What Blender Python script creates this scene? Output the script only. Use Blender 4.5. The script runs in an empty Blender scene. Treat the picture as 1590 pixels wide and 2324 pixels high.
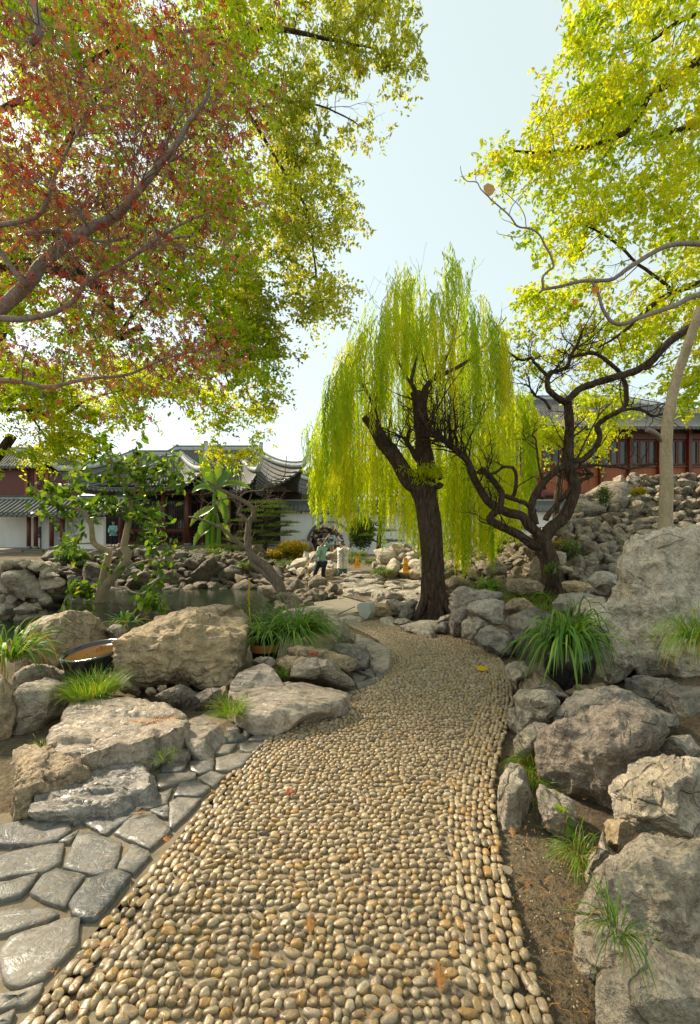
import bpy, math, random, bmesh
import numpy as np
from mathutils import Vector, Matrix
sc = bpy.context.scene
COL = sc.collection
rng = np.random.RandomState(7)
R = math.radians
PI = math.pi
# ---------------------------------------------------------------- camera, world, sun, exposure
F_PX, CX, HY, CAMZ = 950.0, 795.0, 1200.0, 1.55      # focal length, centre and horizon in pixels of a 1590 x 2324 picture
cam = bpy.data.cameras.new('camera'); camo = bpy.data.objects.new('camera', cam); COL.objects.link(camo)
camo.location = (0, 0, CAMZ); camo.rotation_euler = (R(90), 0, 0)
cam.sensor_fit = 'VERTICAL'; cam.sensor_height = 36.0; cam.lens = 36.0*F_PX/2324.0
cam.shift_y = (HY-1162.0)/2324.0
cam.clip_start = 0.05; cam.clip_end = 2000
sc.camera = camo
SUN_AZ, SUN_EL = R(-57), R(40)
world = bpy.data.worlds.new('World'); sc.world = world; world.use_nodes = True
wn = world.node_tree.nodes; wl = world.node_tree.links; wn.clear()
sky = wn.new('ShaderNodeTexSky'); sky.sky_type = 'NISHITA'; sky.sun_disc = False
sky.sun_elevation = SUN_EL; sky.sun_rotation = SUN_AZ; sky.dust_density = 1.2; sky.air_density = 1.0; sky.altitude = 10
bg1 = wn.new('ShaderNodeBackground'); bg1.inputs['Strength'].default_value = 0.05
wl.new(sky.outputs[0], bg1.inputs[0])
bg2 = wn.new('ShaderNodeBackground'); bg2.inputs['Color'].default_value = (0.83, 0.93, 0.80, 1); bg2.inputs['Strength'].default_value = 0.45
add = wn.new('ShaderNodeAddShader'); wl.new(bg1.outputs[0], add.inputs[0]); wl.new(bg2.outputs[0], add.inputs[1])
wo = wn.new('ShaderNodeOutputWorld'); wl.new(add.outputs[0], wo.inputs[0])
sl = bpy.data.lights.new('sun', 'SUN'); sl.energy = 4.6; sl.angle = R(6.0); sl.color = (1.0, 0.87, 0.66)
so = bpy.data.objects.new('sun', sl); COL.objects.link(so)
sdir = Vector((math.sin(SUN_AZ)*math.cos(SUN_EL), math.cos(SUN_AZ)*math.cos(SUN_EL), math.sin(SUN_EL)))
so.rotation_euler = sdir.to_track_quat('Z', 'Y').to_euler(); so.location = (-3, 20, 15)
sc.view_settings.view_transform = 'Standard'; sc.view_settings.look = 'None'
sc.view_settings.gamma = 1.0; sc.view_settings.use_curve_mapping = False
sc.view_settings.exposure = 0.82
# ---------------------------------------------------------------- placing helpers
def W(x, y, Y):
    return np.array([(x-CX)/F_PX*Y, Y, CAMZ-(y-HY)/F_PX*Y])
def sstep(a, b, x):
    t = np.clip((x-a)/(b-a), 0, 1); return t*t*(3-2*t)
def zpath(Y):
    return -0.38*sstep(3.5, 9.5, Y)-0.2*sstep(12, 17, Y)
def G(x, y, dz=0.0):
    Y = 4.0
    for _ in range(40):
        Y = 0.5*Y+0.5*F_PX*(CAMZ-zpath(Y)-dz)/max(y-HY, 20)
    return np.array([(x-CX)/F_PX*Y, Y, float(zpath(Y))+dz])
# ---------------------------------------------------------------- object helpers
def setparent(o, parent):
    if parent is None: return
    o.parent = parent
    if parent.type == 'EMPTY': o.matrix_parent_inverse = Matrix.Translation(-parent.location)
def tag(o, label=None, cat=None, group=None, kind=None):
    if label: o['label'] = label
    if cat: o['category'] = cat
    if group: o['group'] = group
    if kind: o['kind'] = kind
    return o
def thing(name, label, cat, loc, group=None):
    o = bpy.data.objects.new(name, None); COL.objects.link(o); o.location = Vector([float(c) for c in loc]); o.empty_display_size = .1
    return tag(o, label, cat, group)
def link(name, me, parent=None):
    o = bpy.data.objects.new(name, me); COL.objects.link(o); setparent(o, parent); return o
def mkmesh(name, V, F, mat=None, smooth=True, rnd=None):
    V = np.asarray(V, dtype=np.float32)
    me = bpy.data.meshes.new(name)
    if isinstance(F, np.ndarray):
        nf, k = F.shape
        me.vertices.add(len(V)); me.vertices.foreach_set('co', V.ravel())
        me.loops.add(nf*k); me.loops.foreach_set('vertex_index', F.astype(np.int32).ravel())
        me.polygons.add(nf); me.polygons.foreach_set('loop_start', np.arange(0, nf*k, k, dtype=np.int32))
        me.polygons.foreach_set('loop_total', np.full(nf, k, dtype=np.int32))
        me.update(calc_edges=True)
    else:
        me.from_pydata(V.tolist(), [], F); me.update()
    if smooth: me.polygons.foreach_set('use_smooth', np.ones(len(me.polygons), dtype=bool))
    if rnd is not None:
        a = me.attributes.new('rnd', 'FLOAT', 'POINT'); a.data.foreach_set('value', np.asarray(rnd, dtype=np.float32))
    if mat: me.materials.append(mat)
    return me
def mk(name, V, F, mat=None, parent=None, smooth=True, rnd=None):
    return link(name, mkmesh(name, V, F, mat, smooth, rnd), parent)
class MB:
    def __init__(s): s.V = []; s.F = []; s.n = 0; s.r = []
    def add(s, V, F, r=0.5):
        V = np.asarray(V, float); s.V.append(V); s.F += [[int(i)+s.n for i in f] for f in F]; s.n += len(V)
        s.r.append(np.full(len(V), r)); return s
    def box(s, c, size, rz=0, r=0.5, tilt=None):
        hx, hy, hz = [q/2 for q in size]
        v = np.array([[sx*hx, sy*hy, sz*hz] for sx in (-1, 1) for sy in (-1, 1) for sz in (-1, 1)])
        if tilt is not None: v = v @ np.array(tilt.to_3x3()).T
        ca, sa = math.cos(rz), math.sin(rz)
        v = np.c_[v[:, 0]*ca-v[:, 1]*sa, v[:, 0]*sa+v[:, 1]*ca, v[:, 2]]+np.array(c, float)
        return s.add(v, [[0, 1, 3, 2], [4, 6, 7, 5], [0, 4, 5, 1], [2, 3, 7, 6], [0, 2, 6, 4], [1, 5, 7, 3]], r)
    def bar(s, a, b, w, h=None, r=0.5):
        h = h or w; a = np.array(a, float); b = np.array(b, float); d = b-a; L = np.linalg.norm(d); d /= L
        up = np.array([0, 0, 1.]) if abs(d[2]) < .95 else np.array([0, 1., 0]); x = np.cross(up, d); x /= np.linalg.norm(x); z = np.cross(d, x)
        v = [p+sx*x*w/2+sz*z*h/2 for p in (a, b) for sx, sz in ((-1, -1), (1, -1), (1, 1), (-1, 1))]
        return s.add(v, [[0, 1, 2, 3][::-1], [4, 5, 6, 7], [0, 1, 5, 4], [1, 2, 6, 5], [2, 3, 7, 6], [3, 0, 4, 7]], r)
    def tube(s, P, rad, sides=8, lump=0.0, r=0.5, seed=0, cap=True):
        V, F = tube(P, rad, sides, lump, seed, cap); return s.add(V, F, r)
    def build(s, name, mat, parent=None, smooth=False):
        return mk(name, np.concatenate(s.V), s.F, mat, parent, smooth, np.concatenate(s.r))
def catmull(P, n):
    P = np.asarray(P, float)
    if len(P) < 3: return np.array([P[0]+(P[-1]-P[0])*t for t in np.linspace(0, 1, n*(len(P)-1)+1)])
    Q = np.vstack([2*P[0]-P[1], P, 2*P[-1]-P[-2]]); out = []
    for i in range(len(P)-1):
        p0, p1, p2, p3 = Q[i:i+4]
        for t in np.arange(n)/n:
            out.append(.5*((2*p1)+(-p0+p2)*t+(2*p0-5*p1+4*p2-p3)*t*t+(-p0+3*p1-3*p2+p3)*t**3))
    out.append(P[-1]); return np.array(out)
def tube(P, rad, sides=8, lump=0.0, seed=0, cap=True):
    P = np.asarray(P, float); n = len(P)
    rad = np.full(n, rad) if np.isscalar(rad) else np.asarray(rad, float)
    T = np.gradient(P, axis=0); T /= np.linalg.norm(T, axis=1)[:, None]+1e-9
    ref = np.array([0, 1., .0]) if abs(T[0][1]) < .9 else np.array([1., 0, 0])
    A = np.cross(T, ref); A /= np.linalg.norm(A, axis=1)[:, None]+1e-9
    B = np.cross(T, A)
    th = np.linspace(0, 2*PI, sides, endpoint=False)
    rr = rad[:, None]*np.ones((1, sides))
    if lump:
        rs = np.random.RandomState(seed+11)
        ph = rs.rand(4)*6.28; z = np.cumsum(np.r_[0, np.linalg.norm(np.diff(P, axis=0), axis=1)])/(rad.max()*2)
        rr = rr*(1+lump*(np.sin(3*th[None]+ph[0]+z[:, None]*.7)*.5+np.sin(5*th[None]+ph[1]-z[:, None]*1.9)*.35+np.sin(2*th[None]+ph[2]+z[:, None]*3.1)*.4+rs.randn(n, sides)*.18))
    V = P[:, None]+rr[..., None]*(np.cos(th)[None, :, None]*A[:, None]+np.sin(th)[None, :, None]*B[:, None])
    V = V.reshape(-1, 3); F = []
    for i in range(n-1):
        for j in range(sides):
            a = i*sides+j; b = i*sides+(j+1) % sides; F.append([a, a+sides, b+sides, b])
    if cap: F.append(list(range(sides))); F.append([(n-1)*sides+j for j in range(sides)][::-1])
    return V, F
def inst(T, F, P, A, B, C, r=None):
    T = np.asarray(T, float); F = np.asarray(F); n = len(P)
    V = P[:, None]+T[None, :, 0:1]*A[:, None]+T[None, :, 1:2]*B[:, None]+T[None, :, 2:3]*C[:, None]
    FF = (F[None]+(np.arange(n)*len(T))[:, None, None]).reshape(-1, F.shape[1])
    rr = None if r is None else np.repeat(r, len(T))
    return V.reshape(-1, 3), FF, rr
def unit(v): return v/(np.linalg.norm(v, axis=-1, keepdims=True)+1e-9)
def rand_unit(n): return unit(rng.randn(n, 3))
_ico = {}
def ico(k):
    if k not in _ico:
        bm = bmesh.new(); bmesh.ops.create_icosphere(bm, subdivisions=k, radius=1.0)
        bm.verts.ensure_lookup_table()
        _ico[k] = (np.array([v.co[:] for v in bm.verts]), np.array([[v.index for v in f.verts] for f in bm.faces])); bm.free()
    return _ico[k][0].copy(), _ico[k][1]
def _h(ix, iy, iz, s):
    n = (ix*374761393+iy*668265263+iz*2147483647+s*1274126177) & 0xffffffff
    n = ((n ^ (n >> 13))*1274126177) & 0xffffffff; n = n ^ (n >> 16)
    return (n & 0xffff)/65535.0
def vnoise(P, s=0):
    Pf = np.floor(P); f = P-Pf; i = Pf.astype(np.int64); f = f*f*f*(f*(f*6-15)+10)
    out = 0
    for dx in (0, 1):
        for dy in (0, 1):
            for dz in (0, 1):
                w = (f[:, 0] if dx else 1-f[:, 0])*(f[:, 1] if dy else 1-f[:, 1])*(f[:, 2] if dz else 1-f[:, 2])
                out = out+w*_h(i[:, 0]+dx, i[:, 1]+dy, i[:, 2]+dz, s)
    return out*2-1
def fbm(P, o=4, s=0, ridged=False):
    a = 1.; t = 0; tot = 0
    for k in range(o):
        v = vnoise(P*2.03**k+k*7.7, s+k)
        if ridged: v = 1-2*np.abs(v)
        t = t+a*v; tot += a; a *= .5
    return t/tot
def inpoly(x, y, poly):
    x = np.asarray(x); y = np.asarray(y); c = np.zeros(x.shape, bool); n = len(poly)
    for i in range(n):
        x1, y1 = poly[i][:2]; x2, y2 = poly[i-1][:2]
        c ^= ((y1 > y) != (y2 > y)) & (x < (x2-x1)*(y-y1)/((y2-y1) if y2 != y1 else 1e-9)+x1)
    return c
def polydist(x, y, line):
    best = np.full(np.shape(x), 1e9); bs = np.zeros(np.shape(x)); s0 = 0
    for (x1, y1), (x2, y2) in zip(line[:-1], line[1:]):
        dx, dy = x2-x1, y2-y1; L2 = dx*dx+dy*dy
        t = np.clip(((x-x1)*dx+(y-y1)*dy)/L2, 0, 1); d = np.hypot(x-x1-t*dx, y-y1-t*dy)
        bs = np.where(d < best, s0+t*math.sqrt(L2), bs); best = np.minimum(best, d); s0 += math.sqrt(L2)
    return best, bs
# ---------------------------------------------------------------- materials
def newmat(name):
    m = bpy.data.materials.new(name); m.use_nodes = True; nt = m.node_tree; nt.nodes.clear(); return m, nt
def N(nt, typ, ins=None, **props):
    n = nt.nodes.new('ShaderNode'+typ)
    for k, v in props.items(): setattr(n, k, v)
    for k, v in (ins or {}).items():
        s = n.inputs[k]
        if isinstance(v, bpy.types.NodeSocket): nt.links.new(v, s)
        else:
            if isinstance(v, tuple) and len(v) == 3 and s.type == 'RGBA': v = (*v, 1)
            s.default_value = v
    return n
def ramp(nt, fac, stops, interp='LINEAR'):
    n = nt.nodes.new('ShaderNodeValToRGB'); nt.links.new(fac, n.inputs[0]); cr = n.color_ramp; cr.interpolation = interp
    while len(cr.elements) < len(stops): cr.elements.new(.5)
    for e, (p, c) in zip(cr.elements, stops):
        e.position = p; e.color = (*c, 1) if len(c) == 3 else c
    return n.outputs[0]
def g3(v): return (v, v, v)
def mixc(nt, f, a, b, mode='MIX'):
    n = nt.nodes.new('ShaderNodeMix'); n.data_type = 'RGBA'; n.blend_type = mode
    for i, v in ((0, f), (6, a), (7, b)):
        if isinstance(v, bpy.types.NodeSocket): nt.links.new(v, n.inputs[i])
        else: n.inputs[i].default_value = v if i == 0 else ((*v, 1) if len(v) == 3 else v)
    return n.outputs[2]
def pos(nt, scale=(1, 1, 1)):
    g = N(nt, 'NewGeometry'); m = N(nt, 'Mapping', {'Vector': g.outputs['Position'], 'Scale': scale}); return m.outputs[0]
def opos(nt, scale=(1, 1, 1)):
    g = N(nt, 'TexCoord'); m = N(nt, 'Mapping', {'Vector': g.outputs['Object'], 'Scale': scale}); return m.outputs[0]
def noise(nt, vec, sc_, det=4, rough=.55, dist=0.0):
    return N(nt, 'TexNoise', {'Vector': vec, 'Scale': sc_, 'Detail': det, 'Roughness': rough, 'Distortion': dist}).outputs['Fac']
def rnds(nt, src):
    if src == 'obj': return N(nt, 'ObjectInfo').outputs['Random']
    return N(nt, 'Attribute', attribute_name='rnd').outputs['Fac']
def finish(nt, col, rough=.8, bump=None, bdist=.02, spec=.4, metal=0, strength=1.0, extra=None):
    b = N(nt, 'BsdfPrincipled', {'Base Color': col, 'Roughness': rough, 'Specular IOR Level': spec, 'Metallic': metal})
    if bump is not None:
        bb = N(nt, 'Bump', {'Height': bump, 'Distance': bdist, 'Strength': strength}); nt.links.new(bb.outputs[0], b.inputs['Normal'])
    for k, v in (extra or {}).items():
        if isinstance(v, bpy.types.NodeSocket): nt.links.new(v, b.inputs[k])
        else: b.inputs[k].default_value = v
    o = N(nt, 'OutputMaterial'); nt.links.new(b.outputs[0], o.inputs[0]); return b
def math_(nt, op, a, b=0.5, c=0.0):
    n = nt.nodes.new('ShaderNodeMath'); n.operation = op
    for i, v in enumerate((a, b, c)):
        if isinstance(v, bpy.types.NodeSocket): nt.links.new(v, n.inputs[i])
        elif i < len(n.inputs): n.inputs[i].default_value = v
    return n.outputs[0]
def rockmat(name, c1, c2, dark, rough=(.55, .85), lich=.45, vein=.25, bd=.03, stretch=(1, 1, 1), src='obj', fine=1.0):
    m, nt = newmat(name); p = pos(nt, stretch)
    n1 = noise(nt, p, 1.7, 5, .6, .6); n2 = noise(nt, p, 9*fine, 6, .65, .3); n3 = noise(nt, p, 55*fine, 4, .7); n4 = noise(nt, p, 4.5*fine, 6, .75, 1.0)
    r = rnds(nt, src)
    col = mixc(nt, ramp(nt, n1, [(.35, g3(0)), (.65, g3(1))]), c1, c2)
    col = mixc(nt, ramp(nt, n4, [(.5, g3(0)), (.68, g3(lich))]), col, dark)
    sp = ramp(nt, n3, [(.3, g3(.65)), (.52, g3(1.1)), (.75, g3(1.4))])
    col = mixc(nt, 1.0, col, sp, 'MULTIPLY')
    col = mixc(nt, 1.0, col, ramp(nt, n2, [(.3, g3(.6)), (.6, g3(1.3))]), 'MULTIPLY')
    v = noise(nt, p, 3.1*fine, 3, .5, 1.5); vv = ramp(nt, v, [(.485, g3(0)), (.5, g3(vein)), (.515, g3(0))])
    col = mixc(nt, vv, col, (.62, .58, .5))
    col = mixc(nt, 1.0, col, ramp(nt, r, [(0, (.80, .80, .82)), (.5, (1, .98, .95)), (1, (1.15, 1.08, .98))]), 'MULTIPLY')
    ng = noise(nt, p, 2.4, 4, .6); col = mixc(nt, ramp(nt, ng, [(.56, g3(0)), (.72, g3(.45))]), col, (.13, .125, .05))
    vo = N(nt, 'TexVoronoi', {'Vector': p, 'Scale': 3.4*fine}, feature='DISTANCE_TO_EDGE').outputs[0]
    wv = mixc(nt, .35, p, N(nt, 'TexNoise', {'Vector': p, 'Scale': 2.5}).outputs[1])
    vo = N(nt, 'TexVoronoi', {'Vector': wv, 'Scale': 4.5*fine}, feature='DISTANCE_TO_EDGE').outputs[0]
    crack = ramp(nt, vo, [(0, g3(0)), (.035, g3(1))])
    gate = ramp(nt, n1, [(.5, g3(0)), (.56, g3(1))])
    crk = math_(nt, 'MULTIPLY', math_(nt, 'SUBTRACT', 1.0, crack), gate)
    h = math_(nt, 'ADD', math_(nt, 'MULTIPLY', n2, 1.0), math_(nt, 'MULTIPLY', n3, .16))
    h = math_(nt, 'ADD', h, math_(nt, 'MULTIPLY', n4, .6)); h = math_(nt, 'SUBTRACT', h, math_(nt, 'MULTIPLY', crk, .35))
    ro = ramp(nt, n2, [(.35, g3(rough[0])), (.65, g3(rough[1]))])
    finish(nt, col, ro, h, bd*2.2, .35); return m
M = {}
M['rock_warm'] = rockmat('rock warm', (.47, .35, .20), (.33, .25, .16), (.12, .085, .05), lich=.5, fine=1.3)
M['rock_grey'] = rockmat('rock grey', (.40, .34, .26), (.26, .225, .175), (.08, .065, .05), lich=.7, fine=1.3)
M['rock_dark'] = rockmat('rock dark', (.30, .25, .205), (.17, .145, .12), (.05, .04, .032), lich=.8, fine=1.6)
M['rock_pale'] = rockmat('rock pale', (.56, .49, .39), (.42, .35, .25), (.16, .125, .085), lich=.4, vein=.3, bd=.05, fine=1.1)
M['rock_bright'] = rockmat('scholar rock', (.66, .59, .49), (.54, .46, .35), (.24, .19, .13), lich=.35, vein=.2, bd=.07, fine=1.0)
M['rock_mid'] = rockmat('rockery stone', (.46, .39, .30), (.30, .245, .18), (.075, .058, .04), lich=.75, bd=.09, fine=1.0)
M['rock_wet'] = rockmat('wet slab', (.22, .20, .175), (.13, .125, .12), (.07, .065, .06), rough=(.16, .4), lich=.35, stretch=(1, 2.2, 1), bd=.012)
M['rock_slab'] = rockmat('rock slab', (.38, .31, .235), (.27, .225, .175), (.12, .10, .08), rough=(.22, .5), lich=.4, stretch=(1, 2.2, 1), bd=.02)
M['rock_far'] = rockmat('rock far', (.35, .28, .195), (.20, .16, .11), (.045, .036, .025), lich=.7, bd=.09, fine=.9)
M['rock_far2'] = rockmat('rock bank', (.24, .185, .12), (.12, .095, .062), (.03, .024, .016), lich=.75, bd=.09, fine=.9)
M['rock_flat'] = rockmat('rock terrace', (.48, .42, .33), (.31, .265, .20), (.11, .09, .07), rough=(.3, .6), lich=.5, bd=.05, fine=.9)
def pebmat(name, src):
    m, nt = newmat(name); p = pos(nt); r = rnds(nt, src)
    pal = [(0, (.33, .28, .205)), (.1, (.46, .40, .30)), (.2, (.27, .235, .19)), (.3, (.40, .30, .155)), (.4, (.50, .45, .36)), (.5, (.26, .215, .16)), (.58, (.40, .35, .29)), (.66, (.42, .27, .10)), (.71, (.38, .33, .26)), (.79, (.095, .095, .10)), (.82, (.36, .32, .25)), (.9, (.24, .20, .155)), (.96, (.56, .51, .42))]
    col = ramp(nt, r, pal, 'CONSTANT')
    off = N(nt, 'CombineXYZ', {'X': math_(nt, 'MULTIPLY', r, 37.), 'Y': math_(nt, 'MULTIPLY', r, 91.)}).outputs[0]
    pp = N(nt, 'VectorMath', {0: p, 1: off}, operation='ADD').outputs[0]
    n1 = noise(nt, pp, 28, 4, .6, 1.2); n2 = noise(nt, pp, 160, 3, .6)
    col = mixc(nt, ramp(nt, n1, [(.42, g3(0)), (.7, g3(.75))]), col, (.50, .36, .17))
    col = mixc(nt, ramp(nt, noise(nt, pp, 45, 4, .6, 2.5), [(.47, g3(0)), (.5, g3(.4)), (.53, g3(0))]), col, (.60, .56, .48))
    col = mixc(nt, 1.0, col, ramp(nt, n2, [(.3, g3(.72)), (.6, g3(1.1))]), 'MULTIPLY')
    col = mixc(nt, 1., col, (.74, .65, .51), 'MULTIPLY')
    finish(nt, col, ramp(nt, n1, [(.3, g3(.28)), (.7, g3(.5))]), math_(nt, 'ADD', n1, math_(nt, 'MULTIPLY', n2, .15)), .004, .5); return m
M['peb_o'] = pebmat('pebble', 'obj'); M['peb_a'] = pebmat('pebbles', 'attr')
def simple(name, c, rough=.7, var=.25, sc_=8, bd=.004, spec=.4, src=None, metal=0, c2=None, stretch=(1, 1, 1), coat=0):
    m, nt = newmat(name); p = pos(nt, stretch); n1 = noise(nt, p, sc_, 5, .6, .3)
    col = mixc(nt, n1, tuple(max(0, k*(1-var)) for k in c), c2 or tuple(k*(1+var) for k in c))
    if src: col = mixc(nt, 1.0, col, ramp(nt, rnds(nt, src), [(0, g3(.75)), (1, g3(1.25))]), 'MULTIPLY')
    finish(nt, col, rough, n1, bd, spec, metal, extra={'Coat Weight': coat}); return m
def mortmat():
    m, nt = newmat('mortar bed'); p = pos(nt); n1 = noise(nt, p, 40, 5, .65); n2 = noise(nt, p, 2.3, 5, .6)
    col = mixc(nt, n1, (.13, .105, .07), (.27, .22, .15)); col = mixc(nt, ramp(nt, n2, [(.5, g3(0)), (.66, g3(.7))]), col, (.085, .095, .035))
    finish(nt, col, .92, n1, .006, .2); return m
M['mortar'] = mortmat()
def soilmat():
    m, nt = newmat('soil'); p = pos(nt); n1 = noise(nt, p, 3, 6, .65); n2 = noise(nt, p, 30, 5, .7); n3 = noise(nt, p, 140, 3, .7)
    col = mixc(nt, ramp(nt, n1, [(.35, g3(0)), (.65, g3(1))]), (.15, .11, .067), (.24, .19, .12))
    col = mixc(nt, 1.0, col, ramp(nt, n2, [(.3, g3(.55)), (.65, g3(1.25))]), 'MULTIPLY')
    col = mixc(nt, ramp(nt, n3, [(.62, g3(0)), (.68, g3(.5))]), col, (.08, .06, .04))
    finish(nt, col, .95, math_(nt, 'ADD', math_(nt, 'MULTIPLY', n2, 1.6), math_(nt, 'MULTIPLY', n3, .3)), .035, .15); return m
M['soil'] = soilmat()
def flagmat():
    m, nt = newmat('flagstone'); p = pos(nt, (1, 1, 1)); r = rnds(nt, 'obj')
    n1 = noise(nt, p, 3.0, 6, .65, .8); n2 = noise(nt, p, 14, 6, .7, .5); n3 = noise(nt, p, 70, 4, .7); pv = pos(nt, (.6, 3.5, 1)); nv = noise(nt, pv, 2.2, 4, .5, 1.6)
    col = mixc(nt, r, (.085, .085, .08), (.17, .15, .12))
    col = mixc(nt, ramp(nt, n2, [(.50, g3(0)), (.60, g3(.75))]), col, (.21, .18, .135))
    col = mixc(nt, ramp(nt, nv, [(.492, g3(0)), (.5, g3(.35)), (.508, g3(0))]), col, (.45, .43, .4))
    col = mixc(nt, 1.0, col, ramp(nt, n3, [(.3, g3(.7)), (.6, g3(1.15))]), 'MULTIPLY')
    ro = ramp(nt, n2, [(.42, g3(.34)), (.6, g3(.7))])
    h = math_(nt, 'ADD', math_(nt, 'MULTIPLY', n1, 1.6), math_(nt, 'MULTIPLY', ramp(nt, n2, [(.45, g3(0)), (.6, g3(1))]), .22)); h = math_(nt, 'ADD', h, math_(nt, 'MULTIPLY', n3, .03))
    finish(nt, col, ro, h, .007, .4); return m
M['flag'] = flagmat()
def leafmat(name, cols, trans=.55, rough=.45, src='attr', tboost=1.5, spec=.35):
    m, nt = newmat(name); r = rnds(nt, src)
    k = len(cols); col = ramp(nt, r, [(i/max(1, k-1), c) for i, c in enumerate(cols)])
    b = N(nt, 'BsdfPrincipled', {'Base Color': col, 'Roughness': rough, 'Specular IOR Level': spec})
    tc = mixc(nt, 1.0, col, (tboost*1.08, tboost, tboost*.35), 'MULTIPLY')
    t = N(nt, 'BsdfTranslucent', {'Color': tc})
    mx = N(nt, 'MixShader', {0: trans, 1: b.outputs[0], 2: t.outputs[0]})
    o = N(nt, 'OutputMaterial'); nt.links.new(mx.outputs[0], o.inputs[0]); return m
M['willow'] = leafmat('willow leaves', [(.13, .22, .01), (.24, .36, .01), (.36, .46, .01), (.50, .46, .012), (.36, .47, .01)], .65, tboost=1.9)
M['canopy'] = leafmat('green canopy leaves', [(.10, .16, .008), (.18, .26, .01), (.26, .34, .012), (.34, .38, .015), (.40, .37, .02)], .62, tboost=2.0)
M['canopy_haze'] = leafmat('hazed olive leaves', [(.10, .14, .02), (.19, .23, .035), (.27, .30, .045), (.35, .35, .05), (.38, .33, .05)], .62, tboost=1.9)  # haze mixed into the olive leaf colours, duller than the green canopy
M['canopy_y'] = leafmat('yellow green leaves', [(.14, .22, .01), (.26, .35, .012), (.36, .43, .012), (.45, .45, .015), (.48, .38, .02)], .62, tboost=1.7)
M['maple'] = leafmat('red maple leaves', [(.12, .02, .02), (.22, .025, .028), (.19, .065, .06), (.25, .12, .11), (.20, .11, .10), (.32, .03, .025), (.22, .06, .045)], .5, tboost=1.1)
M['maple_o'] = leafmat('red maple leaf', [(.12, .02, .02), (.22, .025, .028), (.21, .07, .06), (.26, .12, .11), (.31, .03, .025), (.34, .08, .03)], .5, src='obj', tboost=1.1)
M['camellia'] = leafmat('camellia leaf', [(.035, .07, .015), (.06, .12, .02), (.10, .19, .02), (.16, .25, .02), (.3, .3, .02)], .4, .42, src='obj', tboost=1.8, spec=.25)
M['camellia_a'] = leafmat('camellia leaves', [(.035, .07, .015), (.06, .12, .02), (.10, .19, .02), (.16, .25, .02)], .4, .42, tboost=1.8, spec=.25)
M['grass'] = leafmat('grass blades', [(.05, .13, .015), (.10, .22, .02), (.17, .30, .025), (.30, .32, .04)], .4, .35, tboost=1.6, spec=.25)
M['orchid'] = leafmat('strap leaves', [(.045, .11, .02), (.09, .20, .025), (.16, .28, .03), (.25, .36, .05)], .35, .5, tboost=1.5, spec=.3)
M['pine'] = leafmat('pine needles', [(.035, .08, .02), (.08, .14, .02), (.15, .21, .025), (.24, .29, .03)], .35, .5, tboost=1.3)
M['yellow_shrub'] = leafmat('yellow shrub leaves', [(.12, .14, .01), (.30, .26, .015), (.48, .33, .01), (.45, .22, .01)], .5)
M['banana'] = leafmat('banana leaf', [(.07, .15, .02), (.14, .24, .025), (.24, .32, .03)], .5, .3, src='obj', tboost=1.7)
M['far_tree'] = leafmat('far foliage', [(.13, .17, .04), (.22, .27, .06), (.32, .35, .08)], .5)
M['litter'] = leafmat('dry needles', [(.36, .13, .03), (.45, .22, .05), (.3, .16, .06)], .3)
M['yellow_leaf'] = leafmat('yellow leaf', [(.6, .4, .02), (.6, .45, .03)], .3, src='obj')
M['tan_leaf'] = leafmat('tan leaf', [(.62, .36, .20), (.62, .36, .20)], .6, src='obj', tboost=1.2)
M['orange_leaf'] = leafmat('orange leaf', [(.6, .2, .02), (.62, .22, .03)], .5, src='obj')
def barkmat(name, c1, c2, bd=.03, sc_=1.0):
    m, nt = newmat(name); p = pos(nt, (9*sc_, 9*sc_, 2.0*sc_)); n1 = noise(nt, p, 2.2, 6, .65, .8); n2 = noise(nt, pos(nt), 40, 4, .7); n3 = noise(nt, pos(nt), 3, 4)
    vo = N(nt, 'TexVoronoi', {'Vector': mixc(nt, .3, p, N(nt, 'TexNoise', {'Vector': p, 'Scale': 1.}).outputs[1]), 'Scale': 1.6}, feature='DISTANCE_TO_EDGE').outputs[0]
    h = math_(nt, 'ADD', n1, math_(nt, 'MULTIPLY', ramp(nt, vo, [(0, g3(0)), (.25, g3(1))]), .9))
    col = mixc(nt, ramp(nt, n1, [(.3, g3(0)), (.7, g3(1))]), c1, c2)
    col = mixc(nt, 1., col, ramp(nt, n2, [(.3, g3(.7)), (.65, g3(1.2))]), 'MULTIPLY')
    col = mixc(nt, ramp(nt, n3, [(.58, g3(0)), (.7, g3(.35))]), col, (.10, .12, .04))
    finish(nt, col, .9, h, bd, .25); return m
M['bark_dark'] = barkmat('dark bark', (.035, .022, .014), (.12, .075, .045), .06)
M['bark_mid'] = barkmat('brown bark', (.12, .085, .06), (.27, .21, .155), .015, 1.5)
M['bark_pale'] = barkmat('pale smooth bark', (.30, .22, .13), (.42, .33, .21), .004, .7)
M['bark_maple'] = barkmat('maple bark', (.17, .125, .10), (.30, .24, .20), .004, 1.5)
def watermat():
    m, nt = newmat('pond water'); p = pos(nt, (1, 2.6, 1)); n1 = noise(nt, p, 2.6, 4, .55, .4); n2 = noise(nt, p, 11, 3, .5)
    h = math_(nt, 'ADD', n1, math_(nt, 'MULTIPLY', n2, .3))
    finish(nt, (.016, .024, .013), .07, h, .03, .4, strength=.22); return m
M['water'] = watermat()
def plaster():
    m, nt = newmat('white plaster'); p = pos(nt, (1, 1, .35)); n1 = noise(nt, p, 1.3, 6, .7, .5); n2 = noise(nt, p, 9, 5, .7)
    col = mixc(nt, ramp(nt, n1, [(.4, g3(0)), (.75, g3(.8))]), (.76, .74, .72), (.58, .55, .49))
    col = mixc(nt, ramp(nt, n2, [(.6, g3(0)), (.75, g3(.4))]), col, (.45, .40, .32))
    finish(nt, col, .85, n2, .01, .3); return m
M['plaster'] = plaster()
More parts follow.
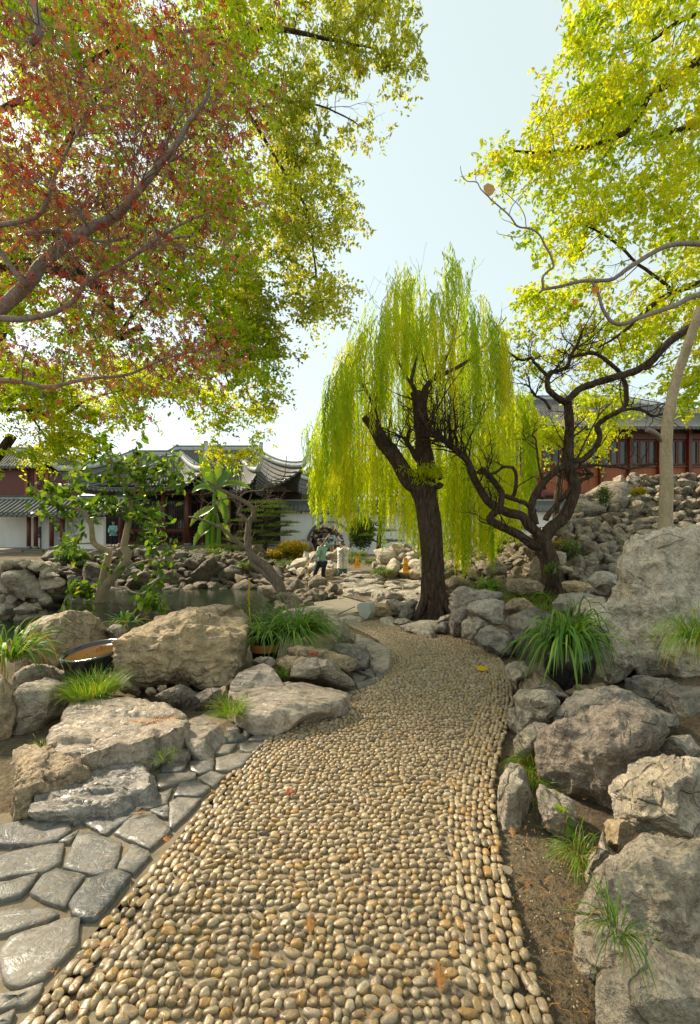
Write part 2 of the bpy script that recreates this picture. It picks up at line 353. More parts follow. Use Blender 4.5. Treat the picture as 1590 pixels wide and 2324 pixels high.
M['tile'] = simple('grey roof tile', (.12, .12, .11), .75, .4, 5, .02, c2=(.19, .185, .165))
M['ridge'] = simple('grey ridge mortar', (.55, .56, .52), .8, .35, 3, .01)
M['ridge_dark'] = simple('dark coping', (.10, .11, .10), .7, .4, 4, .01)
M['timber'] = simple('dark red timber', (.115, .032, .02), .5, .3, 6, .003)
M['timber_dark'] = simple('dark brown timber', (.035, .015, .011), .6, .3, 6, .003)
M['red_panel'] = simple('red lacquer panel', (.27, .062, .010), .38, .25, 2.5, .003, stretch=(6, 6, .6))
M['red_trim'] = simple('deep red trim', (.115, .022, .010), .4, .3, 5, .003)
M['dark'] = simple('painted interior shade', (.012, .010, .009), .9, .2, 3)  # near-black colour stands in for the shade inside rooms and openings
m_, nt_ = newmat('window glass'); finish(nt_, (.03, .035, .03), .08, noise(nt_, pos(nt_), 1.5, 2), .01, .6); M['glass'] = m_
M['granite'] = simple('pale granite slab', (.21, .175, .12), .6, .18, 30, .004)
M['granite_g'] = simple('greenish pale stone', (.44, .43, .34), .5, .15, 12, .003)
M['glaze'] = simple('black glazed jar', (.014, .013, .012), .12, .5, 4, .002, .6, coat=.4)
M['pot_green'] = simple('dark green plastic pot', (.015, .022, .018), .35, .2, 4)
M['orange_band'] = simple('orange paper band', (.38, .15, .04), .6, .2, 9)
M['basin_water'] = simple('amber basin water', (.10, .045, .015), .07, .4, 10, .001, .6)
M['sign'] = simple('orange plastic', (.90, .40, .01), .4, .08, 3)
M['sign_ink'] = simple('dark print', (.35, .05, .01), .6, .1, 3)
M['skin'] = simple('skin', (.46, .27, .19), .55, .06, 20)
def flat(name, c, rough=.8, var=.12, sc_=12, bd=.004): M[name] = simple(name, c, rough, var, sc_, bd)
flat('hair', (.012, .010, .009), .5); flat('hair_brown', (.05, .02, .013), .5); flat('jacket_green', (.24, .40, .31), .7, .1, 6, .02)
flat('trousers_navy', (.012, .022, .045), .85, .3, 8, .02); flat('shoe_black', (.012, .012, .012), .5); flat('glove_blue', (.03, .17, .33), .6)
def quilt():
    m, nt = newmat('quilted coat'); g = N(nt, 'NewGeometry'); sp = N(nt, 'SeparateXYZ', {0: g.outputs['Position']})
    a = math_(nt, 'ADD', sp.outputs[0], sp.outputs[2]); b = math_(nt, 'SUBTRACT', sp.outputs[0], sp.outputs[2])
    fa = math_(nt, 'ABSOLUTE', math_(nt, 'SINE', math_(nt, 'MULTIPLY', a, 26.))); fb = math_(nt, 'ABSOLUTE', math_(nt, 'SINE', math_(nt, 'MULTIPLY', b, 26.)))
    h = math_(nt, 'POWER', math_(nt, 'MULTIPLY', fa, fb), .4)
    finish(nt, (.74, .70, .64), .7, h, .03, .3); return m
M['quilt'] = quilt()
flat('jeans', (.11, .19, .27), .85, .25, 8, .01); flat('bag_white', (.72, .74, .78), .4); flat('strap_dark', (.02, .02, .03), .5); flat('tablet_case', (.62, .50, .47), .5)
flat('cream', (.68, .60, .46), .7); flat('sage', (.45, .52, .40), .7); flat('khaki', (.52, .36, .22), .8); flat('puffer_black', (.03, .03, .035), .6, .3, 14, .02); flat('maroon', (.09, .02, .02), .8); flat('lilac', (.55, .45, .62), .8)
flat('blue_cloth', (.05, .09, .25), .8); flat('teal_jacket', (.20, .42, .40), .7); flat('pink', (.6, .42, .5), .8); flat('sunglass', (.01, .03, .05), .15)
M['bamboo'] = simple('bamboo pole', (.55, .36, .17), .5, .15, 20)
M['lamp'] = None
m_, nt_ = newmat('warm lamp glow'); e_ = N(nt_, 'Emission', {'Color': (1, .45, .08, 1), 'Strength': 6.}); o_ = N(nt_, 'OutputMaterial'); nt_.links.new(e_.outputs[0], o_.inputs[0]); M['lamp'] = m_
# ---------------------------------------------------------------- ground, pond, path, paving
LE = [(-60, 2480), (20, 2360), (100, 2264), (200, 2130), (300, 2022), (385, 1925), (480, 1805), (560, 1718), (650, 1650), (750, 1606), (815, 1563), (868, 1522), (888, 1494), (872, 1466), (835, 1440), (798, 1424), (782, 1412)]
RE = [(1330, 2480), (1275, 2360), (1235, 2264), (1190, 2130), (1152, 1990), (1127, 1850), (1128, 1760), (1148, 1670), (1166, 1600), (1160, 1545), (1140, 1500), (1100, 1460), (1040, 1431), (975, 1412), (940, 1404)]
LEw = catmull([G(*p)[:2] for p in LE], 4); REw = catmull([G(*p)[:2] for p in RE], 4)
PATH = np.vstack([LEw, REw[::-1]])
POND = [(-60, 6.0), (-3.4, 6.2), (-1.75, 7.4), (-1.45, 9.4), (.4, 9.6), (.75, 10.6), (.1, 11.6), (-1.0, 12.8), (-2.2, 14.8), (-3.0, 18.4), (-9, 19.6), (-60, 20)]
def terrain_z(X, Y):
    z = zpath(Y)+0*X
    dp, _ = polydist(X, Y, [tuple(p) for p in REw]); rx = np.interp(Y, REw[:, 1], REw[:, 0])
    right = (X > rx) & (Y < 9.3)
    z = z+np.where(right, -.03+.32*sstep(.5, 1.6, dp)*sstep(1.5, 3, Y)+.0*X, 0)
    z = z+np.where(X > 0, 1, 0)*(.5*sstep(11, 16, Y)*sstep(5, 8, X))
    left = (X < np.interp(Y, LEw[:, 1], LEw[:, 0])-.02) & (Y < 7)
    z = z+np.where(left, -.012, 0)
    inp = inpoly(X, Y, PATH.tolist())
    z = np.where(inp, zpath(Y)-.03, z)
    pd, _ = polydist(X, Y, POND+[POND[0]]); ip = inpoly(X, Y, POND)
    z = np.where(ip, z-1.6*sstep(0, .7, pd), z)
    z = z+np.where(Y > 19, 1, 0)*(.75*sstep(19, 24, Y))*np.where(X < -4, 1, 0)
    return z
xs = np.unique(np.r_[np.linspace(-160, -8, 26), np.linspace(-8, 8, 130), np.linspace(8, 160, 26)])
ys = np.unique(np.r_[np.linspace(-6, 14, 150), np.linspace(14, 45, 60), np.linspace(45, 400, 20)])
XX, YY = np.meshgrid(xs, ys); ZZ = terrain_z(XX.ravel(), YY.ravel())
ZZ = ZZ+fbm(np.c_[XX.ravel()*2, YY.ravel()*2, 0*ZZ], 4, 3)*.018*(YY.ravel() < 14)
nx, ny = len(xs), len(ys); a = (np.arange(ny-1)[:, None]*nx+np.arange(nx-1)[None]).ravel()
tag(mk('ground', np.c_[XX.ravel(), YY.ravel(), ZZ], np.c_[a, a+1, a+nx+1, a+nx], M['soil']), 'bare brown soil ground under the whole garden', None, None, 'structure')
WZ = -.95
gx = np.linspace(-60, 2.5, 60); gy = np.linspace(5.5, 20.5, 40); X2, Y2 = np.meshgrid(gx, gy); a = (np.arange(39)[:, None]*60+np.arange(59)[None]).ravel()
tag(mk('pond_water', np.c_[X2.ravel(), Y2.ravel(), 0*X2.ravel()+WZ], np.c_[a, a+1, a+61, a+60], M['water']), 'dark green rippled pond water', None, None, 'structure')
# ---- pebble path: mortar bed, then individual pebbles
k = 120
sl_, sr_ = np.linspace(0, len(LEw)-1, k), np.linspace(0, len(REw)-1, k)
Lk = np.c_[np.interp(sl_, range(len(LEw)), LEw[:, 0]), np.interp(sl_, range(len(LEw)), LEw[:, 1])]
Rk = np.c_[np.interp(sr_, range(len(REw)), REw[:, 0]), np.interp(sr_, range(len(REw)), REw[:, 1])]
V = []
for i in range(k):
    for t in np.linspace(0, 1, 14):
        p = Lk[i]*(1-t)+Rk[i]*t; e = .035 if t in (0., 1.) else 0
        V.append((p[0], p[1], float(zpath(p[1]))-e*1.3))
a = (np.arange(k-1)[:, None]*14+np.arange(13)[None]).ravel()
path = tag(mk('path', V, np.c_[a, a+1, a+15, a+14], M['mortar']), 'winding footpath of rounded tan pebbles set in mortar', None, None, 'structure')
pts = []
rowsY = []; y = PATH[:, 1].min()
while y < 9.9:
    rowsY.append(y); y += (.0305 if y < 3 else .036 if y < 5 else .043)*rng.uniform(.94, 1.06)
BAND_L, BAND_R, _B = .23, .25, .0132
for ri, y in enumerate(rowsY):
    xx = -2.6+rng.rand()*.06
    while xx < 3.6:
        w = rng.choice([.027, .036, .044, .054, .072], p=[.18, .3, .28, .17, .07])*(.94 if y < 4 else 1.15); xx += w
        pts.append((xx-w/2+rng.randn()*.002, y+rng.randn()*.006, w/2*.95, _B*rng.uniform(.72, 1.25)*(1 if y < 4 else 1.15), rng.randn()*.22, 0))
pts = np.array(pts)
okk = inpoly(pts[:, 0], pts[:, 1], PATH.tolist())
dL, _ = polydist(pts[:, 0], pts[:, 1], LEw); dR, _ = polydist(pts[:, 0], pts[:, 1], REw)
pts = pts[okk & (dL > BAND_L) & (dR > BAND_R)]
def edge_rows(E, sign, width, nrow):
    seg = np.linalg.norm(np.diff(E, axis=0), axis=1); S = np.r_[0, np.cumsum(seg)]
    out = []
    T = np.gradient(E, axis=0); T = T/np.linalg.norm(T, axis=1)[:, None]
    for j in range(nrow):
        off = (j+.5)/nrow*width+.004; s = rng.rand()*.05
        while s < S[-1]:
            L = rng.choice([.034, .043, .053, .066], p=[.25, .35, .28, .12]); s += L*.98
            p = np.array([np.interp(s, S, E[:, 0]), np.interp(s, S, E[:, 1])]); t = np.array([np.interp(s, S, T[:, 0]), np.interp(s, S, T[:, 1])]); t /= np.linalg.norm(t)
            n = np.array([t[1], -t[0]])*sign
            q = p+n*(off+rng.randn()*.005)
            out.append((q[0], q[1], L/2*.98, width/nrow/2*rng.uniform(.85, 1.15), math.atan2(t[1], t[0])+rng.randn()*.2, 1))
    return np.array(out)
pts = np.vstack([pts, edge_rows(LEw, 1, BAND_L, 7), edge_rows(REw, -1, BAND_R, 8)])
ok2 = inpoly(pts[:, 0], pts[:, 1], PATH.tolist()); pts = pts[ok2]
pts = pts[pts[:, 1] > .95]
vis = (np.abs(pts[:, 0]*F_PX/pts[:, 1]) < 800) & (HY+(CAMZ)*F_PX/pts[:, 1] < 2335)
score = np.where(vis, pts[:, 2]*pts[:, 3]/pts[:, 1]**3, -1)
order = np.argsort(-score); near = set(order[:300].tolist())
def pebble_template(k_, seed):
    V, F = ico(k_); s = np.random.RandomState(seed)
    V = np.sign(V)*np.abs(V)**s.uniform(.75, 1.0)
    for _ in range(4): n_ = unit(s.randn(3)); V = V-np.maximum(V @ n_-s.uniform(.72, .9), 0)[:, None]*n_*.8
    V = V*(1+.16*vnoise(V*1.1+seed*3.3, seed)[:, None]+.07*vnoise(V*2.3+seed, seed+5)[:, None]); return V, F
tmpl = [pebble_template(3, s) for s in range(12)]; tmpl2 = [pebble_template(2, s) for s in range(8)]
pebmesh = [mkmesh('pebble', V, F, M['peb_o']) for V, F in tmpl]
rest = [i for i in range(len(pts)) if i not in near]
for i in near:
    x, y, a_, b_, th, e = pts[i]
    o = bpy.data.objects.new('pebble', pebmesh[rng.randint(12)]); COL.objects.link(o); o.parent = path
    o.location = (x, y, float(zpath(y))+.001+rng.rand()*.005); o.rotation_euler = (rng.randn()*.12, rng.randn()*.12, th+(PI if rng.rand() > .5 else 0)); o.scale = (a_*1.04, b_*1.1, rng.uniform(.011, .018))
Vs = []; Fs = []; rs_ = []; off = 0
rest = np.array(rest); which = rng.randint(0, 8, len(rest))
for w in range(8):
    q = pts[rest[which == w]]; n = len(q)
    P = np.c_[q[:, 0], q[:, 1], zpath(q[:, 1])+.001+rng.rand(n)*.005]
    c, s = np.cos(q[:, 4]), np.sin(q[:, 4]); z0 = np.zeros(n)
    A = np.c_[c, s, rng.randn(n)*.1]*q[:, 2:3]*1.04; B = np.c_[-s, c, rng.randn(n)*.1]*q[:, 3:4]*1.1; C = np.c_[z0, z0, np.ones(n)]*rng.uniform(.011, .018, n)[:, None]
    V, F, r = inst(tmpl2[w][0], tmpl2[w][1], P, A, B, C, rng.rand(n)); Vs.append(V); Fs.append(F+off); rs_.append(r); off += len(V)
tag(mk('pebbles', np.vstack(Vs), np.vstack(Fs), M['peb_a'], path, True, np.concatenate(rs_)), None, None, None, 'stuff')
# ---- flagstones
def c6(L): return [(.3926*x, 1702.3+.3926*y) for x, y in L]
def c1(L): return [(56.7+.3569*x, 1305+.3569*y) for x, y in L]
def c2(L): return [(510.7+.3569*x, 1305+.3569*y) for x, y in L]
def c3(L): return [(1078+.3219*x, 1475.4+.3219*y) for x, y in L]
def c4(L): return [(1078+.3219*x, 1872.6+.3219*y) for x, y in L]
def c8(L): return [(964.6+.3933*x, 1078.1+.3933*y) for x, y in L]
FL = [c6(p) for p in [
 [(-60, 470), (154, 425), (370, 380), (415, 480), (330, 540), (210, 560), (60, 570), (-60, 560)],
 [(400, 380), (555, 350), (540, 380), (430, 445)], [(480, 430), (560, 360), (700, 335), (820, 345), (770, 400), (650, 470), (610, 500)],
 [(660, 490), (760, 385), (900, 385), (990, 480), (865, 585), (740, 530)], [(340, 545), (460, 475), (440, 510), (400, 545)],
 [(-60, 640), (100, 590), (250, 560), (370, 555), (355, 660), (270, 720), (120, 735), (-60, 760)],
 [(365, 690), (450, 490), (560, 490), (705, 550), (690, 640), (650, 720), (540, 735)], [(680, 700), (760, 560), (860, 595), (875, 620), (770, 730)],
 [(-60, 800), (120, 755), (220, 730), (190, 790), (120, 860), (-60, 900)], [(175, 840), (250, 740), (330, 700), (495, 740), (430, 830), (375, 925), (300, 900)],
 [(400, 910), (500, 770), (660, 710), (760, 745), (650, 890), (550, 995), (420, 975)], [(-60, 950), (154, 920), (300, 935), (345, 970), (250, 1010), (100, 1060), (-60, 1090)],
 [(60, 1100), (350, 1000), (465, 990), (455, 1120), (400, 1190), (250, 1340), (120, 1385), (20, 1340), (0, 1180)], [(-60, 1440), (120, 1405), (250, 1360), (235, 1420), (150, 1490), (-60, 1540)], [(-60, 1590), (90, 1520), (60, 1600), (-60, 1680)],
 [(870, 360), (970, 330), (975, 400), (940, 400)], [(980, 320), (1030, 290), (1165, 295), (1100, 370), (1000, 465), (980, 460)],
 [(1005, 280), (1040, 200), (1130, 190), (1220, 235), (1150, 285)], [(790, 340), (830, 300), (1000, 230), (970, 320), (870, 345)], [(1145, 175), (1220, 135), (1305, 160), (1230, 225)],
 [(900, 160), (940, 150), (1135, 145), (1130, 175), (920, 235)], [(930, 120), (980, 50), (1090, 40), (1080, 100), (1050, 140), (940, 145)], [(1100, 85), (1130, 70), (1235, 60), (1235, 130), (1150, 150), (1105, 130)],
 [(1250, 60), (1370, 30), (1470, 30), (1390, 110), (1330, 130), (1250, 130)], [(970, 5), (1040, 0), (1090, 5), (1090, 30), (970, 42)]]]
FL += [c1(p) for p in [[(1350, 930), (1380, 890), (1500, 890), (1510, 925), (1440, 970), (1340, 970)], [(1515, 890), (1590, 880), (1640, 925), (1525, 930)], [(1390, 985), (1510, 980), (1440, 1015), (1400, 1045)],
 [(1450, 965), (1540, 940), (1610, 950), (1590, 968), (1500, 975)], [(1200, 1090), (1290, 1010), (1360, 1005), (1395, 1050), (1290, 1080)], [(1420, 1060), (1480, 1015), (1630, 1010), (1560, 1045), (1500, 1062)],
 [(1365, 1085), (1520, 1072), (1500, 1110), (1440, 1140), (1370, 1125)], [(1210, 1150), (1220, 1100), (1350, 1090), (1300, 1150)], [(1280, 985), (1350, 978), (1365, 1000), (1300, 1005)]]]
FL += [c2(p) for p in [[(385, 878), (470, 860), (490, 880), (400, 893)], [(400, 902), (520, 890), (535, 905), (350, 955)], [(490, 862), (640, 840), (620, 860), (540, 888)], [(325, 965), (430, 960), (385, 1000), (235, 1000)],
 [(815, 640), (900, 652), (870, 680), (818, 690)], [(850, 620), (940, 625), (955, 660), (905, 648)], [(962, 630), (1020, 625), (1003, 662), (968, 664)], [(830, 695), (960, 672), (975, 690), (850, 735)], [(880, 600), (1030, 598), (1020, 618), (900, 618)], [(800, 742), (850, 738), (780, 775), (760, 770)]]]
pav = tag(mk('pavement', *(lambda P: (P, [list(range(len(P)))]))([tuple(G(*p, dz=-.004)) for p in [(-80, 1860), (300, 1800), (430, 1640), (560, 1560), (740, 1500), (860, 1470), (885, 1495), (866, 1523), (750, 1608), (650, 1652), (560, 1720), (480, 1807), (385, 1927), (300, 2024), (200, 2132), (100, 2266), (20, 2362), (-80, 2500)]]), M['mortar'], smooth=False), 'crazy paving of dark grey flagstones along the left of the pebble path', None, None, 'structure')
for pi_, poly in enumerate(FL):
    P = np.array([G(*p)[:2] for p in poly]); c = P.mean(0)
    Q = []
    for i in range(len(P)):
        a_, b_ = P[i], P[(i+1) % len(P)]; L = np.linalg.norm(b_-a_); m = max(1, int(L/.035)); nn = np.array([-(b_-a_)[1], (b_-a_)[0]])/(L+1e-9)
        for t in np.arange(m)/m: Q.append(a_+(b_-a_)*t+nn*rng.randn()*.0028*(t > 0))
    Q = np.array(Q); Q = c+(Q-c)*1.012; n = len(Q)
    d = Q-c; r_ = np.linalg.norm(d, axis=1, keepdims=True); un = d/r_; th = .012+rng.rand()*.01; tx, ty = rng.randn(2)*.012
    V = []; 
    for ins_, z in ((0, -.02), (0, th-.004), (.003, th), (.03, th+.0005)):
        q = Q-un*ins_; V.append(np.c_[q, zpath(q[:, 1])+z+(q-c) @ np.array([tx, ty])])
    V.append(np.array([[c[0], c[1], float(zpath(c[1]))+th+.0015]])); V = np.vstack(V); Fc = []
    for kx in range(3):
        for i in range(n): Fc.append([kx*n+i, kx*n+(i+1) % n, (kx+1)*n+(i+1) % n, (kx+1)*n+i])
    for i in range(n): Fc.append([3*n+i, 3*n+(i+1) % n, 4*n])
    o = mk('flagstone', V, Fc, M['flag'], pav)
# ---------------------------------------------------------------- rocks traced one by one
def outline_R(px, py, th):
    R_ = np.zeros(len(th)); n = len(px)
    c, s = np.cos(th), np.sin(th)
    for i in range(n):
        x1, y1, x2, y2 = px[i], py[i], px[(i+1) % n], py[(i+1) % n]
        dx, dy = x2-x1, y2-y1; den = c*dy-s*dx; den = np.where(np.abs(den) < 1e-9, 1e-9, den)
        t = (x1*dy-y1*dx)/den; u = (x1*s-y1*c)/den
        R_ = np.where((t > 0) & (u >= -1e-6) & (u <= 1+1e-6), np.maximum(R_, t), R_)
    return np.maximum(R_, 1e-3)
def make_rock(outline, C, r, u, f, T, seed, k=5, q=2.6, facets=9, amp=.10, strata=0.0, holes=0.0, back=None):
    """outline: (n,2) in the r/u plane about C; T: half thickness along f"""
    V, F = ico(k); rs = np.random.RandomState(seed)
    nrm = (np.abs(V)**q).sum(1)**(1/q); S = V/nrm[:, None]
    for _ in range(int(facets)):
        n = rs.randn(3); n[2] -= .5; n /= np.linalg.norm(n); d = rs.uniform(.60, .90)
        ex = np.maximum(S @ n-d, 0); S = S-ex[:, None]*n*.97
    x, y, w = S[:, 0], S[:, 1], S[:, 2]
    th = np.arctan2(y, x); rr = np.hypot(x, y)
    # silhouette radius of S by angle, so that the outline is met after the cuts
    nb = 72; bi = ((th+PI)/(2*PI)*nb).astype(int) % nb; mx = np.zeros(nb)
    np.maximum.at(mx, bi, rr); mx = np.convolve(np.r_[mx[-2:], mx, mx[:2]], [.1, .2, .4, .2, .1], 'valid')
    thk = (th+PI)/(2*PI)*nb-.5; m0 = np.floor(thk).astype(int); fr = thk-m0; mm = mx[m0 % nb]*(1-fr)+mx[(m0+1) % nb]*fr
    rad = rr/np.maximum(mm, .2)*outline_R(outline[:, 0], outline[:, 1], th)
    size = np.sqrt(np.ptp(outline[:, 0])*np.ptp(outline[:, 1]))
    L = np.c_[rad*np.cos(th), rad*np.sin(th), w*T]
    Pn = np.c_[L[:, 0], L[:, 1], L[:, 2]]/size
    D = unit(np.c_[x, y, w*1.0])
    st = Pn*np.array([1-min(strata, 0)*2.0, 1+max(strata, 0)*2.5, 1])
    disp = amp*(fbm(st*3.2+seed, 3, seed, True)*.6+fbm(st*7+seed, 4, seed+9, True)*.38+fbm(st*1.3+seed, 2, seed+4)*.6)
    if strata > 0: disp += amp*strata*1.1*(np.abs(((Pn[:, 1]*7+fbm(Pn*2+seed, 2, seed)*1.3) % 1)-.5)-.25)
    if holes:
        h = fbm(Pn*2.4+seed*1.7, 2, seed+21); disp -= holes*np.clip((h-.18)/.25, 0, 1)
    L = L+D*(disp*size)[:, None]
    P = C+L[:, 0:1]*r+L[:, 1:2]*u+L[:, 2:3]*f
    return P, F
def vrock(pts, Y, T, seed, label, mat='rock_grey', name='rock', cat='rock', group=None, parent=None, push=.6, **kw):
    """a rock whose outline is traced in the view at distance Y; T is its half thickness away from the camera"""
    pts = np.array(pts, float); cx, cy = (pts.min(0)+pts.max(0))/2
    C = W(cx, cy, Y); f = C-np.array([0, 0, CAMZ]); f /= np.linalg.norm(f)
    r = np.array([1, 0, 0])-f*f[0]; r /= np.linalg.norm(r); u = np.cross(r, f)
    cam_ = np.array([0, 0, CAMZ]); dC = np.dot(C-cam_, f); O = []
    for x, y in pts:
        d = W(x, y, 1.0)-cam_; p = cam_+d*dC/np.dot(d, f); O.append((np.dot(p-C, r), np.dot(p-C, u)))
    O = np.array(O)
    P, F = make_rock(O, C+f*T*(push-0.0), r, u, f, T, seed, **kw)
    o = mk(name, P, F, M[mat], parent)
    if parent is None: tag(o, label, cat, group)
    return o
def slab(pts, ztop, h, seed, label, mat='rock_slab', name='rock', cat='rock', **kw):
    """a low flat rock whose top outline lies on the plane ztop above the path level"""
    P2 = np.array([G(x, y, dz=ztop) for x, y in pts]); C = P2.mean(0)
    C = (P2.min(0)+P2.max(0))/2
    O = np.c_[P2[:, 0]-C[0], P2[:, 1]-C[1]]
    kw.setdefault('q', 4.5); kw.setdefault('amp', .05); kw.setdefault('facets', 5)
    C[2] -= h*.5
    P, F = make_rock(O, C, np.array([1, 0, 0]), np.array([0, 1, 0]), np.array([0, 0, 1.]), h*.55, seed, **kw)
    # strata break through the side, tilt of the top
    return tag(mk(name, P, F, M[mat]), label, cat)
# left side
vrock(c1([(-70, 400), (10, 300), (130, 255), (300, 245), (400, 250), (470, 280), (530, 350), (570, 410), (600, 470), (560, 580), (300, 610), (100, 620), (-70, 620)]), 4.5, .55, 11, 'rounded brown boulder behind the black basin at the left edge', 'rock_warm', k=6, amp=.09, q=3.0)
vrock(c1([(520, 350), (560, 320), (620, 320), (655, 350), (640, 420), (600, 450), (560, 440)]), 5.0, .25, 12, 'small rounded rock tucked between the two big left boulders', 'rock_grey')
vrock(c1([(830, 300), (930, 240), (1050, 200), (1110, 205), (1180, 198), (1340, 195), (1380, 230), (1450, 275), (1430, 360), (1100, 380), (850, 360)]), 4.75, .5, 13, 'flat topped rock lying behind the big brown boulder by the pond', 'rock_warm', strata=.6)
vrock([(-60, 1560), (5, 1535), (34, 1580), (36, 1640), (20, 1700), (-60, 1730)], 3.1, .3, 105, 'brown rock cut by the left edge beside the mottled grey rock', 'rock_warm', k=5)
vrock(c1([(610, 560), (600, 470), (630, 380), (700, 350), (780, 335), (860, 290), (1000, 262), (1150, 250), (1300, 248), (1400, 268), (1465, 340), (1440, 430), (1415, 500), (1400, 590), (1330, 660), (1260, 715), (1200, 730), (1110, 720), (1040, 670), (950, 655), (900, 700), (780, 740), (690, 725), (640, 660)]), 3.95, .42, 14, 'largest brown boulder with a flat top, right of the black basin', 'rock_warm', k=7, amp=.12, q=4.2, facets=9, strata=.22)
vrock(c1([(530, 650), (560, 620), (620, 615), (700, 700), (740, 740), (730, 770), (640, 750), (560, 700)]), 3.75, .16, 15, 'low brown rock wedged under the left corner of the largest boulder', 'rock_warm')
vrock(c1([(765, 745), (780, 715), (815, 712), (840, 735), (835, 760), (790, 770)]), 3.62, .05, 16, 'round tan stone under the largest boulder', 'rock_warm', k=4, amp=.03)
vrock(c1([(840, 725), (860, 700), (900, 700), (905, 725), (870, 755)]), 3.66, .05, 17, 'small tan wedge stone beside the round one', 'rock_warm', k=4, amp=.03)
vrock(c1([(820, 770), (900, 730), (990, 695), (1060, 725), (1110, 770), (1060, 880), (960, 885), (900, 840)]), 3.6, .22, 18, 'dark fractured rock below the middle of the largest boulder', 'rock_dark')
vrock(c1([(1060, 860), (1080, 770), (1170, 730), (1260, 715), (1290, 790), (1240, 850), (1150, 880)]), 3.6, .22, 19, 'squat dark brown rock under the right end of the largest boulder', 'rock_dark')
vrock(c1([(1250, 715), (1280, 705), (1290, 760), (1280, 790), (1258, 770)]), 3.45, .06, 20, 'thin upright stone chip beside the grass tuft', 'rock_warm', k=4)
vrock(c1([(-70, 640), (10, 585), (100, 568), (200, 590), (260, 620), (272, 690), (240, 730), (10, 740), (-70, 760)]), 3.75, .3, 21, 'grey rock in front of the black basin at the left edge', 'rock_grey')
vrock(c1([(-70, 760), (10, 690), (150, 665), (255, 700), (260, 790), (220, 900), (100, 980), (10, 1030), (-70, 1060)]), 3.3, .35, 22, 'mottled grey rock with litter at its foot at the left edge', 'rock_grey', k=5)
slab(c1([(140, 1000), (200, 930), (300, 815), (480, 790), (640, 765), (780, 770), (870, 800), (940, 840), (1010, 880), (1018, 985), (880, 1035), (720, 1100), (560, 1110), (400, 1150), (260, 1130), (190, 1080)]), .17, .20, 23, 'broad tilted slab with a dry fern frond lying on it', 'rock_slab', strata=.7, k=6, amp=.075)
slab(c1([(700, 1105), (860, 1020), (1015, 985), (1018, 1050), (880, 1130), (700, 1175), (660, 1150)]), .10, .16, 24, 'thin ledge of rock projecting under the fern slab', 'rock_grey', k=5)
slab(c1([(1020, 930), (1090, 885), (1180, 915), (1275, 985), (1250, 1040), (1180, 1100), (1090, 1095), (1030, 1070), (1010, 990)]), .10, .16, 25, 'smooth low slab between the fern slab and the flagstones', 'rock_slab', k=5)
slab(c1([(-70, 1130), (10, 1100), (150, 1095), (280, 1120), (410, 1165), (400, 1215), (310, 1262), (200, 1290), (60, 1370), (-70, 1430)]), .13, .22, 26, 'rough layered rock at the left edge below the fern slab', 'rock_warm', strata=.9, k=6, amp=.09)
slab(c6([(165, 375), (200, 300), (280, 240), (400, 180), (520, 65), (640, 30), (740, 55), (810, 70), (890, 135), (920, 215), (900, 245), (800, 275), (720, 320), (620, 335), (410, 345), (250, 372)]), .07, .13, 27, 'wet shiny slab with a bluish sheen next to the flagstones', 'rock_wet', strata=.8, k=6, amp=.07)
slab(c1([(890, 1150), (960, 1100), (1030, 1095), (1060, 1120), (1010, 1150)]), .05, .1, 28, 'small flat stone at the head of the dark flagstones', 'rock_grey', k=4)
slab(c2([(10, 720), (60, 665), (270, 650), (380, 648), (500, 655), (600, 670), (700, 695), (780, 722), (770, 765), (640, 825), (500, 850), (360, 878), (200, 885), (120, 850), (40, 790)]), .17, .24, 29, 'long low slab with a wet top beside the bend of the path', 'rock_slab', k=6, amp=.05, strata=.3)
slab(c2([(40, 650), (100, 600), (250, 560), (300, 580), (350, 625), (380, 650), (200, 668), (60, 672)]), .24, .3, 30, 'pale flat rock at the foot of the potted strap leaf plant', 'rock_slab', k=5)
vrock(c2([(160, 545), (230, 520), (300, 525), (330, 560), (300, 590), (200, 575)]), 4.1, .2, 31, 'smooth blue grey stone beside the dark green pot', 'rock_grey', k=4)
vrock(c2([(420, 650), (440, 580), (500, 535), (580, 525), (650, 540), (720, 580), (770, 630), (815, 660), (818, 710), (740, 705), (640, 665), (520, 660)]), 3.95, .25, 32, 'dark humped rock in front of the stacked ledge rocks', 'rock_grey', k=5)
vrock(c2([(325, 575), (330, 530), (390, 515), (480, 520), (560, 525), (500, 545), (440, 600), (400, 625), (350, 610)]), 4.2, .2, 33, 'low brown rock end left of the dark humped rock', 'rock_warm', k=5)
vrock(c2([(390, 500), (400, 465), (460, 448), (560, 462), (650, 490), (760, 505), (825, 535), (828, 590), (800, 640), (740, 595), (650, 545), (500, 530)]), 4.35, .3, 34, 'long ledge rock with a red fallen leaf on top', 'rock_warm', k=5, strata=.6)
vrock(c2([(670, 480), (720, 440), (800, 445), (900, 445), (905, 500), (940, 560), (938, 595), (850, 620), (820, 610), (825, 540), (760, 505)]), 4.75, .25, 35, 'saddle shaped rock beside the path bend', 'rock_grey', k=5)
vrock(c2([(655, 255), (700, 262), (750, 290), (790, 350), (812, 410), (800, 450), (730, 448), (690, 400), (660, 330)]), 6.2, .3, 36, 'upright grey rock behind the potted strap leaf plant', 'rock_grey', k=5)
slab(c2([(820, 430), (870, 412), (930, 425), (1000, 455), (1050, 490), (1058, 530), (1040, 575), (990, 560), (930, 545), (905, 490)]), .12, .2, 37, 'low wet rocks edging the inner bend of the path', 'rock_slab', k=5, amp=.07)
slab(c2([(810, 395), (840, 380), (880, 390), (910, 410), (850, 415)]), .08, .15, 38, 'small flat stone at the top of the inner bend', 'rock_slab', k=4)
slab(c2([(730, 268), (800, 258), (860, 265), (880, 280), (840, 295), (760, 300)]), .05, .2, 39, 'flat threshold stone at the foot of the granite bridge', 'rock_flat', k=4)
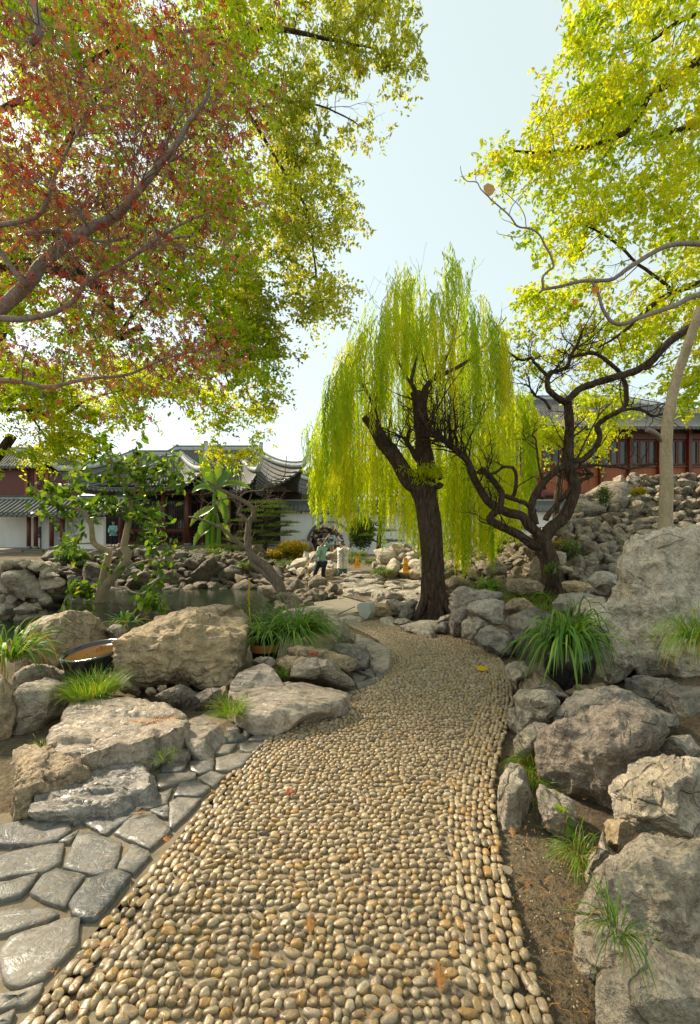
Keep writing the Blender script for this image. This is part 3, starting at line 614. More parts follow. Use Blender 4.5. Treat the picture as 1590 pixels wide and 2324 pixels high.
slab(c2([(985, 275), (1060, 268), (1100, 280), (1090, 305), (1020, 300)]), .08, .2, 40, 'flat stone just right of the upright pale slab', 'rock_flat', k=4)
slab(c2([(1110, 315), (1200, 285), (1360, 285), (1350, 320), (1330, 360), (1240, 345)]), .12, .2, 41, 'flat slab at the foot of the big willow trunk', 'rock_flat', k=5)
# right side, along the path from far to near
vrock(c8([(60, 905), (65, 860), (110, 845), (150, 852), (142, 915)]), 7.0, .2, 51, 'small squared stone at the path edge, farthest of the right row', 'rock_grey', k=4)
vrock(c8([(70, 850), (90, 820), (150, 800), (165, 830), (140, 855)]), 7.6, .2, 52, 'flat stone tucked against the willow trunk', 'rock_flat', k=4)
vrock(c8([(138, 870), (150, 790), (200, 760), (250, 750), (240, 830), (215, 925), (160, 925)]), 6.6, .3, 53, 'dark pitted stone in the right row under the pale crest', 'rock_dark', k=5)
vrock(c8([(145, 760), (160, 700), (180, 660), (215, 640), (250, 655), (330, 675), (430, 680), (445, 715), (330, 725), (250, 745), (210, 790), (170, 830)]), 7.0, .35, 54, 'crested grey rock with a curved flank right of the willow trunk', 'rock_grey', k=5, strata=.5)
vrock(c8([(238, 770), (270, 740), (330, 728), (400, 722), (455, 735), (468, 800), (462, 855), (400, 868), (330, 820), (270, 800)]), 6.1, .3, 55, 'pale blocky rock leaning on the upper right row', 'rock_pale', k=5)
vrock(c8([(213, 850), (250, 820), (310, 818), (370, 865), (310, 890), (292, 965), (215, 935)]), 6.0, .3, 56, 'rough brown stone low in the right row', 'rock_grey', k=5)
vrock(c8([(455, 775), (480, 730), (520, 710), (580, 715), (640, 765), (600, 790), (480, 800)]), 6.0, .3, 57, 'rounded tan rock above the dark one under the twisted tree', 'rock_warm', k=5)
vrock(c8([(465, 860), (475, 805), (540, 780), (610, 772), (680, 780), (735, 815), (720, 870), (640, 890), (580, 960), (560, 1030), (515, 1040), (505, 900)]), 5.3, .35, 58, 'dark rock behind the leaves of the black jar plant', 'rock_dark', k=5)
vrock(c8([(288, 950), (320, 890), (370, 878), (490, 895), (512, 970), (508, 1048), (430, 1055), (350, 1010)]), 5.3, .3, 59, 'largest brown grey boulder of the right row, touching the pebbles', 'rock_grey', k=5)
vrock(c8([(740, 800), (745, 740), (775, 690), (860, 690), (960, 690), (1045, 700), (1050, 745), (960, 775), (940, 810), (860, 820)]), 5.0, .35, 60, 'square pale rock at the foot of the twisted dark tree', 'rock_pale', k=5)
vrock(c8([(864, 810), (880, 750), (940, 715), (1030, 705), (1045, 745), (960, 780), (930, 830)]), 4.5, .2, 61, 'pale wedge of rock left of the tall pale scholar rock', 'rock_pale', k=5)
vrock(c8([(905, 1055), (925, 1010), (958, 965), (940, 900), (945, 800), (965, 765), (1040, 745), (1095, 700), (1105, 630), (1120, 590), (1090, 545), (1075, 500), (1100, 450), (1150, 405), (1185, 385), (1195, 350), (1300, 335), (1436, 300), (1560, 290), (1680, 330), (1700, 700), (1650, 1150), (1500, 1230), (1370, 1190), (1280, 1180), (1200, 1150), (1140, 1180), (1060, 1235), (1010, 1190), (985, 1130)]), 3.75, .45, 62, 'tall pale craggy scholar rock standing above the black jar', 'rock_bright', k=7, amp=.105, q=3.8, facets=9, holes=.035, strata=-.35)
vrock(c3([(200, 120), (240, 95), (340, 85), (375, 130), (370, 180), (310, 225), (300, 285), (235, 190)]), 3.75, .25, 63, 'pale rock at the widest point of the path, left of the jar', 'rock_pale', k=5)
vrock(c3([(295, 240), (320, 190), (400, 160), (500, 160), (560, 200), (620, 290), (560, 330), (400, 300), (310, 320)]), 3.6, .3, 64, 'low tan rock the black jar stands behind', 'rock_warm', k=5)
vrock(c3([(395, 290), (420, 240), (500, 215), (640, 300), (680, 340), (600, 370), (480, 330)]), 3.5, .25, 65, 'brown ledge right under the black jar', 'rock_grey', k=5)
vrock(c3([(245, 520), (240, 420), (300, 400), (290, 340), (330, 290), (450, 285), (540, 290), (610, 360), (600, 440), (540, 500), (430, 520), (380, 560), (300, 605)]), 3.1, .28, 66, 'pale rock with a notched left face at the path edge', 'rock_pale', k=6)
vrock(c3([(278, 740), (280, 650), (320, 575), (430, 505), (540, 530), (560, 600), (480, 700), (390, 780), (320, 770)]), 2.75, .25, 67, 'pale rounded rock left of the big mottled boulder', 'rock_pale', k=5)
vrock(c3([(540, 500), (560, 430), (660, 340), (720, 290), (860, 262), (1000, 275), (1180, 340), (1330, 420), (1450, 470), (1440, 560), (1340, 560), (1100, 420), (900, 400), (760, 460), (620, 530)]), 2.85, .35, 68, 'long arched rock lying behind the big mottled boulder', 'rock_grey', k=6)
vrock(c3([(380, 850), (385, 740), (400, 650), (460, 600), (540, 540), (640, 495), (780, 445), (870, 400), (960, 385), (1090, 395), (1200, 440), (1320, 510), (1350, 590), (1290, 680), (1200, 760), (1130, 860), (1060, 930), (1000, 1000), (990, 1185), (900, 1160), (820, 1130), (690, 1065), (560, 985), (450, 940), (400, 900)]), 2.35, .30, 69, 'big dark mottled boulder with angular faces beside the soil strip', 'rock_dark', k=7, amp=.10, q=3.4, facets=18)
vrock(c3([(1290, 690), (1330, 640), (1400, 620), (1520, 600), (1600, 700), (1500, 770), (1380, 770), (1290, 740)]), 2.35, .2, 70, 'small grey rock behind the big mottled boulder at the right edge', 'rock_grey', k=5)
vrock(c3([(925, 1010), (950, 970), (1020, 945), (1100, 900), (1100, 830), (1140, 780), (1250, 765), (1400, 765), (1600, 780), (1640, 1100), (1600, 1380), (1420, 1320), (1280, 1270), (1200, 1245), (1120, 1290), (1000, 1190), (950, 1100)]), 1.95, .25, 71, 'tan grey rock with eroded hollows at the right edge', 'rock_pale', k=6, amp=.13, facets=12, holes=.03)
vrock(c3([(1060, 200), (1200, 190), (1400, 235), (1620, 260), (1640, 560), (1400, 520), (1200, 380), (1060, 300)]), 3.2, .35, 103, 'grey rock filling the hollow under the tall scholar rock', 'rock_grey', k=5)
vrock(c3([(560, 300), (640, 270), (900, 230), (960, 280), (800, 340), (620, 360)]), 3.5, .3, 104, 'low brown rock right of the black jar foot', 'rock_warm', k=5)
slab(c3([(158, 930), (175, 860), (250, 755), (320, 745), (390, 790), (400, 860), (380, 930), (310, 1070), (200, 1085), (180, 1030)]), .13, .2, 72, 'flat pale rock beside the grass fringe at the soil strip', 'rock_pale', k=5)
vrock(c3([(440, 1010), (460, 955), (560, 990), (690, 1060), (720, 1150), (700, 1260), (650, 1430), (600, 1420), (540, 1330), (470, 1230)]), 2.15, .16, 73, 'slanting grey rock hanging under the mottled boulder', 'rock_grey', k=6)
vrock(c3([(910, 1230), (930, 1195), (1050, 1200), (1120, 1250), (1140, 1290), (1040, 1380), (1000, 1440), (940, 1380)]), 1.95, .14, 74, 'mossy tan rock in the gap behind the front boulder', 'rock_warm', k=5)
vrock(c3([(770, 1590), (800, 1480), (860, 1400), (905, 1260), (935, 1380), (990, 1440), (950, 1530), (880, 1640), (840, 1700)]), 1.85, .12, 75, 'smooth grey rock face beside the dark grass tuft', 'rock_grey', k=5)
vrock(c4([(668, 1000), (672, 900), (705, 790), (740, 690), (770, 590), (850, 480), (930, 330), (965, 230), (1060, 130), (1180, 20), (1300, 50), (1420, 90), (1600, 120), (1680, 500), (1650, 900), (1400, 1050), (1250, 1100), (1050, 1150), (900, 1210), (760, 1190), (690, 1130)]), 1.42, .22, 76, 'front right boulder with sharp ridges and a grass tuft', 'rock_grey', k=7, amp=.12, q=3.2, facets=18)
vrock(c4([(1030, 860), (1045, 790), (1080, 765), (1170, 785), (1280, 830), (1400, 880), (1620, 960), (1650, 1500), (860, 1560), (850, 1250), (870, 1010), (960, 975), (1030, 950)]), 1.22, .16, 77, 'nearest rock in the bottom right corner', 'rock_grey', k=6, amp=.06, facets=14)
# far side of the bridge and round it
def c5(L): return [(454+.3212*x, 993+.3212*y) for x, y in L]
def cb(L): return [(652.6+.1963*x, 1134.9+.1963*y) for x, y in L]
vrock(cb([(205, 1080), (240, 1000), (330, 955), (400, 975), (470, 1040), (530, 1060), (535, 1120), (440, 1160), (320, 1150), (225, 1140)]), 14.2, .6, 81, 'pale faceted rock the worker stands on, left of the bridge', 'rock_pale', k=5, amp=.08)
vrock(cb([(400, 960), (470, 945), (530, 980), (540, 1060), (480, 1050), (430, 1010)]), 14.8, .4, 82, 'small pale rock touching the right side of the faceted rock', 'rock_pale', k=4)
vrock(cb([(245, 930), (280, 850), (330, 800), (420, 790), (520, 800), (535, 900), (540, 990), (440, 960), (330, 955), (260, 960)]), 17.6, .5, 83, 'flat topped brown block behind the worker', 'rock_warm', k=5, q=4)
vrock(cb([(955, 1150), (990, 1060), (1060, 1040), (1180, 1060), (1320, 1090), (1335, 1150), (1240, 1175), (1130, 1180), (1000, 1225)]), 11.0, .4, 84, 'weathered rock right of the granite bridge', 'rock_flat', k=5)
vrock(cb([(985, 1350), (990, 1230), (1060, 1190), (1140, 1195), (1200, 1290), (1290, 1330), (1180, 1360), (1060, 1365)]), 9.0, .35, 85, 'brown rock beside the upright pale slab', 'rock_warm', k=5)
vrock(cb([(1140, 1220), (1160, 1160), (1240, 1150), (1340, 1190), (1420, 1150), (1500, 1170), (1480, 1240), (1470, 1300), (1390, 1280), (1300, 1340), (1200, 1290)]), 9.3, .4, 86, 'knobbly wide rock between the pale slab and the willow', 'rock_grey', k=5, amp=.12)
vrock(cb([(1290, 1350), (1310, 1290), (1380, 1240), (1460, 1280), (1470, 1350), (1440, 1395), (1340, 1380)]), 8.6, .25, 87, 'dark rounded rock at the left foot of the willow', 'rock_dark', k=4)
vrock(cb([(1200, 1420), (1260, 1380), (1370, 1370), (1425, 1390), (1400, 1420), (1300, 1450)]), 8.1, .2, 88, 'low knobbly stone at the path edge by the willow', 'rock_grey', k=4, amp=.12)
vrock(cb([(180, 1235), (140, 1215), (165, 1195), (200, 1205), (215, 1240)]), 9.4, .15, 89, 'little dark stone on the near end of the bridge', 'rock_dark', k=4)
vrock(cb([(-60, 1300), (40, 1265), (200, 1250), (370, 1255), (415, 1290), (400, 1340), (200, 1400), (0, 1400)]), 7.4, .4, 90, 'low grey rock behind the strap leaf plant', 'rock_grey', k=5)
# ---- rockeries: many stones, each a piece of its own
unit_rocks = []
for s in range(10):
    V, F = ico(3); rs = np.random.RandomState(s+50); q_ = 3.5; V = V/((np.abs(V)**q_).sum(1)**(1/q_))[:, None]
    for _ in range(16):
        n = rs.randn(3); n /= np.linalg.norm(n); ex = np.maximum(V @ n-rs.uniform(.5, .85), 0); V = V-ex[:, None]*n
    V = V*(1+.20*fbm(V*1.4+s*5, 3, s, True)[:, None]+.07*fbm(V*4+s, 2, s+3)[:, None]); unit_rocks.append((V, F))
_rm = {}
def rockmesh(i, mat):
    if (i, mat) not in _rm: _rm[(i, mat)] = mkmesh('stone', unit_rocks[i][0], unit_rocks[i][1], M[mat])
    return _rm[(i, mat)]
def rockery(poly, Yf, size, n, label, mat='rock_far', zs=.75, name='rockery', cat='rockery', core=True, mind=.55, seedv=None):
    """stones piled over the region poly of the view; Yf(x, y) gives the distance of the face"""
    poly = [tuple(p) for p in poly]; P = np.array(poly); x0, y0 = P.min(0); x1, y1 = P.max(0)
    rng = np.random.RandomState(n*7+len(label)); got = []; tries = 0
    while len(got) < n and tries < n*60:
        tries += 1; x = rng.uniform(x0, x1); y = rng.uniform(y0, y1)
        if not inpoly(x, y, poly): continue
        Y = Yf(x, y); s = size*min(rng.choice([.5, .75, 1, 1.45, 2.2], p=[.22, .26, .24, .18, .10]), 2.2 if n > 100 else 1.35)
        w = W(x, y, Y)
        if all((w[0]-g[0])**2+(w[2]-g[2])**2+.4*(w[1]-g[1])**2 > (mind*(s+g[3]))**2 for g in got): got.append((w[0], w[1], w[2], s))
    got = np.array(got); base = got.mean(0)[:3]; base = (base[0], base[1], got[:, 2].min())
    t = thing(name, label, cat, base)
    for X, Y, Z, s in got:
        o = bpy.data.objects.new('stone', rockmesh(rng.randint(10), mat)); COL.objects.link(o); setparent(o, t)
        o.location = (X, Y+s*.3, Z); o.rotation_euler = (rng.randn()*.35, rng.randn()*.35, rng.rand()*6.28); o.scale = (s*rng.uniform(.85, 1.25), s*rng.uniform(.9, 1.2), s*zs*rng.uniform(.8, 1.25))
    if core:   # packed earth and rubble behind the face
        m = 12; V = []; 
        for j in range(m):
            for i in range(m):
                u, v = i/(m-1), j/(m-1); x, y = x0+(x1-x0)*u, y0+(y1-y0)*v
                # pull inside the region
                k_ = 0; cxx, cyy = P.mean(0)
                while not inpoly(x, y, poly) and k_ < 12: x += (cxx-x)*.12; y += (cyy-y)*.12; k_ += 1
                V.append(W(x, y, Yf(x, y)+size*.55))
        V = np.array(V); n0 = len(V); Vb = V+np.array([0, size*2.2, -.15]); a = (np.arange(m-1)[:, None]*m+np.arange(m-1)[None]).ravel()
        F = np.c_[a, a+1, a+m+1, a+m]; ring = [i for i in range(m)]+[i*m+m-1 for i in range(1, m)]+[(m-1)*m+i for i in range(m-2, -1, -1)]+[i*m for i in range(m-2, 0, -1)]
        Fs = F.tolist()+(F[:, ::-1]+n0).tolist()+[[ring[i], ring[(i+1) % len(ring)], ring[(i+1) % len(ring)]+n0, ring[i]+n0] for i in range(len(ring))]
        mk('rubble_core', np.vstack([V, Vb]), Fs, M['rock_far2'], t)
    return t
def lin(y, a, b): return lambda X, Y_: float(np.interp(Y_, [a[0], b[0]], [a[1], b[1]]))
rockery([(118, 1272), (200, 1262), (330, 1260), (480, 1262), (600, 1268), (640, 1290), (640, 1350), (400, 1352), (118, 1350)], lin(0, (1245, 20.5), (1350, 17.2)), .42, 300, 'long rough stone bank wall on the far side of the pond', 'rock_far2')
rockery([(0, 1282), (60, 1276), (100, 1284), (118, 1310), (112, 1340), (100, 1375), (85, 1400), (0, 1400)], lambda x, y: 11.4+.3*math.sin(y), .34, 46, 'pile of pale rounded stones rising from the pond at the left edge', 'rock_pale')
rockery([(608, 1325), (640, 1308), (700, 1305), (740, 1318), (700, 1345), (690, 1372), (640, 1368), (612, 1345)], lin(0, (1305, 16.2), (1372, 13.8)), .36, 34, 'heap of stones at the water edge below the worker', 'rock_far')
rockery([(690, 1268), (740, 1262), (752, 1285), (750, 1305), (700, 1312), (655, 1290)], lin(0, (1262, 21.), (1312, 18.)), .42, 30, 'low stones behind the worker beside the path to the gate', 'rock_flat')
# terrace of flat stones
t = thing('stone_terrace', 'terrace of flat wet stones crossing the middle of the garden', 'terrace', W(900, 1340, 14))
bedp = [(770, 1293), (1000, 1296), (1190, 1330), (1230, 1372), (990, 1385), (850, 1364), (760, 1346)]
bv = []
for y in np.linspace(1293, 1385, 24):
    xa_ = np.interp(y, [1293, 1346, 1385], [768, 758, 900]); xb_ = np.interp(y, [1293, 1330, 1372, 1385], [1000, 1190, 1232, 1000])
    bv += [tuple(G(xa_+(xb_-xa_)*i/7, y, .012)) for i in range(8)]
a = (np.arange(23)[:, None]*8+np.arange(7)[None]).ravel(); mk('terrace_bed', bv, np.c_[a, a+1, a+9, a+8], M['rock_far2'], t, False)
for yy in np.linspace(1296, 1372, 20):
    Yh = F_PX*(CAMZ-(-.50))/(yy-HY) if yy > 1290 else 20
    Yh = min(Yh, 21)
    z = CAMZ-(yy-HY)/F_PX*Yh
    xl = 775+(yy-1296)*.1; xr = 960+(yy-1296)*2.2 if yy < 1330 else 1120
    if yy > 1345: xl, xr = 856, 1200
    x = xl
    while x < xr:
        wpx = rng.uniform(22, 60); w = G(x+wpx/2, yy+rng.randn()*1.2, .10)
        s = wpx/F_PX*w[1]/2
        o = bpy.data.objects.new('flat_stone', rockmesh(rng.randint(10), 'rock_flat')); COL.objects.link(o); setparent(o, t)
        o.location = (w[0], w[1], w[2]-.10); o.scale = (s*1.12, s*rng.uniform(.6, .9), rng.uniform(.09, .15)); o.rotation_euler = (rng.randn()*.07, rng.randn()*.07, rng.choice([0, PI])+rng.randn()*.2); x += wpx
rockery([(628, 1338), (690, 1330), (760, 1334), (772, 1348), (700, 1362), (690, 1384), (640, 1384)], lin(0, (1330, 13.2), (1384, 10.3)), .27, 54, 'wet stones along the pond edge left of the granite bridge', 'rock_far')
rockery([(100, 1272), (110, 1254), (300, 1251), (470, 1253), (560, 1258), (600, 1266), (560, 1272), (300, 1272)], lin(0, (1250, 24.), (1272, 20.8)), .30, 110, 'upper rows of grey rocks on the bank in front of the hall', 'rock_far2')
rockery([(860, 1262), (900, 1240), (960, 1236), (1000, 1262), (1010, 1300), (960, 1310), (880, 1300), (850, 1285)], lin(0, (1236, 20.), (1310, 17.)), .5, 30, 'rounded hollowed rocks behind the two orange signs', 'rock_pale', mind=.6)
rockery([(1215, 1215), (1290, 1195), (1310, 1235), (1300, 1300), (1230, 1300)], lin(0, (1195, 14.), (1300, 10.)), .30, 36, 'stones seen through the fork of the twisted tree', 'rock_far')
rockery([(1000, 1230), (1060, 1215), (1130, 1215), (1200, 1225), (1230, 1260), (1240, 1330), (1150, 1345), (1000, 1335)], lin(0, (1215, 17.), (1345, 10.5)), .36, 150, 'brown rockery behind the willow curtain right of the trunk', 'rock_far')
rockery([(1300, 1235), (1285, 1195), (1305, 1160), (1330, 1120), (1390, 1100), (1430, 1082), (1490, 1085), (1600, 1075), (1640, 1250), (1530, 1330), (1400, 1345), (1330, 1345), (1310, 1300)], lin(0, (1080, 13.0), (1345, 8.2)), .29, 280, 'high craggy rockery mountain below the red hall', 'rock_mid', mind=.56)
vrock(c8([(340, 540), (350, 510), (420, 490), (470, 530), (470, 570), (400, 580), (350, 575)]), 11.0, .4, 95, 'white topped boulder behind the trailing willow tips', 'rock_pale', k=4)
vrock(c8([(730, 460), (770, 440), (815, 450), (812, 510), (780, 525), (740, 500)]), 8.6, .25, 96, 'pale block beside the twisted tree trunk', 'rock_pale', k=4)
vrock(c8([(765, 540), (800, 522), (850, 535), (860, 560), (800, 565)]), 8.4, .25, 97, 'flat stepping rock right of the twisted tree trunk', 'rock_pale', k=4)
vrock(c8([(470, 640), (480, 605), (560, 598), (640, 605), (690, 640), (680, 680), (560, 690), (490, 670)]), 7.9, .35, 98, 'wide tan rock left of the twisted tree base', 'rock_warm', k=5)
vrock(c8([(790, 620), (860, 605), (940, 625), (965, 650), (900, 680), (830, 675), (800, 650)]), 7.3, .35, 99, 'wide tan rock right of the twisted tree base', 'rock_warm', k=5)
vrock(c8([(945, 605), (985, 560), (1060, 555), (1110, 580), (1105, 650), (1040, 680), (980, 640)]), 5.6, .4, 100, 'pale rock behind the left shoulder of the scholar rock', 'rock_pale', k=5)
vrock(c5([(680, 735), (740, 720), (790, 750), (815, 830), (800, 850), (730, 840), (690, 790)]), 28, .8, 101, 'tall dark rock at the left edge of the moon gate', 'rock_far', k=4, amp=.15)
vrock(c5([(920, 840), (950, 800), (975, 770), (990, 850), (930, 855)]), 26, .6, 102, 'triangular brown rock on the path to the moon gate', 'rock_warm', k=4)
# ---------------------------------------------------------------- trees and plants
def PL(L, Y, jit=0.0):
    """trace of a limb: (x, y[, Y]) in the view -> points"""
    return np.array([W(p[0], p[1], p[2] if len(p) > 2 else Y) for p in L])
def limb(mb, L, Y, r0, r1, sides=8, lump=.12, seed=0, n=5, wob=0.0):
    P = catmull(PL(L, Y), n); k = len(P); rs = np.random.RandomState(seed)
    if wob: P = P+np.cumsum(rs.randn(k, 3)*wob, 0)*.3+rs.randn(k, 3)*wob*.5
    rad = np.interp(np.linspace(0, 1, k), [0, 1], [r0, r1]) if np.isscalar(r1) else None
    mb.tube(P, rad, sides, lump, seed=seed); return P, rad
def twigs(mb, P, rad, n, L, level=2, spread=.9, up=.25, seed=0, sides=4, tips=None, curl=.35, rmax=.02, t0=.15):
    rs = np.random.RandomState(seed); k = len(P)
    for _ in range(n):
        i = int(rs.uniform(t0, .99)*(k-1)); d = unit(P[min(i+1, k-1)]-P[i]+1e-6); a = unit(rs.randn(3)); a = unit(a-d*np.dot(a, d)); v = unit(d*rs.uniform(.2, .8)+a*spread+np.array([0, 0, up]))
        l = L*rs.uniform(.5, 1.2); m = max(4, int(5+l*2)); r = min(rad[i]*.55, rmax); p = P[i].copy(); pts_ = [p.copy()]
        for j in range(m):
            v = unit(v+rs.randn(3)*curl*.5+np.array([0, 0, up*.12])); p = p+v*l/m; pts_.append(p.copy())
        pts_ = np.array(pts_); rr = np.linspace(r, max(r*.25, .0025), m+1)
        mb.tube(pts_, rr, sides if level > 1 else 3, 0, cap=False)
        if tips is not None: tips.append((pts_, level))
        if level > 1: twigs(mb, pts_, rr, rs.randint(3, 6), l*.55, level-1, spread, up, rs.randint(1 << 30), sides, tips, curl, rmax, .2)
def leaf_obj(name, P, L, Wd, mat, parent, r, droop=.3, jitter=1.0, tmpl=None, axis=None, kind='stuff'):
    n = len(P); A = unit((rand_unit(n)*jitter if axis is None else axis+rand_unit(n)*jitter)+np.array([0, 0, -droop]))
    B = unit(np.cross(A, rand_unit(n))); C = np.cross(A, B)
    if tmpl is None: T = np.array([[0, 0, 0], [.45, -.5, .12], [1, 0, 0], [.45, .5, .12]]); F = np.array([[0, 1, 2], [0, 2, 3]])
    else: T, F = tmpl
    L = np.broadcast_to(L, n)[:, None]; Wd = np.broadcast_to(Wd, n)[:, None]
    V, FF, rr = inst(T, F, P, A*L, B*Wd, C*L, r)
    o = mk(name, V, FF, M[mat], parent, False, np.clip(rr, 0, 1))
    if kind: o['kind'] = kind
    return o
def clumps(poly, Y0, Y1, n, per, rad, seed=0, holes=.0):
    rs = np.random.RandomState(seed); poly = [tuple(p) for p in poly]; Q = np.array(poly); x0, y0 = Q.min(0); x1, y1 = Q.max(0); P = []; r = []
    c = 0
    while c < n:
        x, y = rs.uniform(x0, x1), rs.uniform(y0, y1)
        if not inpoly(x, y, poly): continue
        if holes and (vnoise(np.array([[x/95., y/75., seed*1.7]]), seed)[0]+.8*vnoise(np.array([[x/38., y/30., seed*2.7]]), seed+3)[0]) < holes-1.05 : continue
        Y = rs.uniform(Y0, Y1); C = W(x, y, Y); m = int(per*rs.uniform(.5, 1.5)); s = rad*rs.uniform(.5, 1.3)
        q = []
        for _ in range(4):
            u = unit(rs.randn(3)*np.array([1, 1, .45])+np.array([0, 0, -.15])); l = s*rs.uniform(1.0, 2.3); mm = m//4+1; tt = rs.rand(mm)**.8; o_ = rs.randn(3)*s*.25
            q.append(o_+tt[:, None]*u*l+rs.randn(mm, 3)*s*.16*(1.25-tt)[:, None]+np.array([0, 0, -.22])*(tt**2)[:, None]*l)
        q = np.vstack(q); m = len(q)
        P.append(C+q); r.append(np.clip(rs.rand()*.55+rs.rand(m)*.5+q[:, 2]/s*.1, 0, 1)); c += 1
    return np.vstack(P), np.concatenate(r)
# ---- weeping willow
wt = thing('weeping_willow', 'tall weeping willow with yellow green curtains and a thick dark pollarded trunk', 'willow tree', W(985, 1405, 8.9))
mb = MB()
TP = PL([(986, 1425), (985, 1400), (984, 1370), (983, 1300), (978, 1220), (970, 1160), (962, 1120), (958, 1098)], 8.9)
P = catmull(TP, 5); rad = np.interp(np.linspace(0, 1, len(P)), [0, .1, .2, .4, .8, .93, 1], [.42, .37, .29, .245, .235, .30, .26]); mb.tube(P, rad, 28, .09, seed=3)
tr = mb.build('trunk', M['bark_dark'], wt, True)
for k_, (dx, s_) in enumerate([(-.32, 1), (.30, 1), (.12, 1), (-.1, 1)]):
    m2 = MB(); b0 = W(985, 1350, 8.9-.15); m2.tube(catmull(np.array([b0+np.array([dx*.5, 0, 0]), b0+np.array([dx, -.1, -.35]), b0+np.array([dx*1.5, -.2, -.62])]), 4), np.linspace(.11, .04, 9), 8, .15, seed=k_); m2.build('root', M['bark_dark'], wt, True)
wil_limbs = []
for i_, (L, r0, r1) in enumerate([([(962, 1110), (932, 1092), (906, 1050), (888, 1025), (870, 1005), (850, 970), (833, 943)], .19, .125),
    ([(966, 1100), (968, 1060), (961, 1020), (960, 986), (957, 950), (952, 920), (944, 890)], .20, .12), ([(958, 930), (964, 895), (968, 878), (985, 860)], .10, .05),
    ([(944, 890, 9), (935, 860, 9.3), (950, 800, 9.8), (955, 745, 10.2), (960, 700, 10.6)], .05, .01), ([(968, 878, 8.9), (1010, 820, 9.5), (1036, 745, 10.2), (1044, 690, 10.9)], .04, .01),
    ([(944, 890, 9), (905, 820, 9.6), (882, 750, 10.4), (886, 710, 11)], .035, .008), ([(870, 1005, 8.9), (840, 900, 9.8), (800, 850, 10.5), (770, 840, 11)], .05, .012), ([(985, 860, 9), (1060, 820, 10), (1120, 760, 11), (1150, 720, 11.5)], .05, .012),
    ([(966, 1060), (946, 1040), (935, 1020), (925, 1005), (922, 992)], .07, .045)]):
    m2 = MB(); P, rad = limb(m2, L, 8.85, r0, r1, 12, .12, seed=20+i_); m2.build('limb', M['bark_dark'], wt, True); wil_limbs.append((P, rad))
m2 = MB(); th = np.linspace(.3, 5.9, 16); c0 = W(992, 1092, 8.75); m2.tube(np.array([c0+np.array([.10*math.cos(t), 0, .12*math.sin(t)]) for t in th]), .062, 8, .15, seed=4); m2.build('burl', M['bark_dark'], wt, True)
m2 = MB()
for j, (P, rad) in enumerate(wil_limbs): twigs(m2, P, rad, 9 if j in (3, 4, 5, 6, 7) else 7, 1.0, 2, .8, .35, 300+j, 4, None, .4, .02, .4)
m2.build('twigs', M['bark_dark'], wt, True)['kind'] = 'stuff'
topx = [700, 715, 740, 780, 800, 850, 880, 910, 960, 1010, 1050, 1080, 1120, 1150, 1180, 1215, 1240]; topy = [1010, 900, 840, 745, 700, 665, 610, 570, 600, 545, 535, 610, 665, 690, 760, 880, 960]
botx = [700, 715, 760, 800, 815, 850, 870, 900, 930, 985, 1005, 1045, 1075, 1110, 1140, 1180, 1215, 1240]; boty = [1050, 1180, 1185, 1195, 1200, 1175, 1250, 1232, 1265, 1290, 1265, 1305, 1290, 1300, 1235, 1250, 1100, 1000]
rs = np.random.RandomState(5); LP = []; LA = []; LR = []; st = MB(); hanks = []
sV = []; sF = []; soff = 0
for h in range(200):
    hx = rs.uniform(705, 1228); hY = rs.uniform(9.7, 13.2)
    if hx < 770: hY = rs.uniform(10.5, 12.5)
    front = h % 4 == 0 and 740 < hx < 1150
    if front: hY = rs.uniform(7.7, 8.7)
    ty = np.interp(hx, topx, topy); by = np.interp(hx, botx, boty)+rs.randn()*14
    u = rs.rand(); y0 = ty+(by-ty)*u**1.1*.72; lenf = rs.uniform(.35, .9)
    if rs.rand() < .62: y1 = by-rs.rand()*35
    else: y1 = min(by, y0+rs.uniform(150, 420))
    if y0 > y1-90: y0 = y1-120
    if front: y0 = ty+rs.uniform(5, 140); y1 = y0+rs.uniform(110, 300); y1 = min(y1, 960 if 850 < hx < 1090 else 1120)
    hc = rs.rand()
    for s in range(rs.randint(4, 11)):
        x = hx+rs.randn()*8; Y = hY+rs.randn()*.15; ya = y0+rs.rand()*60; yb = y1-abs(rs.randn())*38
        if yb-ya < 40: continue
        side = np.sign(hx-965+rs.randn()*60); m = int((yb-ya)/5.2)
        t = np.linspace(0, 1, m); off = rs.uniform(4, 26)*(1-np.minimum(t*5, 1))**2
        xs_ = x-side*off+np.cumsum(rs.randn(m))*.5+2.5*np.sin(t*3+rs.rand()*6); ys_ = ya-np.minimum(off*.0, 1)+(yb-ya)*t
        Pt = np.stack([(xs_-CX)/F_PX*Y, np.full(m, Y)+np.cumsum(rs.randn(m))*.006, CAMZ-(ys_-HY)/F_PX*Y], 1)
        reps = 2 if m > 0 else 1
        for _ in range(reps):
            ang = rs.rand(m)*2*PI; A = np.c_[np.cos(ang)*.42, np.sin(ang)*.42, -np.ones(m)]; LP.append(Pt+rs.randn(m, 3)*.006); LA.append(A); LR.append(np.clip(hc*.7+rs.rand(m)*.35, 0, 1))
        if s % 1 == 0 and m > 4:
            q = Pt[::4]; w_ = .004; k0 = len(q); V = np.vstack([q-np.array([w_, 0, 0]), q+np.array([w_, 0, 0])]); sV.append(V); a = np.arange(k0-1); sF.append(np.c_[a, a+1, a+k0+1, a+k0]+soff); soff += 2*k0
LP = np.vstack(LP); LA = unit(np.vstack(LA)); LR = np.concatenate(LR); n = len(LP)
B = unit(np.cross(LA, rand_unit(n))); C = np.cross(LA, B); LL = rng.uniform(.09, .155, n)[:, None]
T = np.array([[0, 0, 0], [.4, -.5, .05], [1, 0, -.05], [.4, .5, .05]]); F = np.array([[0, 1, 2], [0, 2, 3]])
V, FF, rr = inst(T, F, LP, LA*LL, B*LL*.165, C*LL, LR)
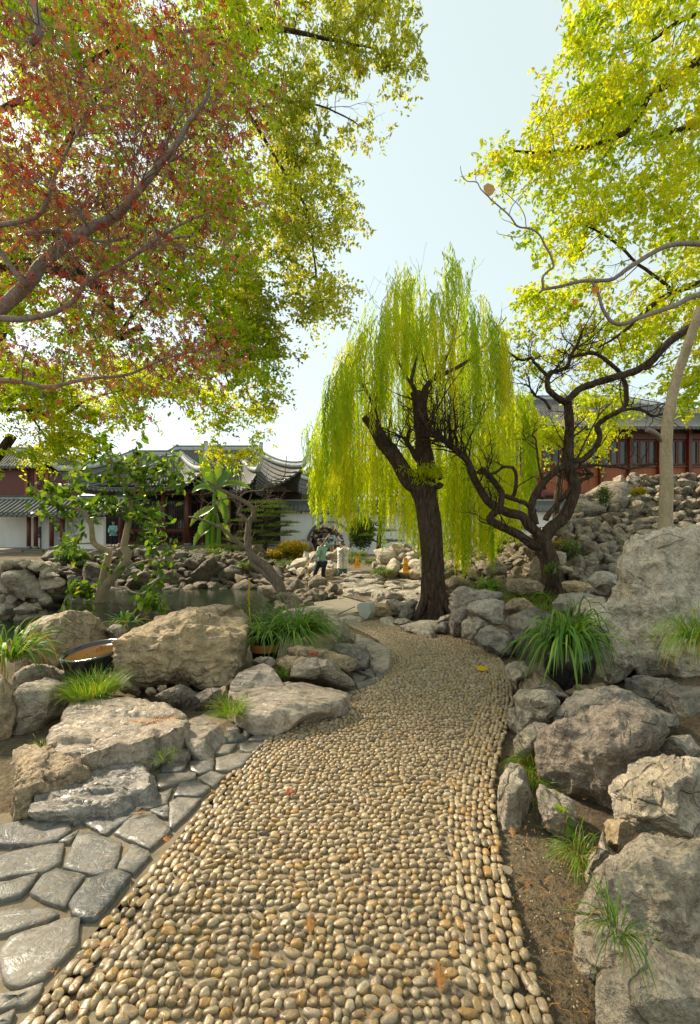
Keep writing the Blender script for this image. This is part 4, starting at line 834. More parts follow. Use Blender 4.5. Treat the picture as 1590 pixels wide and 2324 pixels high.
mk('hanging_leaves', V, FF, M['willow'], wt, False, rr)['kind'] = 'stuff'
mk('hanging_stems', np.vstack(sV), np.vstack(sF), M['willow'], wt, False, np.full(soff, .6))['kind'] = 'stuff'
q_ = []
for k_ in range(60):
    c0 = W(975+rs.randn()*14, 1075+rs.randn()*8, 8.6); v = unit(np.array([rs.randn(), rs.randn()*.6-.3, .7])); q_ += [c0+v*t*.32+np.array([0, 0, -.25*t*t*.6]) for t in np.linspace(.2, 1, 9)]
leaf_obj('sprout_leaves', np.array(q_), .13, .018, 'willow', wt, np.full(len(q_), .4)+rng.rand(len(q_))*.4, .5)
print('willow leaves', n)
# ---- twisted bare tree on the right (plum)
bt = thing('bare_plum_tree', 'twisted bare dark tree with many crooked limbs right of the willow', 'bare tree', W(1265, 1370, 8.3))
K = [([(1272, 1395), (1265, 1368), (1255, 1320), (1248, 1275), (1236, 1240), (1228, 1215)], .30, .20, 20), ([(1236, 1244), (1208, 1235), (1185, 1218), (1169, 1208), (1140, 1195), (1116, 1182), (1112, 1172), (1128, 1156), (1138, 1135), (1136, 1112), (1108, 1078), (1090, 1062)], .13, .07, 12),
 ([(1228, 1222), (1215, 1205), (1200, 1193), (1185, 1172), (1153, 1163), (1122, 1150), (1102, 1132), (1086, 1105), (1073, 1082), (1060, 1046), (1035, 1022), (1015, 1005), (989, 986), (972, 970), (947, 931)], .14, .06, 12),
 ([(1230, 1235), (1252, 1198), (1275, 1180), (1292, 1150), (1303, 1107), (1296, 1080), (1289, 1060), (1287, 1010), (1290, 970), (1288, 940), (1284, 912)], .17, .10, 14), ([(1284, 914), (1262, 900), (1246, 885), (1242, 867), (1249, 846), (1270, 840), (1288, 830), (1297, 804), (1310, 780), (1320, 750)], .085, .03, 10),
 ([(1286, 912), (1300, 898), (1320, 880), (1352, 869), (1385, 858), (1416, 850), (1450, 838), (1480, 817), (1505, 790), (1529, 769), (1600, 720)], .085, .10, 10), ([(1245, 855), (1230, 840), (1214, 822), (1206, 812), (1190, 818), (1175, 814), (1150, 795), (1126, 779)], .045, .025, 8),
 ([(1215, 1190), (1207, 1152), (1216, 1120), (1245, 1081), (1278, 1056), (1300, 1045), (1323, 1040), (1348, 1017), (1361, 988), (1355, 965), (1374, 946), (1413, 924), (1422, 898), (1419, 866), (1405, 840), (1380, 815), (1350, 797), (1320, 800), (1290, 808)], .10, .04, 10),
 ([(1374, 948), (1400, 935), (1442, 927), (1465, 932), (1480, 944), (1506, 940)], .045, .03, 8), ([(1285, 1085), (1300, 1068), (1325, 1058), (1355, 1055), (1400, 1058), (1432, 1062), (1493, 1052)], .05, .022, 8),
 ([(1238, 1180), (1252, 1160), (1270, 1140), (1300, 1105), (1310, 1095), (1345, 1078), (1335, 1068), (1318, 1052)], .08, .03, 8), ([(1215, 1160), (1191, 1142), (1165, 1133), (1146, 1126), (1165, 1126), (1171, 1088), (1165, 1065), (1150, 1060), (1139, 1062), (1125, 1073), (1100, 1078), (1078, 1072)], .065, .03, 8),
 ([(1238, 1110), (1225, 1060), (1218, 1000), (1210, 985), (1222, 975)], .035, .015, 6), ([(1250, 930), (1235, 908), (1215, 898), (1203, 880), (1200, 855)], .04, .02, 6), ([(1296, 1070), (1310, 1040), (1330, 1000), (1350, 960), (1365, 935)], .03, .015, 6)]
allp = []
for i_, (L, r0, r1, sd) in enumerate(K):
    r0 *= .74; r1 *= .74; m2 = MB(); Y_ = 8.3 if i_ not in (5, 8) else 8.0
    P, rad = limb(m2, L, Y_, r0, r1, sd, .12, seed=60+i_, wob=.006); m2.build('trunk' if i_ == 0 else 'limb', M['bark_dark'], bt, True); allp.append((P, rad))
m2 = MB()
for j, (P, rad) in enumerate(allp[1:]): twigs(m2, P, rad, 6 if j not in (1, 2) else 12, .85, 3, .9, .3, 700+j, 4, None, .5, .016, .3)
P_, r_ = allp[2]; twigs(m2, P_[35:], r_[35:], 40, 1.2, 3, .9, .35, 991, 4, None, .4, .018, .3)
P_, r_ = allp[4]; twigs(m2, P_, r_, 16, 1.0, 3, .9, .3, 992, 4, None, .4, .016, .3)
m2.build('twigs', M['bark_dark'], bt, True)['kind'] = 'stuff'
# ---- twisted bare tree by the pond
pt = thing('leaning_bare_tree', 'leaning bare tree with a double trunk arching over the pond', 'bare tree', W(647, 1378, 11.5))
allp = []
for i_, (L, r0, r1, sd) in enumerate([([(650, 1395), (645, 1370), (637, 1340), (624, 1311), (599, 1282), (573, 1263), (563, 1244), (562, 1211), (565, 1186), (575, 1172), (573, 1154), (557, 1141), (531, 1128), (496, 1109), (470, 1093)], .15, .03, 12),
    ([(640, 1355), (625, 1325), (600, 1300), (575, 1280), (568, 1258), (555, 1240), (538, 1231), (515, 1208), (486, 1192), (464, 1183), (430, 1175)], .10, .025, 10), ([(566, 1190), (552, 1172), (540, 1165), (548, 1150), (543, 1140)], .05, .03, 8),
    ([(557, 1141), (541, 1134), (553, 1120), (566, 1115), (595, 1112), (615, 1093), (643, 1085), (648, 1060), (651, 1035)], .03, .008, 6), ([(531, 1128), (512, 1132), (480, 1140), (462, 1160)], .03, .01, 6), ([(573, 1154), (600, 1142), (622, 1132), (650, 1136)], .02, .008, 5)]):
    m2 = MB(); P, rad = limb(m2, L, 11.5, r0, r1, sd, .14, seed=90+i_, wob=.006); m2.build('trunk' if i_ < 2 else 'limb', M['bark_mid'], pt, True); allp.append((P, rad))
m2 = MB()
for j, (P, rad) in enumerate(allp): twigs(m2, P, rad, 7, .8, 2, .9, .3, 800+j, 4, None, .4, .012, .45)
m2.build('twigs', M['bark_mid'], pt, True)['kind'] = 'stuff'
# ---- camellia standing in the pond
LT = np.array([[0, 0, 0], [.3, -.42, .10], [.7, -.34, .08], [1, 0, -.04], [.7, .34, .08], [.3, .42, .10], [.35, 0, 0], [.7, 0, .0]]); LF = np.array([[0, 1, 6], [1, 2, 7], [1, 7, 6], [2, 3, 7], [3, 4, 7], [4, 5, 6], [4, 6, 7], [5, 0, 6]])
cm = thing('camellia_tree', 'crooked camellia with large glossy leaves rising out of the pond', 'tree', W(228, 1366, 14.4))
CL = [([(227, 1380), (228, 1364), (239, 1333), (257, 1310), (279, 1284), (289, 1261), (282, 1241), (288, 1210), (295, 1164), (297, 1130), (285, 1104), (274, 1085), (257, 1059), (251, 1033)], .19, .03), ([(226, 1380), (228, 1355), (234, 1321), (239, 1293), (246, 1267), (245, 1250), (214, 1233), (208, 1193), (194, 1167), (177, 1156), (142, 1147), (108, 1130), (74, 1105)], .16, .025),
 ([(297, 1124), (314, 1102), (322, 1085), (316, 1050), (300, 1020)], .07, .02), ([(297, 1127), (328, 1122), (371, 1110), (414, 1093), (448, 1096)], .04, .012), ([(282, 1301), (305, 1281), (342, 1270), (379, 1261), (400, 1245)], .045, .012), ([(211, 1233), (171, 1233), (131, 1221)], .03, .012),
 ([(231, 1344), (208, 1333), (185, 1334), (151, 1333), (140, 1322)], .04, .012), ([(185, 1334), (187, 1346), (200, 1352), (212, 1348)], .022, .008), ([(260, 1330, 14.2), (285, 1335, 13.2), (305, 1345, 12.3), (335, 1348, 12.0), (365, 1355, 11.8)], .035, .012), ([(194, 1170), (160, 1120), (150, 1080)], .03, .01), ([(285, 1104), (340, 1070), (390, 1060)], .03, .01), ([(257, 1059), (230, 1030), (215, 1000)], .025, .01), ([(295, 1180), (330, 1175), (365, 1190)], .025, .01)]
tips = []
for i_, (L, r0, r1) in enumerate(CL):
    m2 = MB(); P, rad = limb(m2, L, 14.3, r0, r1, 10, .08, seed=120+i_); m2.build('trunk' if i_ < 2 else 'limb', M['bark_pale'], cm, True)
    m3 = MB(); twigs(m3, P, rad, 8 if i_ < 2 else 6, 1.0 if i_ not in (6, 7) else .35, 1, .9, .25, 900+i_, 4, tips, .3, .012, .5 if i_ < 2 else .25); m3.build('twigs', M['bark_pale'], cm, True)['kind'] = 'stuff'
LPs = []
for pts_, lv in tips:
    for t in np.linspace(.35, 1, 7): LPs.append(pts_[min(int(t*(len(pts_)-1)), len(pts_)-1)]+rng.randn(3)*.06)
for (cx_, cy_, sx, sy, Y, n_) in [(300, 1060, 70, 28, 14.2, 110), (200, 1050, 20, 30, 14.3, 18), (240, 1140, 55, 22, 14., 95), (385, 1085, 50, 22, 14.1, 75), (120, 1115, 40, 18, 14.2, 60), (220, 1010, 25, 25, 14.3, 50), (330, 1160, 45, 25, 14., 60), (345, 1360, 26, 14, 11.8, 50), (175, 1255, 28, 20, 14., 22), (370, 1245, 30, 18, 14., 22), (262, 1290, 40, 20, 13.8, 18), (90, 1160, 25, 12, 14, 12)]:
    LPs += [W(cx_+rng.randn()*sx*.7, cy_+rng.randn()*sy*.7, Y+rng.randn()*.4) for _ in range(n_)]
LPs = np.array(LPs); LPs = LPs[(LPs[:, 2] > WZ+.1)]; rng.shuffle(LPs)
lm = [mkmesh('leaf', LT*np.array([1, 1, 1+.5*k_]), LF, M['camellia']) for k_ in range(3)]
for p in LPs[:300]:
    o = bpy.data.objects.new('leaf', lm[rng.randint(3)]); COL.objects.link(o); setparent(o, cm); o.location = p; s = rng.uniform(.26, .38); o.scale = (s, s*.62, s); o.rotation_euler = (rng.randn()*.7, rng.uniform(-.1, 1.1), rng.rand()*6.28)
leaf_obj('leaves', LPs[300:], rng.uniform(.22, .34, len(LPs)-300), .18, 'camellia_a', cm, rng.rand(len(LPs)-300), .35, .8, (LT, LF))
# ---- red maple overhead, left
mp = thing('red_maple', 'red leaved maple reaching in from the left edge with smooth brown branches', 'maple tree', (-6.2, 3.0, 0))
MBr = [([(-330, 1100, 3.4), (-200, 900, 3.3), (-60, 760, 3.2), (60, 648, 3.1), (95, 600, 3.1), (150, 555, 3.0), (210, 515, 3.0), (262, 492, 3.0), (300, 450, 2.9), (350, 390, 2.9), (400, 330, 2.8), (435, 270, 2.8), (470, 220, 2.8), (478, 180, 2.8)], .055, .008), ([(60, 648), (0, 570), (-20, 520), (60, 500), (100, 475), (125, 400), (165, 320), (200, 270)], .022, .006),
 ([(-120, 700), (0, 722), (60, 723), (120, 710), (170, 680), (195, 640), (235, 620), (290, 590), (330, 565), (400, 540), (445, 535)], .024, .005), ([(-120, 850), (0, 862), (60, 868), (110, 878), (200, 860), (290, 850), (360, 820), (430, 800), (500, 795)], .02, .004), ([(60, 530), (130, 525), (230, 548), (300, 535)], .018, .006),
 ([(350, 390), (362, 350), (380, 320), (430, 225)], .018, .006), ([(195, 520), (180, 460), (170, 400)], .012, .005), ([(300, 450), (305, 370), (320, 330)], .012, .005), ([(290, 590), (360, 540), (420, 505), (480, 480)], .014, .005), ([(60, -40), (90, 60), (70, 100)], .03, .02)]
tp = []
for i_, (L, r0, r1) in enumerate(MBr):
    m2 = MB(); P, rad = limb(m2, L, 3.0, r0, r1, 10, .06, seed=150+i_); m2.build('branch', M['bark_maple'], mp, True)
    m3 = MB(); twigs(m3, P, rad, 12, .45, 2, .9, .1, 950+i_, 3, tp, .3, .006, .2); m3.build('twigs', M['bark_maple'], mp, True)['kind'] = 'stuff'
m2 = MB(); m2.tube(catmull([(-6.3, 3.1, -.1), (-6.1, 3.2, 1.2), (-4.6, 3.3, 2.2), tuple(W(-330, 1100, 3.4))], 6), np.linspace(.16, .057, 19), 14, .08); m2.build('trunk', M['bark_maple'], mp, True)
def maple_t(lob, w):
    angs = [0, .75, -.75, 1.5, -1.5, 2.2, -2.2][:lob]; lens = [1, .9, .9, .66, .66, .4, .4][:lob]; V = [[0, 0, 0]]; F = []
    for a_, l in zip(angs, lens):
        d = np.array([math.cos(a_), math.sin(a_)]); n_ = np.array([-d[1], d[0]]); k_ = len(V)
        V += [[*(d*l*.45+n_*w), .0], [*(d*l), -.28*l*l], [*(d*l*.45-n_*w), .0]]; F += [[0, k_+2, k_+1], [0, k_+1, k_]]
    V = np.array(V)-np.array([.0, 0, 0]); return V, np.array(F)
MT = maple_t(7, .10); MT5 = maple_t(5, .12)
rs = np.random.RandomState(77); Pm = []
mpoly = [(-80, -60), (330, 0), (470, 40), (560, 150), (600, 260), (560, 330), (640, 380), (640, 460), (540, 500), (500, 560), (420, 590), (300, 640), (380, 690), (520, 740), (560, 800), (500, 850), (380, 880), (200, 880), (60, 870), (-80, 900)]
while len(Pm) < 290:
    x, y = rs.uniform(-60, 660), rs.uniform(-40, 900)
    if inpoly(x, y, mpoly) and vnoise(np.array([[x/110., y/80., 3.3]]), 5)[0] > -.22: Pm.append((x, y, rs.uniform(2.5, 3.8)))
LPm = []; cl = []
for (x, y, Y) in Pm:
    c0 = W(x, y, Y); m = rs.randint(14, 34); cc = rs.rand(); hgt = .25 if y > 600 else 0
    q = rs.randn(m, 3)*np.array([.16, .16, .10]); LPm.append(c0+q); cl.append(np.clip(cc*.6+rs.rand(m)*.4, 0, 1))
for pts_, lv in tp:
    if lv == 1: LPm.append(pts_[-1:]+rs.randn(1, 3)*.02); cl.append(rs.rand(1))
LPm = np.vstack(LPm); cl = np.concatenate(cl)
sx_ = LPm[:, 0]/LPm[:, 1]*F_PX+CX; far_ = np.argsort(LPm[:, 1]+(sx_ < -10)*10)
mmesh = [mkmesh('leaf', MT[0]*np.array([1, 1, f_]), MT[1], M['maple_o'], False) for f_ in (.6, 1.2, 1.9)]
for i in far_[:300]:
    o = bpy.data.objects.new('leaf', mmesh[rs.randint(3)]); COL.objects.link(o); setparent(o, mp); o.location = LPm[i]; s = rs.uniform(.030, .052); o.scale = (s, s, s); o.rotation_euler = (rs.randn()*.6, rs.uniform(.3, 1.5), rs.rand()*6.28)
ii = far_[300:]
n = len(ii); A = unit(rand_unit(n)+np.array([0, 0, -.9])); B = unit(np.cross(A, rand_unit(n))); C = np.cross(A, B); s = rng.uniform(.024, .046, n)[:, None]
V, FF, rr = inst(MT5[0], MT5[1], LPm[ii], A*s, B*s, C*s*1.6, cl[ii]); mk('leaves', V, FF, M['maple'], mp, False, rr)['kind'] = 'stuff'
print('maple leaves', len(LPm))
# ---- green canopies
def canopy(name, label, cat, base, trunk, limbs, regions, mat, L, bark='bark_dark', seed=0):
    t = thing(name, label, cat, base)
    if trunk: m2 = MB(); m2.tube(catmull(trunk[0], 5), np.linspace(trunk[1], trunk[2], (len(trunk[0])-1)*5+1), 12, .1, seed=seed); m2.build('trunk', M[bark], t, True)
    for i_, (Lm, Y_, r0, r1) in enumerate(limbs):
        m2 = MB(); P, rad = limb(m2, Lm, Y_, r0, r1, 8, .12, seed=seed+i_, wob=.012); m2.build('limb', M[bark], t, True)
        m3 = MB(); twigs(m3, P, rad, 9, 1.1, 2, .9, .0, seed*3+i_, 4, None, .4, .014, .2); m3.build('twigs', M[bark], t, True)['kind'] = 'stuff'
    for j, (poly, Y0, Y1, n_, per, rad_, ho) in enumerate(regions):
        P, r = clumps(poly, Y0, Y1, n_, per, rad_, seed+j, ho)
        leaf_obj('crown', P, rng.uniform(L*.7, L*1.25, len(P)), rng.uniform(L*.4, L*.62, len(P)), mat, t, r, .5)
    return t
canopy('broadleaf_tree', 'big green tree filling the upper left behind the red maple', 'tree', (-10.5, 9.5, 0), ([(-10.5, 9.5, -.1), (-10.3, 9.5, 3), (-9.0, 9.6, 6)], .35, .2),
 [([(-350, 720), (-100, 640), (60, 600), (200, 640), (245, 690), (250, 740), (268, 765), (300, 750), (320, 745)], 9.3, .16, .05), ([(200, 640), (150, 560), (120, 400), (200, 250), (300, 150)], 9.3, .09, .03), ([(268, 765), (350, 650), (430, 540), (520, 500)], 9.4, .05, .02), ([(350, 640), (440, 690), (490, 770), (520, 880)], 9.3, .04, .015), ([(300, 150), (360, 230), (380, 330), (370, 420)], 9.6, .05, .02), ([(-100, 300), (100, 200), (300, 90), (500, 60)], 9.5, .07, .02)],
 [([(-70, -60), (560, -60), (590, 100), (560, 250), (600, 420), (560, 600), (500, 690), (610, 780), (640, 850), (600, 900), (470, 900), (300, 850), (-70, 900)], 8.3, 11.5, 780, 105, .45, .85)], 'canopy', .115, seed=200)
canopy('camphor_tree', 'hazy olive green boughs hanging from the top centre left over open sky', 'tree', (-12, 13, 0), ([(-12, 13, -.1), (-11.6, 13, 5), (-10, 12.4, 9)], .4, .2),
 [([(-200, 100, 12), (200, 60, 11.5), (450, 100, 11), (600, 60, 10.5), (760, 90, 10.5), (860, 110, 10.5)], 11, .12, .015), ([(450, 100), (560, 250), (640, 380), (700, 480), (720, 620), (740, 700)], 10.6, .06, .012), ([(560, 250), (680, 230), (780, 260), (830, 290)], 10.5, .03, .01)],
 [([(560, -60), (900, -60), (940, 60), (950, 140), (900, 150), (860, 130), (800, 170), (740, 130), (600, 150)], 10, 11.8, 95, 85, .38, .85), ([(885, 175), (945, 190), (950, 230), (890, 240)], 10.5, 10.8, 4, 26, .2, 0), ([(560, 150), (700, 130), (840, 230), (845, 310), (800, 330), (740, 300), (760, 380), (600, 330)], 10, 12, 75, 70, .34, .85), ([(580, 320), (700, 330), (780, 380), (800, 480), (810, 520), (770, 600), (775, 720), (730, 750), (660, 700), (640, 600), (560, 520)], 10, 12, 145, 70, .42, .9), ([(520, 560), (600, 620), (610, 700), (640, 800), (620, 860), (560, 840), (500, 760)], 10, 12, 88, 78, .4, .9), ([(560, 850), (630, 880), (620, 930), (560, 920)], 10.5, 11, 10, 60, .3, 0)], 'canopy_haze', .12, seed=230)
canopy('yellow_green_maple', 'bright yellow green maple at lower left in front of the far roofs', 'maple tree', (-11.5, 12.5, 0), ([(-11.5, 12.5, -.1), (-11.3, 12.5, 2.5), (-10, 12.4, 4.3)], .25, .12),
 [([(-100, 940), (60, 930), (130, 950), (200, 910), (300, 880)], 12.3, .07, .02), ([(60, 930), (110, 1000), (130, 1040)], 12, .03, .01)],
 [([(-70, 830), (300, 820), (420, 850), (440, 880), (330, 900), (300, 960), (200, 970), (150, 1040), (60, 1060), (-70, 1080)], 11.3, 13.5, 185, 110, .4, .85), ([(410, 880), (560, 880), (625, 930), (590, 1000), (560, 1040), (470, 1030), (430, 980)], 11.5, 12.5, 42, 58, .3, .85), ([(470, 1000), (585, 1000), (570, 1060), (500, 1060)], 11.5, 12, 10, 50, .26, 0)], 'canopy_y', .115, seed=260)
canopy('tall_yellow_tree', 'tall yellow green tree crowding the upper right corner', 'tree', (10.2, 11, 0), ([(10.2, 11, -.1), (10, 11, 4), (9.2, 10.8, 7)], .4, .2),
 [([(1720, 60), (1600, 130), (1530, 180), (1470, 220), (1440, 280), (1380, 320), (1300, 340), (1200, 350), (1140, 340)], 9.8, .12, .015), ([(1720, 250), (1560, 290), (1480, 310), (1440, 330)], 9.8, .07, .02), ([(1720, 600), (1600, 640), (1500, 680), (1430, 745), (1360, 790)], 9.9, .10, .02), ([(1720, 0), (1560, 40), (1480, 90), (1420, 110)], 10, .06, .02), ([(1530, 660), (1450, 600), (1380, 540), (1300, 500)], 9.9, .04, .015)],
 [([(1330, -60), (1660, -60), (1660, 250), (1450, 280), (1360, 250), (1310, 180), (1290, 90)], 9, 11, 150, 64, .42, .9), ([(1230, 160), (1340, 190), (1480, 250), (1660, 260), (1660, 520), (1400, 520), (1260, 480), (1180, 430), (1120, 400), (1100, 330), (1190, 300)], 9, 11, 180, 62, .42, .85), ([(1230, 450), (1660, 480), (1660, 700), (1480, 720), (1300, 660), (1240, 600), (1210, 520)], 9, 11.3, 90, 56, .38, .9), ([(1200, 640), (1480, 650), (1530, 720), (1400, 800), (1330, 860), (1200, 840), (1160, 760)], 9.8, 12, 66, 62, .36, .9), ([(1400, 740), (1660, 700), (1660, 940), (1500, 900), (1470, 840)], 9, 11, 50, 70, .32, .9)], 'canopy_y', .13, seed=290)
canopy('golden_tree', 'small golden leaved tree in front of the red hall', 'tree', W(1250, 1160, 21), ([W(1260, 1190, 21), W(1270, 1080, 21), W(1290, 990, 21)], .16, .08),
 [([(1290, 1000), (1340, 960), (1400, 900)], 21, .06, .02), ([(1280, 1020), (1220, 980), (1170, 940)], 21, .05, .02)], [([(1150, 900), (1260, 890), (1290, 1000), (1260, 1060), (1190, 1020), (1140, 960)], 20, 22.5, 48, 60, .55, .8), ([(1290, 890), (1440, 850), (1420, 950), (1380, 1000), (1360, 1050), (1310, 1030), (1290, 960)], 20, 22.5, 52, 60, .55, .8)], 'canopy_y', .20, seed=310)
# ---- magnolia with a single hanging leaf
mg = thing('magnolia', 'pale trunked magnolia at the right edge with bare branches and a few last leaves', 'magnolia tree', (4.55, 6.0, .2))
for i_, (L, r0, r1) in enumerate([([(1508, 1290, 6), (1510, 1200, 6), (1513, 1100, 6), (1512, 1000, 6), (1520, 930, 6), (1535, 860, 6), (1590, 700, 5.8)], .105, .07), ([(1660, 690, 5.6), (1590, 670, 5.4), (1530, 695, 5.2), (1485, 710, 5.1), (1450, 722, 5), (1415, 736, 5), (1388, 730, 5), (1368, 700, 5), (1358, 665, 5), (1345, 640, 5)], .05, .02), ([(1660, 560, 5.4), (1530, 555, 5.2), (1440, 600, 5), (1405, 625, 5), (1380, 636, 5), (1320, 638, 5), (1270, 650, 5), (1236, 656, 5), (1225, 663, 5)], .045, .02),
    ([(1234, 655), (1232, 630), (1245, 615), (1257, 605), (1250, 580), (1235, 555), (1225, 535), (1205, 520), (1175, 515), (1155, 490), (1130, 468), (1110, 450), (1090, 430), (1082, 415), (1060, 412), (1048, 398), (1044, 378)], .022, .005), ([(1082, 415), (1080, 400), (1084, 390)], .006, .003), ([(1155, 490), (1165, 465), (1195, 430), (1240, 380), (1252, 350)], .008, .003), ([(1195, 518), (1192, 490), (1178, 465), (1150, 440), (1138, 430), (1142, 410), (1155, 385)], .008, .003), ([(1200, 520), (1180, 537), (1150, 535), (1130, 530), (1128, 523)], .007, .003),
    ([(1175, 515), (1160, 505), (1145, 500), (1138, 495)], .006, .003), ([(1500, 1000, 5.9), (1490, 985, 5.7), (1470, 975, 5.6)], .04, .05)]):
    (r0, r1) = (r0*.68, r1*.68) if i_ else (r0*.9, r1*.8); m2 = MB(); limb(m2, L, 5.0, r0, r1, 12, .05, seed=170+i_, wob=.002); m2.build('trunk' if i_ == 0 else 'branch', M['bark_pale' if i_ == 0 else 'bark_maple'], mg, True)
BL = np.array([[0, 0, 0], [.25, -.42, .05], [.6, -.48, .08], [.88, -.25, .02], [1, 0, -.03], [.88, .25, .02], [.6, .48, .08], [.25, .42, .05], [.5, 0, 0]]); BF = np.array([[8, i, (i+1) % 8] for i in range(8)])
def single_leaf(name, x, y, Y, s, mat, parent, rot, label=None, cat=None):
    o = mk(name, BL*s-np.array([s*.5, 0, 0]), BF, M[mat], None, True); o.location = W(x, y, Y); o.rotation_euler = rot
    if parent: setparent(o, parent)
    if label: tag(o, label, cat)
    return o
single_leaf('leaf', 1110, 430, 4.95, .155, 'tan_leaf', mg, (PI/2, R(80), .15)); single_leaf('leaf', 1305, 686, 4.95, .085, 'orange_leaf', mg, (PI/2, R(60), .3)); single_leaf('leaf', 1352, 658, 4.9, .09, 'orange_leaf', mg, (PI/2, R(40), -.3))
# ---- pines
def pine(name, label, Y, pads, trunk, ndl=.12):
    b = W(trunk[0][0], trunk[0][1], Y); t = thing(name, label, 'pine tree', b); m2 = MB(); limb(m2, trunk, Y, .16, .06, 10, .1, seed=5); m2.build('trunk', M['bark_dark'], t, True)
    for j, (x, y, w, h) in enumerate(pads):
        n_ = int(w*16); c0 = W(x, y, Y); sx, sz = w*1.12/F_PX*Y, h*.55/F_PX*Y
        q = unit(rng.randn(n_, 3))*rng.rand(n_, 1)**.4*np.array([sx, sx*.7, sz]); q[:, 2] = np.abs(q[:, 2])*rng.choice([1, -.25], n_)
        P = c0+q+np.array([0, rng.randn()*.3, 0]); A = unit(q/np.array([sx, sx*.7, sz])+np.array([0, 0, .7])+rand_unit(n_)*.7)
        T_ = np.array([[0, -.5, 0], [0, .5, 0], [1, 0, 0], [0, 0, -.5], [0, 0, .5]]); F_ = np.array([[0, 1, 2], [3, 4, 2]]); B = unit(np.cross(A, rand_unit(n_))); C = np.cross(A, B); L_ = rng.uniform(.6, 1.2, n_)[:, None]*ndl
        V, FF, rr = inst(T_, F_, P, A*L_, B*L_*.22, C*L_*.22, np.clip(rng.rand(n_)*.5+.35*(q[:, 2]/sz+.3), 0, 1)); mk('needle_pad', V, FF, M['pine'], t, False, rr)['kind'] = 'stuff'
        m3 = MB(); tp_ = PL(trunk, Y); kk = np.argmin(np.abs(tp_[:, 2]-(c0[2]-.2))); m3.tube(catmull([tp_[kk], (tp_[kk]+c0)/2+np.array([0, 0, -.1]), c0+np.array([0, 0, -.02])], 4), np.linspace(.06, .02, 9), 6, .1); m3.build('limb', M['bark_dark'], t, True)
    return t
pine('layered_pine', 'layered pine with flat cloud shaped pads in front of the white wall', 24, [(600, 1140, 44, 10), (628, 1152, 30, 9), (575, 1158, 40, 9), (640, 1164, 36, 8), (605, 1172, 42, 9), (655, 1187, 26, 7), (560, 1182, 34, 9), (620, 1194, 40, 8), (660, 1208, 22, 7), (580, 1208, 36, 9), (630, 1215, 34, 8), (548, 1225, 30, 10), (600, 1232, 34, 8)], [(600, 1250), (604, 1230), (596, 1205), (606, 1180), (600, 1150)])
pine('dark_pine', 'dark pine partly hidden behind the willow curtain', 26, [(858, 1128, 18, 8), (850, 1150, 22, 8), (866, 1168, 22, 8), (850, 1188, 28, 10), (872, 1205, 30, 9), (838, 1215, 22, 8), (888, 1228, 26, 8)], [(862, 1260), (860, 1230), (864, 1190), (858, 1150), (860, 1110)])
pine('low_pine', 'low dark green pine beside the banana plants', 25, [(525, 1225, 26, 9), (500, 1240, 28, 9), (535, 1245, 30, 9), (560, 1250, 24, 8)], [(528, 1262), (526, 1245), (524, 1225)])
# ---- shrubs
def shrub(name, label, x, y, Y, w, h, n_, L, mat, cat='shrub', stem=True):
    c0 = W(x, y, Y); t = thing(name, label, cat, (c0[0], c0[1], c0[2]-h/F_PX*Y)); sx, sz = w/F_PX*Y, h/F_PX*Y
    if stem:
        m2 = MB()
        for k_ in range(6): m2.tube(catmull([c0+np.array([0, 0, -sz]), c0+np.array([rng.randn()*sx*.2, rng.randn()*.1, -sz*.3]), c0+np.array([rng.randn()*sx*.5, rng.randn()*.2, sz*.4])], 3), np.linspace(.03, .008, 7), 5)
        m2.build('stems', M['bark_mid'], t, True)
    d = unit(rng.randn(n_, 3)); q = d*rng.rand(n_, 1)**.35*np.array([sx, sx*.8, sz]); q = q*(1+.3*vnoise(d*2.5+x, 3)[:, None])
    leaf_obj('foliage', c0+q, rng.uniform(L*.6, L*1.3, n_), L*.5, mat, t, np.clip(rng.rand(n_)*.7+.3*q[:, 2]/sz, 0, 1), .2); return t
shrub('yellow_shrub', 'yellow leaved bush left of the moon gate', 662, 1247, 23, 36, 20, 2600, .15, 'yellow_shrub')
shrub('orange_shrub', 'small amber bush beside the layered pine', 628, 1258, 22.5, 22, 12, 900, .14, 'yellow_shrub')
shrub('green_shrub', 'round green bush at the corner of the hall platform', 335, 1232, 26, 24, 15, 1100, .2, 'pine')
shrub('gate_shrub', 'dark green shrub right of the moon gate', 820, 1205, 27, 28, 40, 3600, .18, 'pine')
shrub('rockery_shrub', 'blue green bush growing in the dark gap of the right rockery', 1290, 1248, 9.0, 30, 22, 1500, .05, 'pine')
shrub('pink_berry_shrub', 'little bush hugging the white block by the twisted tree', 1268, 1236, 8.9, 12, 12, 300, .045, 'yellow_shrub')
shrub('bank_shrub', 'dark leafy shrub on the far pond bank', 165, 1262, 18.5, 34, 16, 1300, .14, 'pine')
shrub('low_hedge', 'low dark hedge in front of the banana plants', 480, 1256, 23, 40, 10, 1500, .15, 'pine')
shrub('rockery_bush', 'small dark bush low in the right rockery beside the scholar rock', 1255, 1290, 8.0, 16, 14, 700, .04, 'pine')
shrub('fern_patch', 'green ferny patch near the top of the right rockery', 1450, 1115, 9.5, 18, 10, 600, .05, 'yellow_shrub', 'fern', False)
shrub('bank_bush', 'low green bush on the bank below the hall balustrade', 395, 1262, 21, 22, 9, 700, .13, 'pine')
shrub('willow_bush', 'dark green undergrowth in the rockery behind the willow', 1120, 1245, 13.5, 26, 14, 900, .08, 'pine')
shrub('ivy_patch', 'dark ivy hanging on the upper right rockery', 1372, 1125, 10.6, 14, 24, 800, .05, 'pine', 'ivy', False)
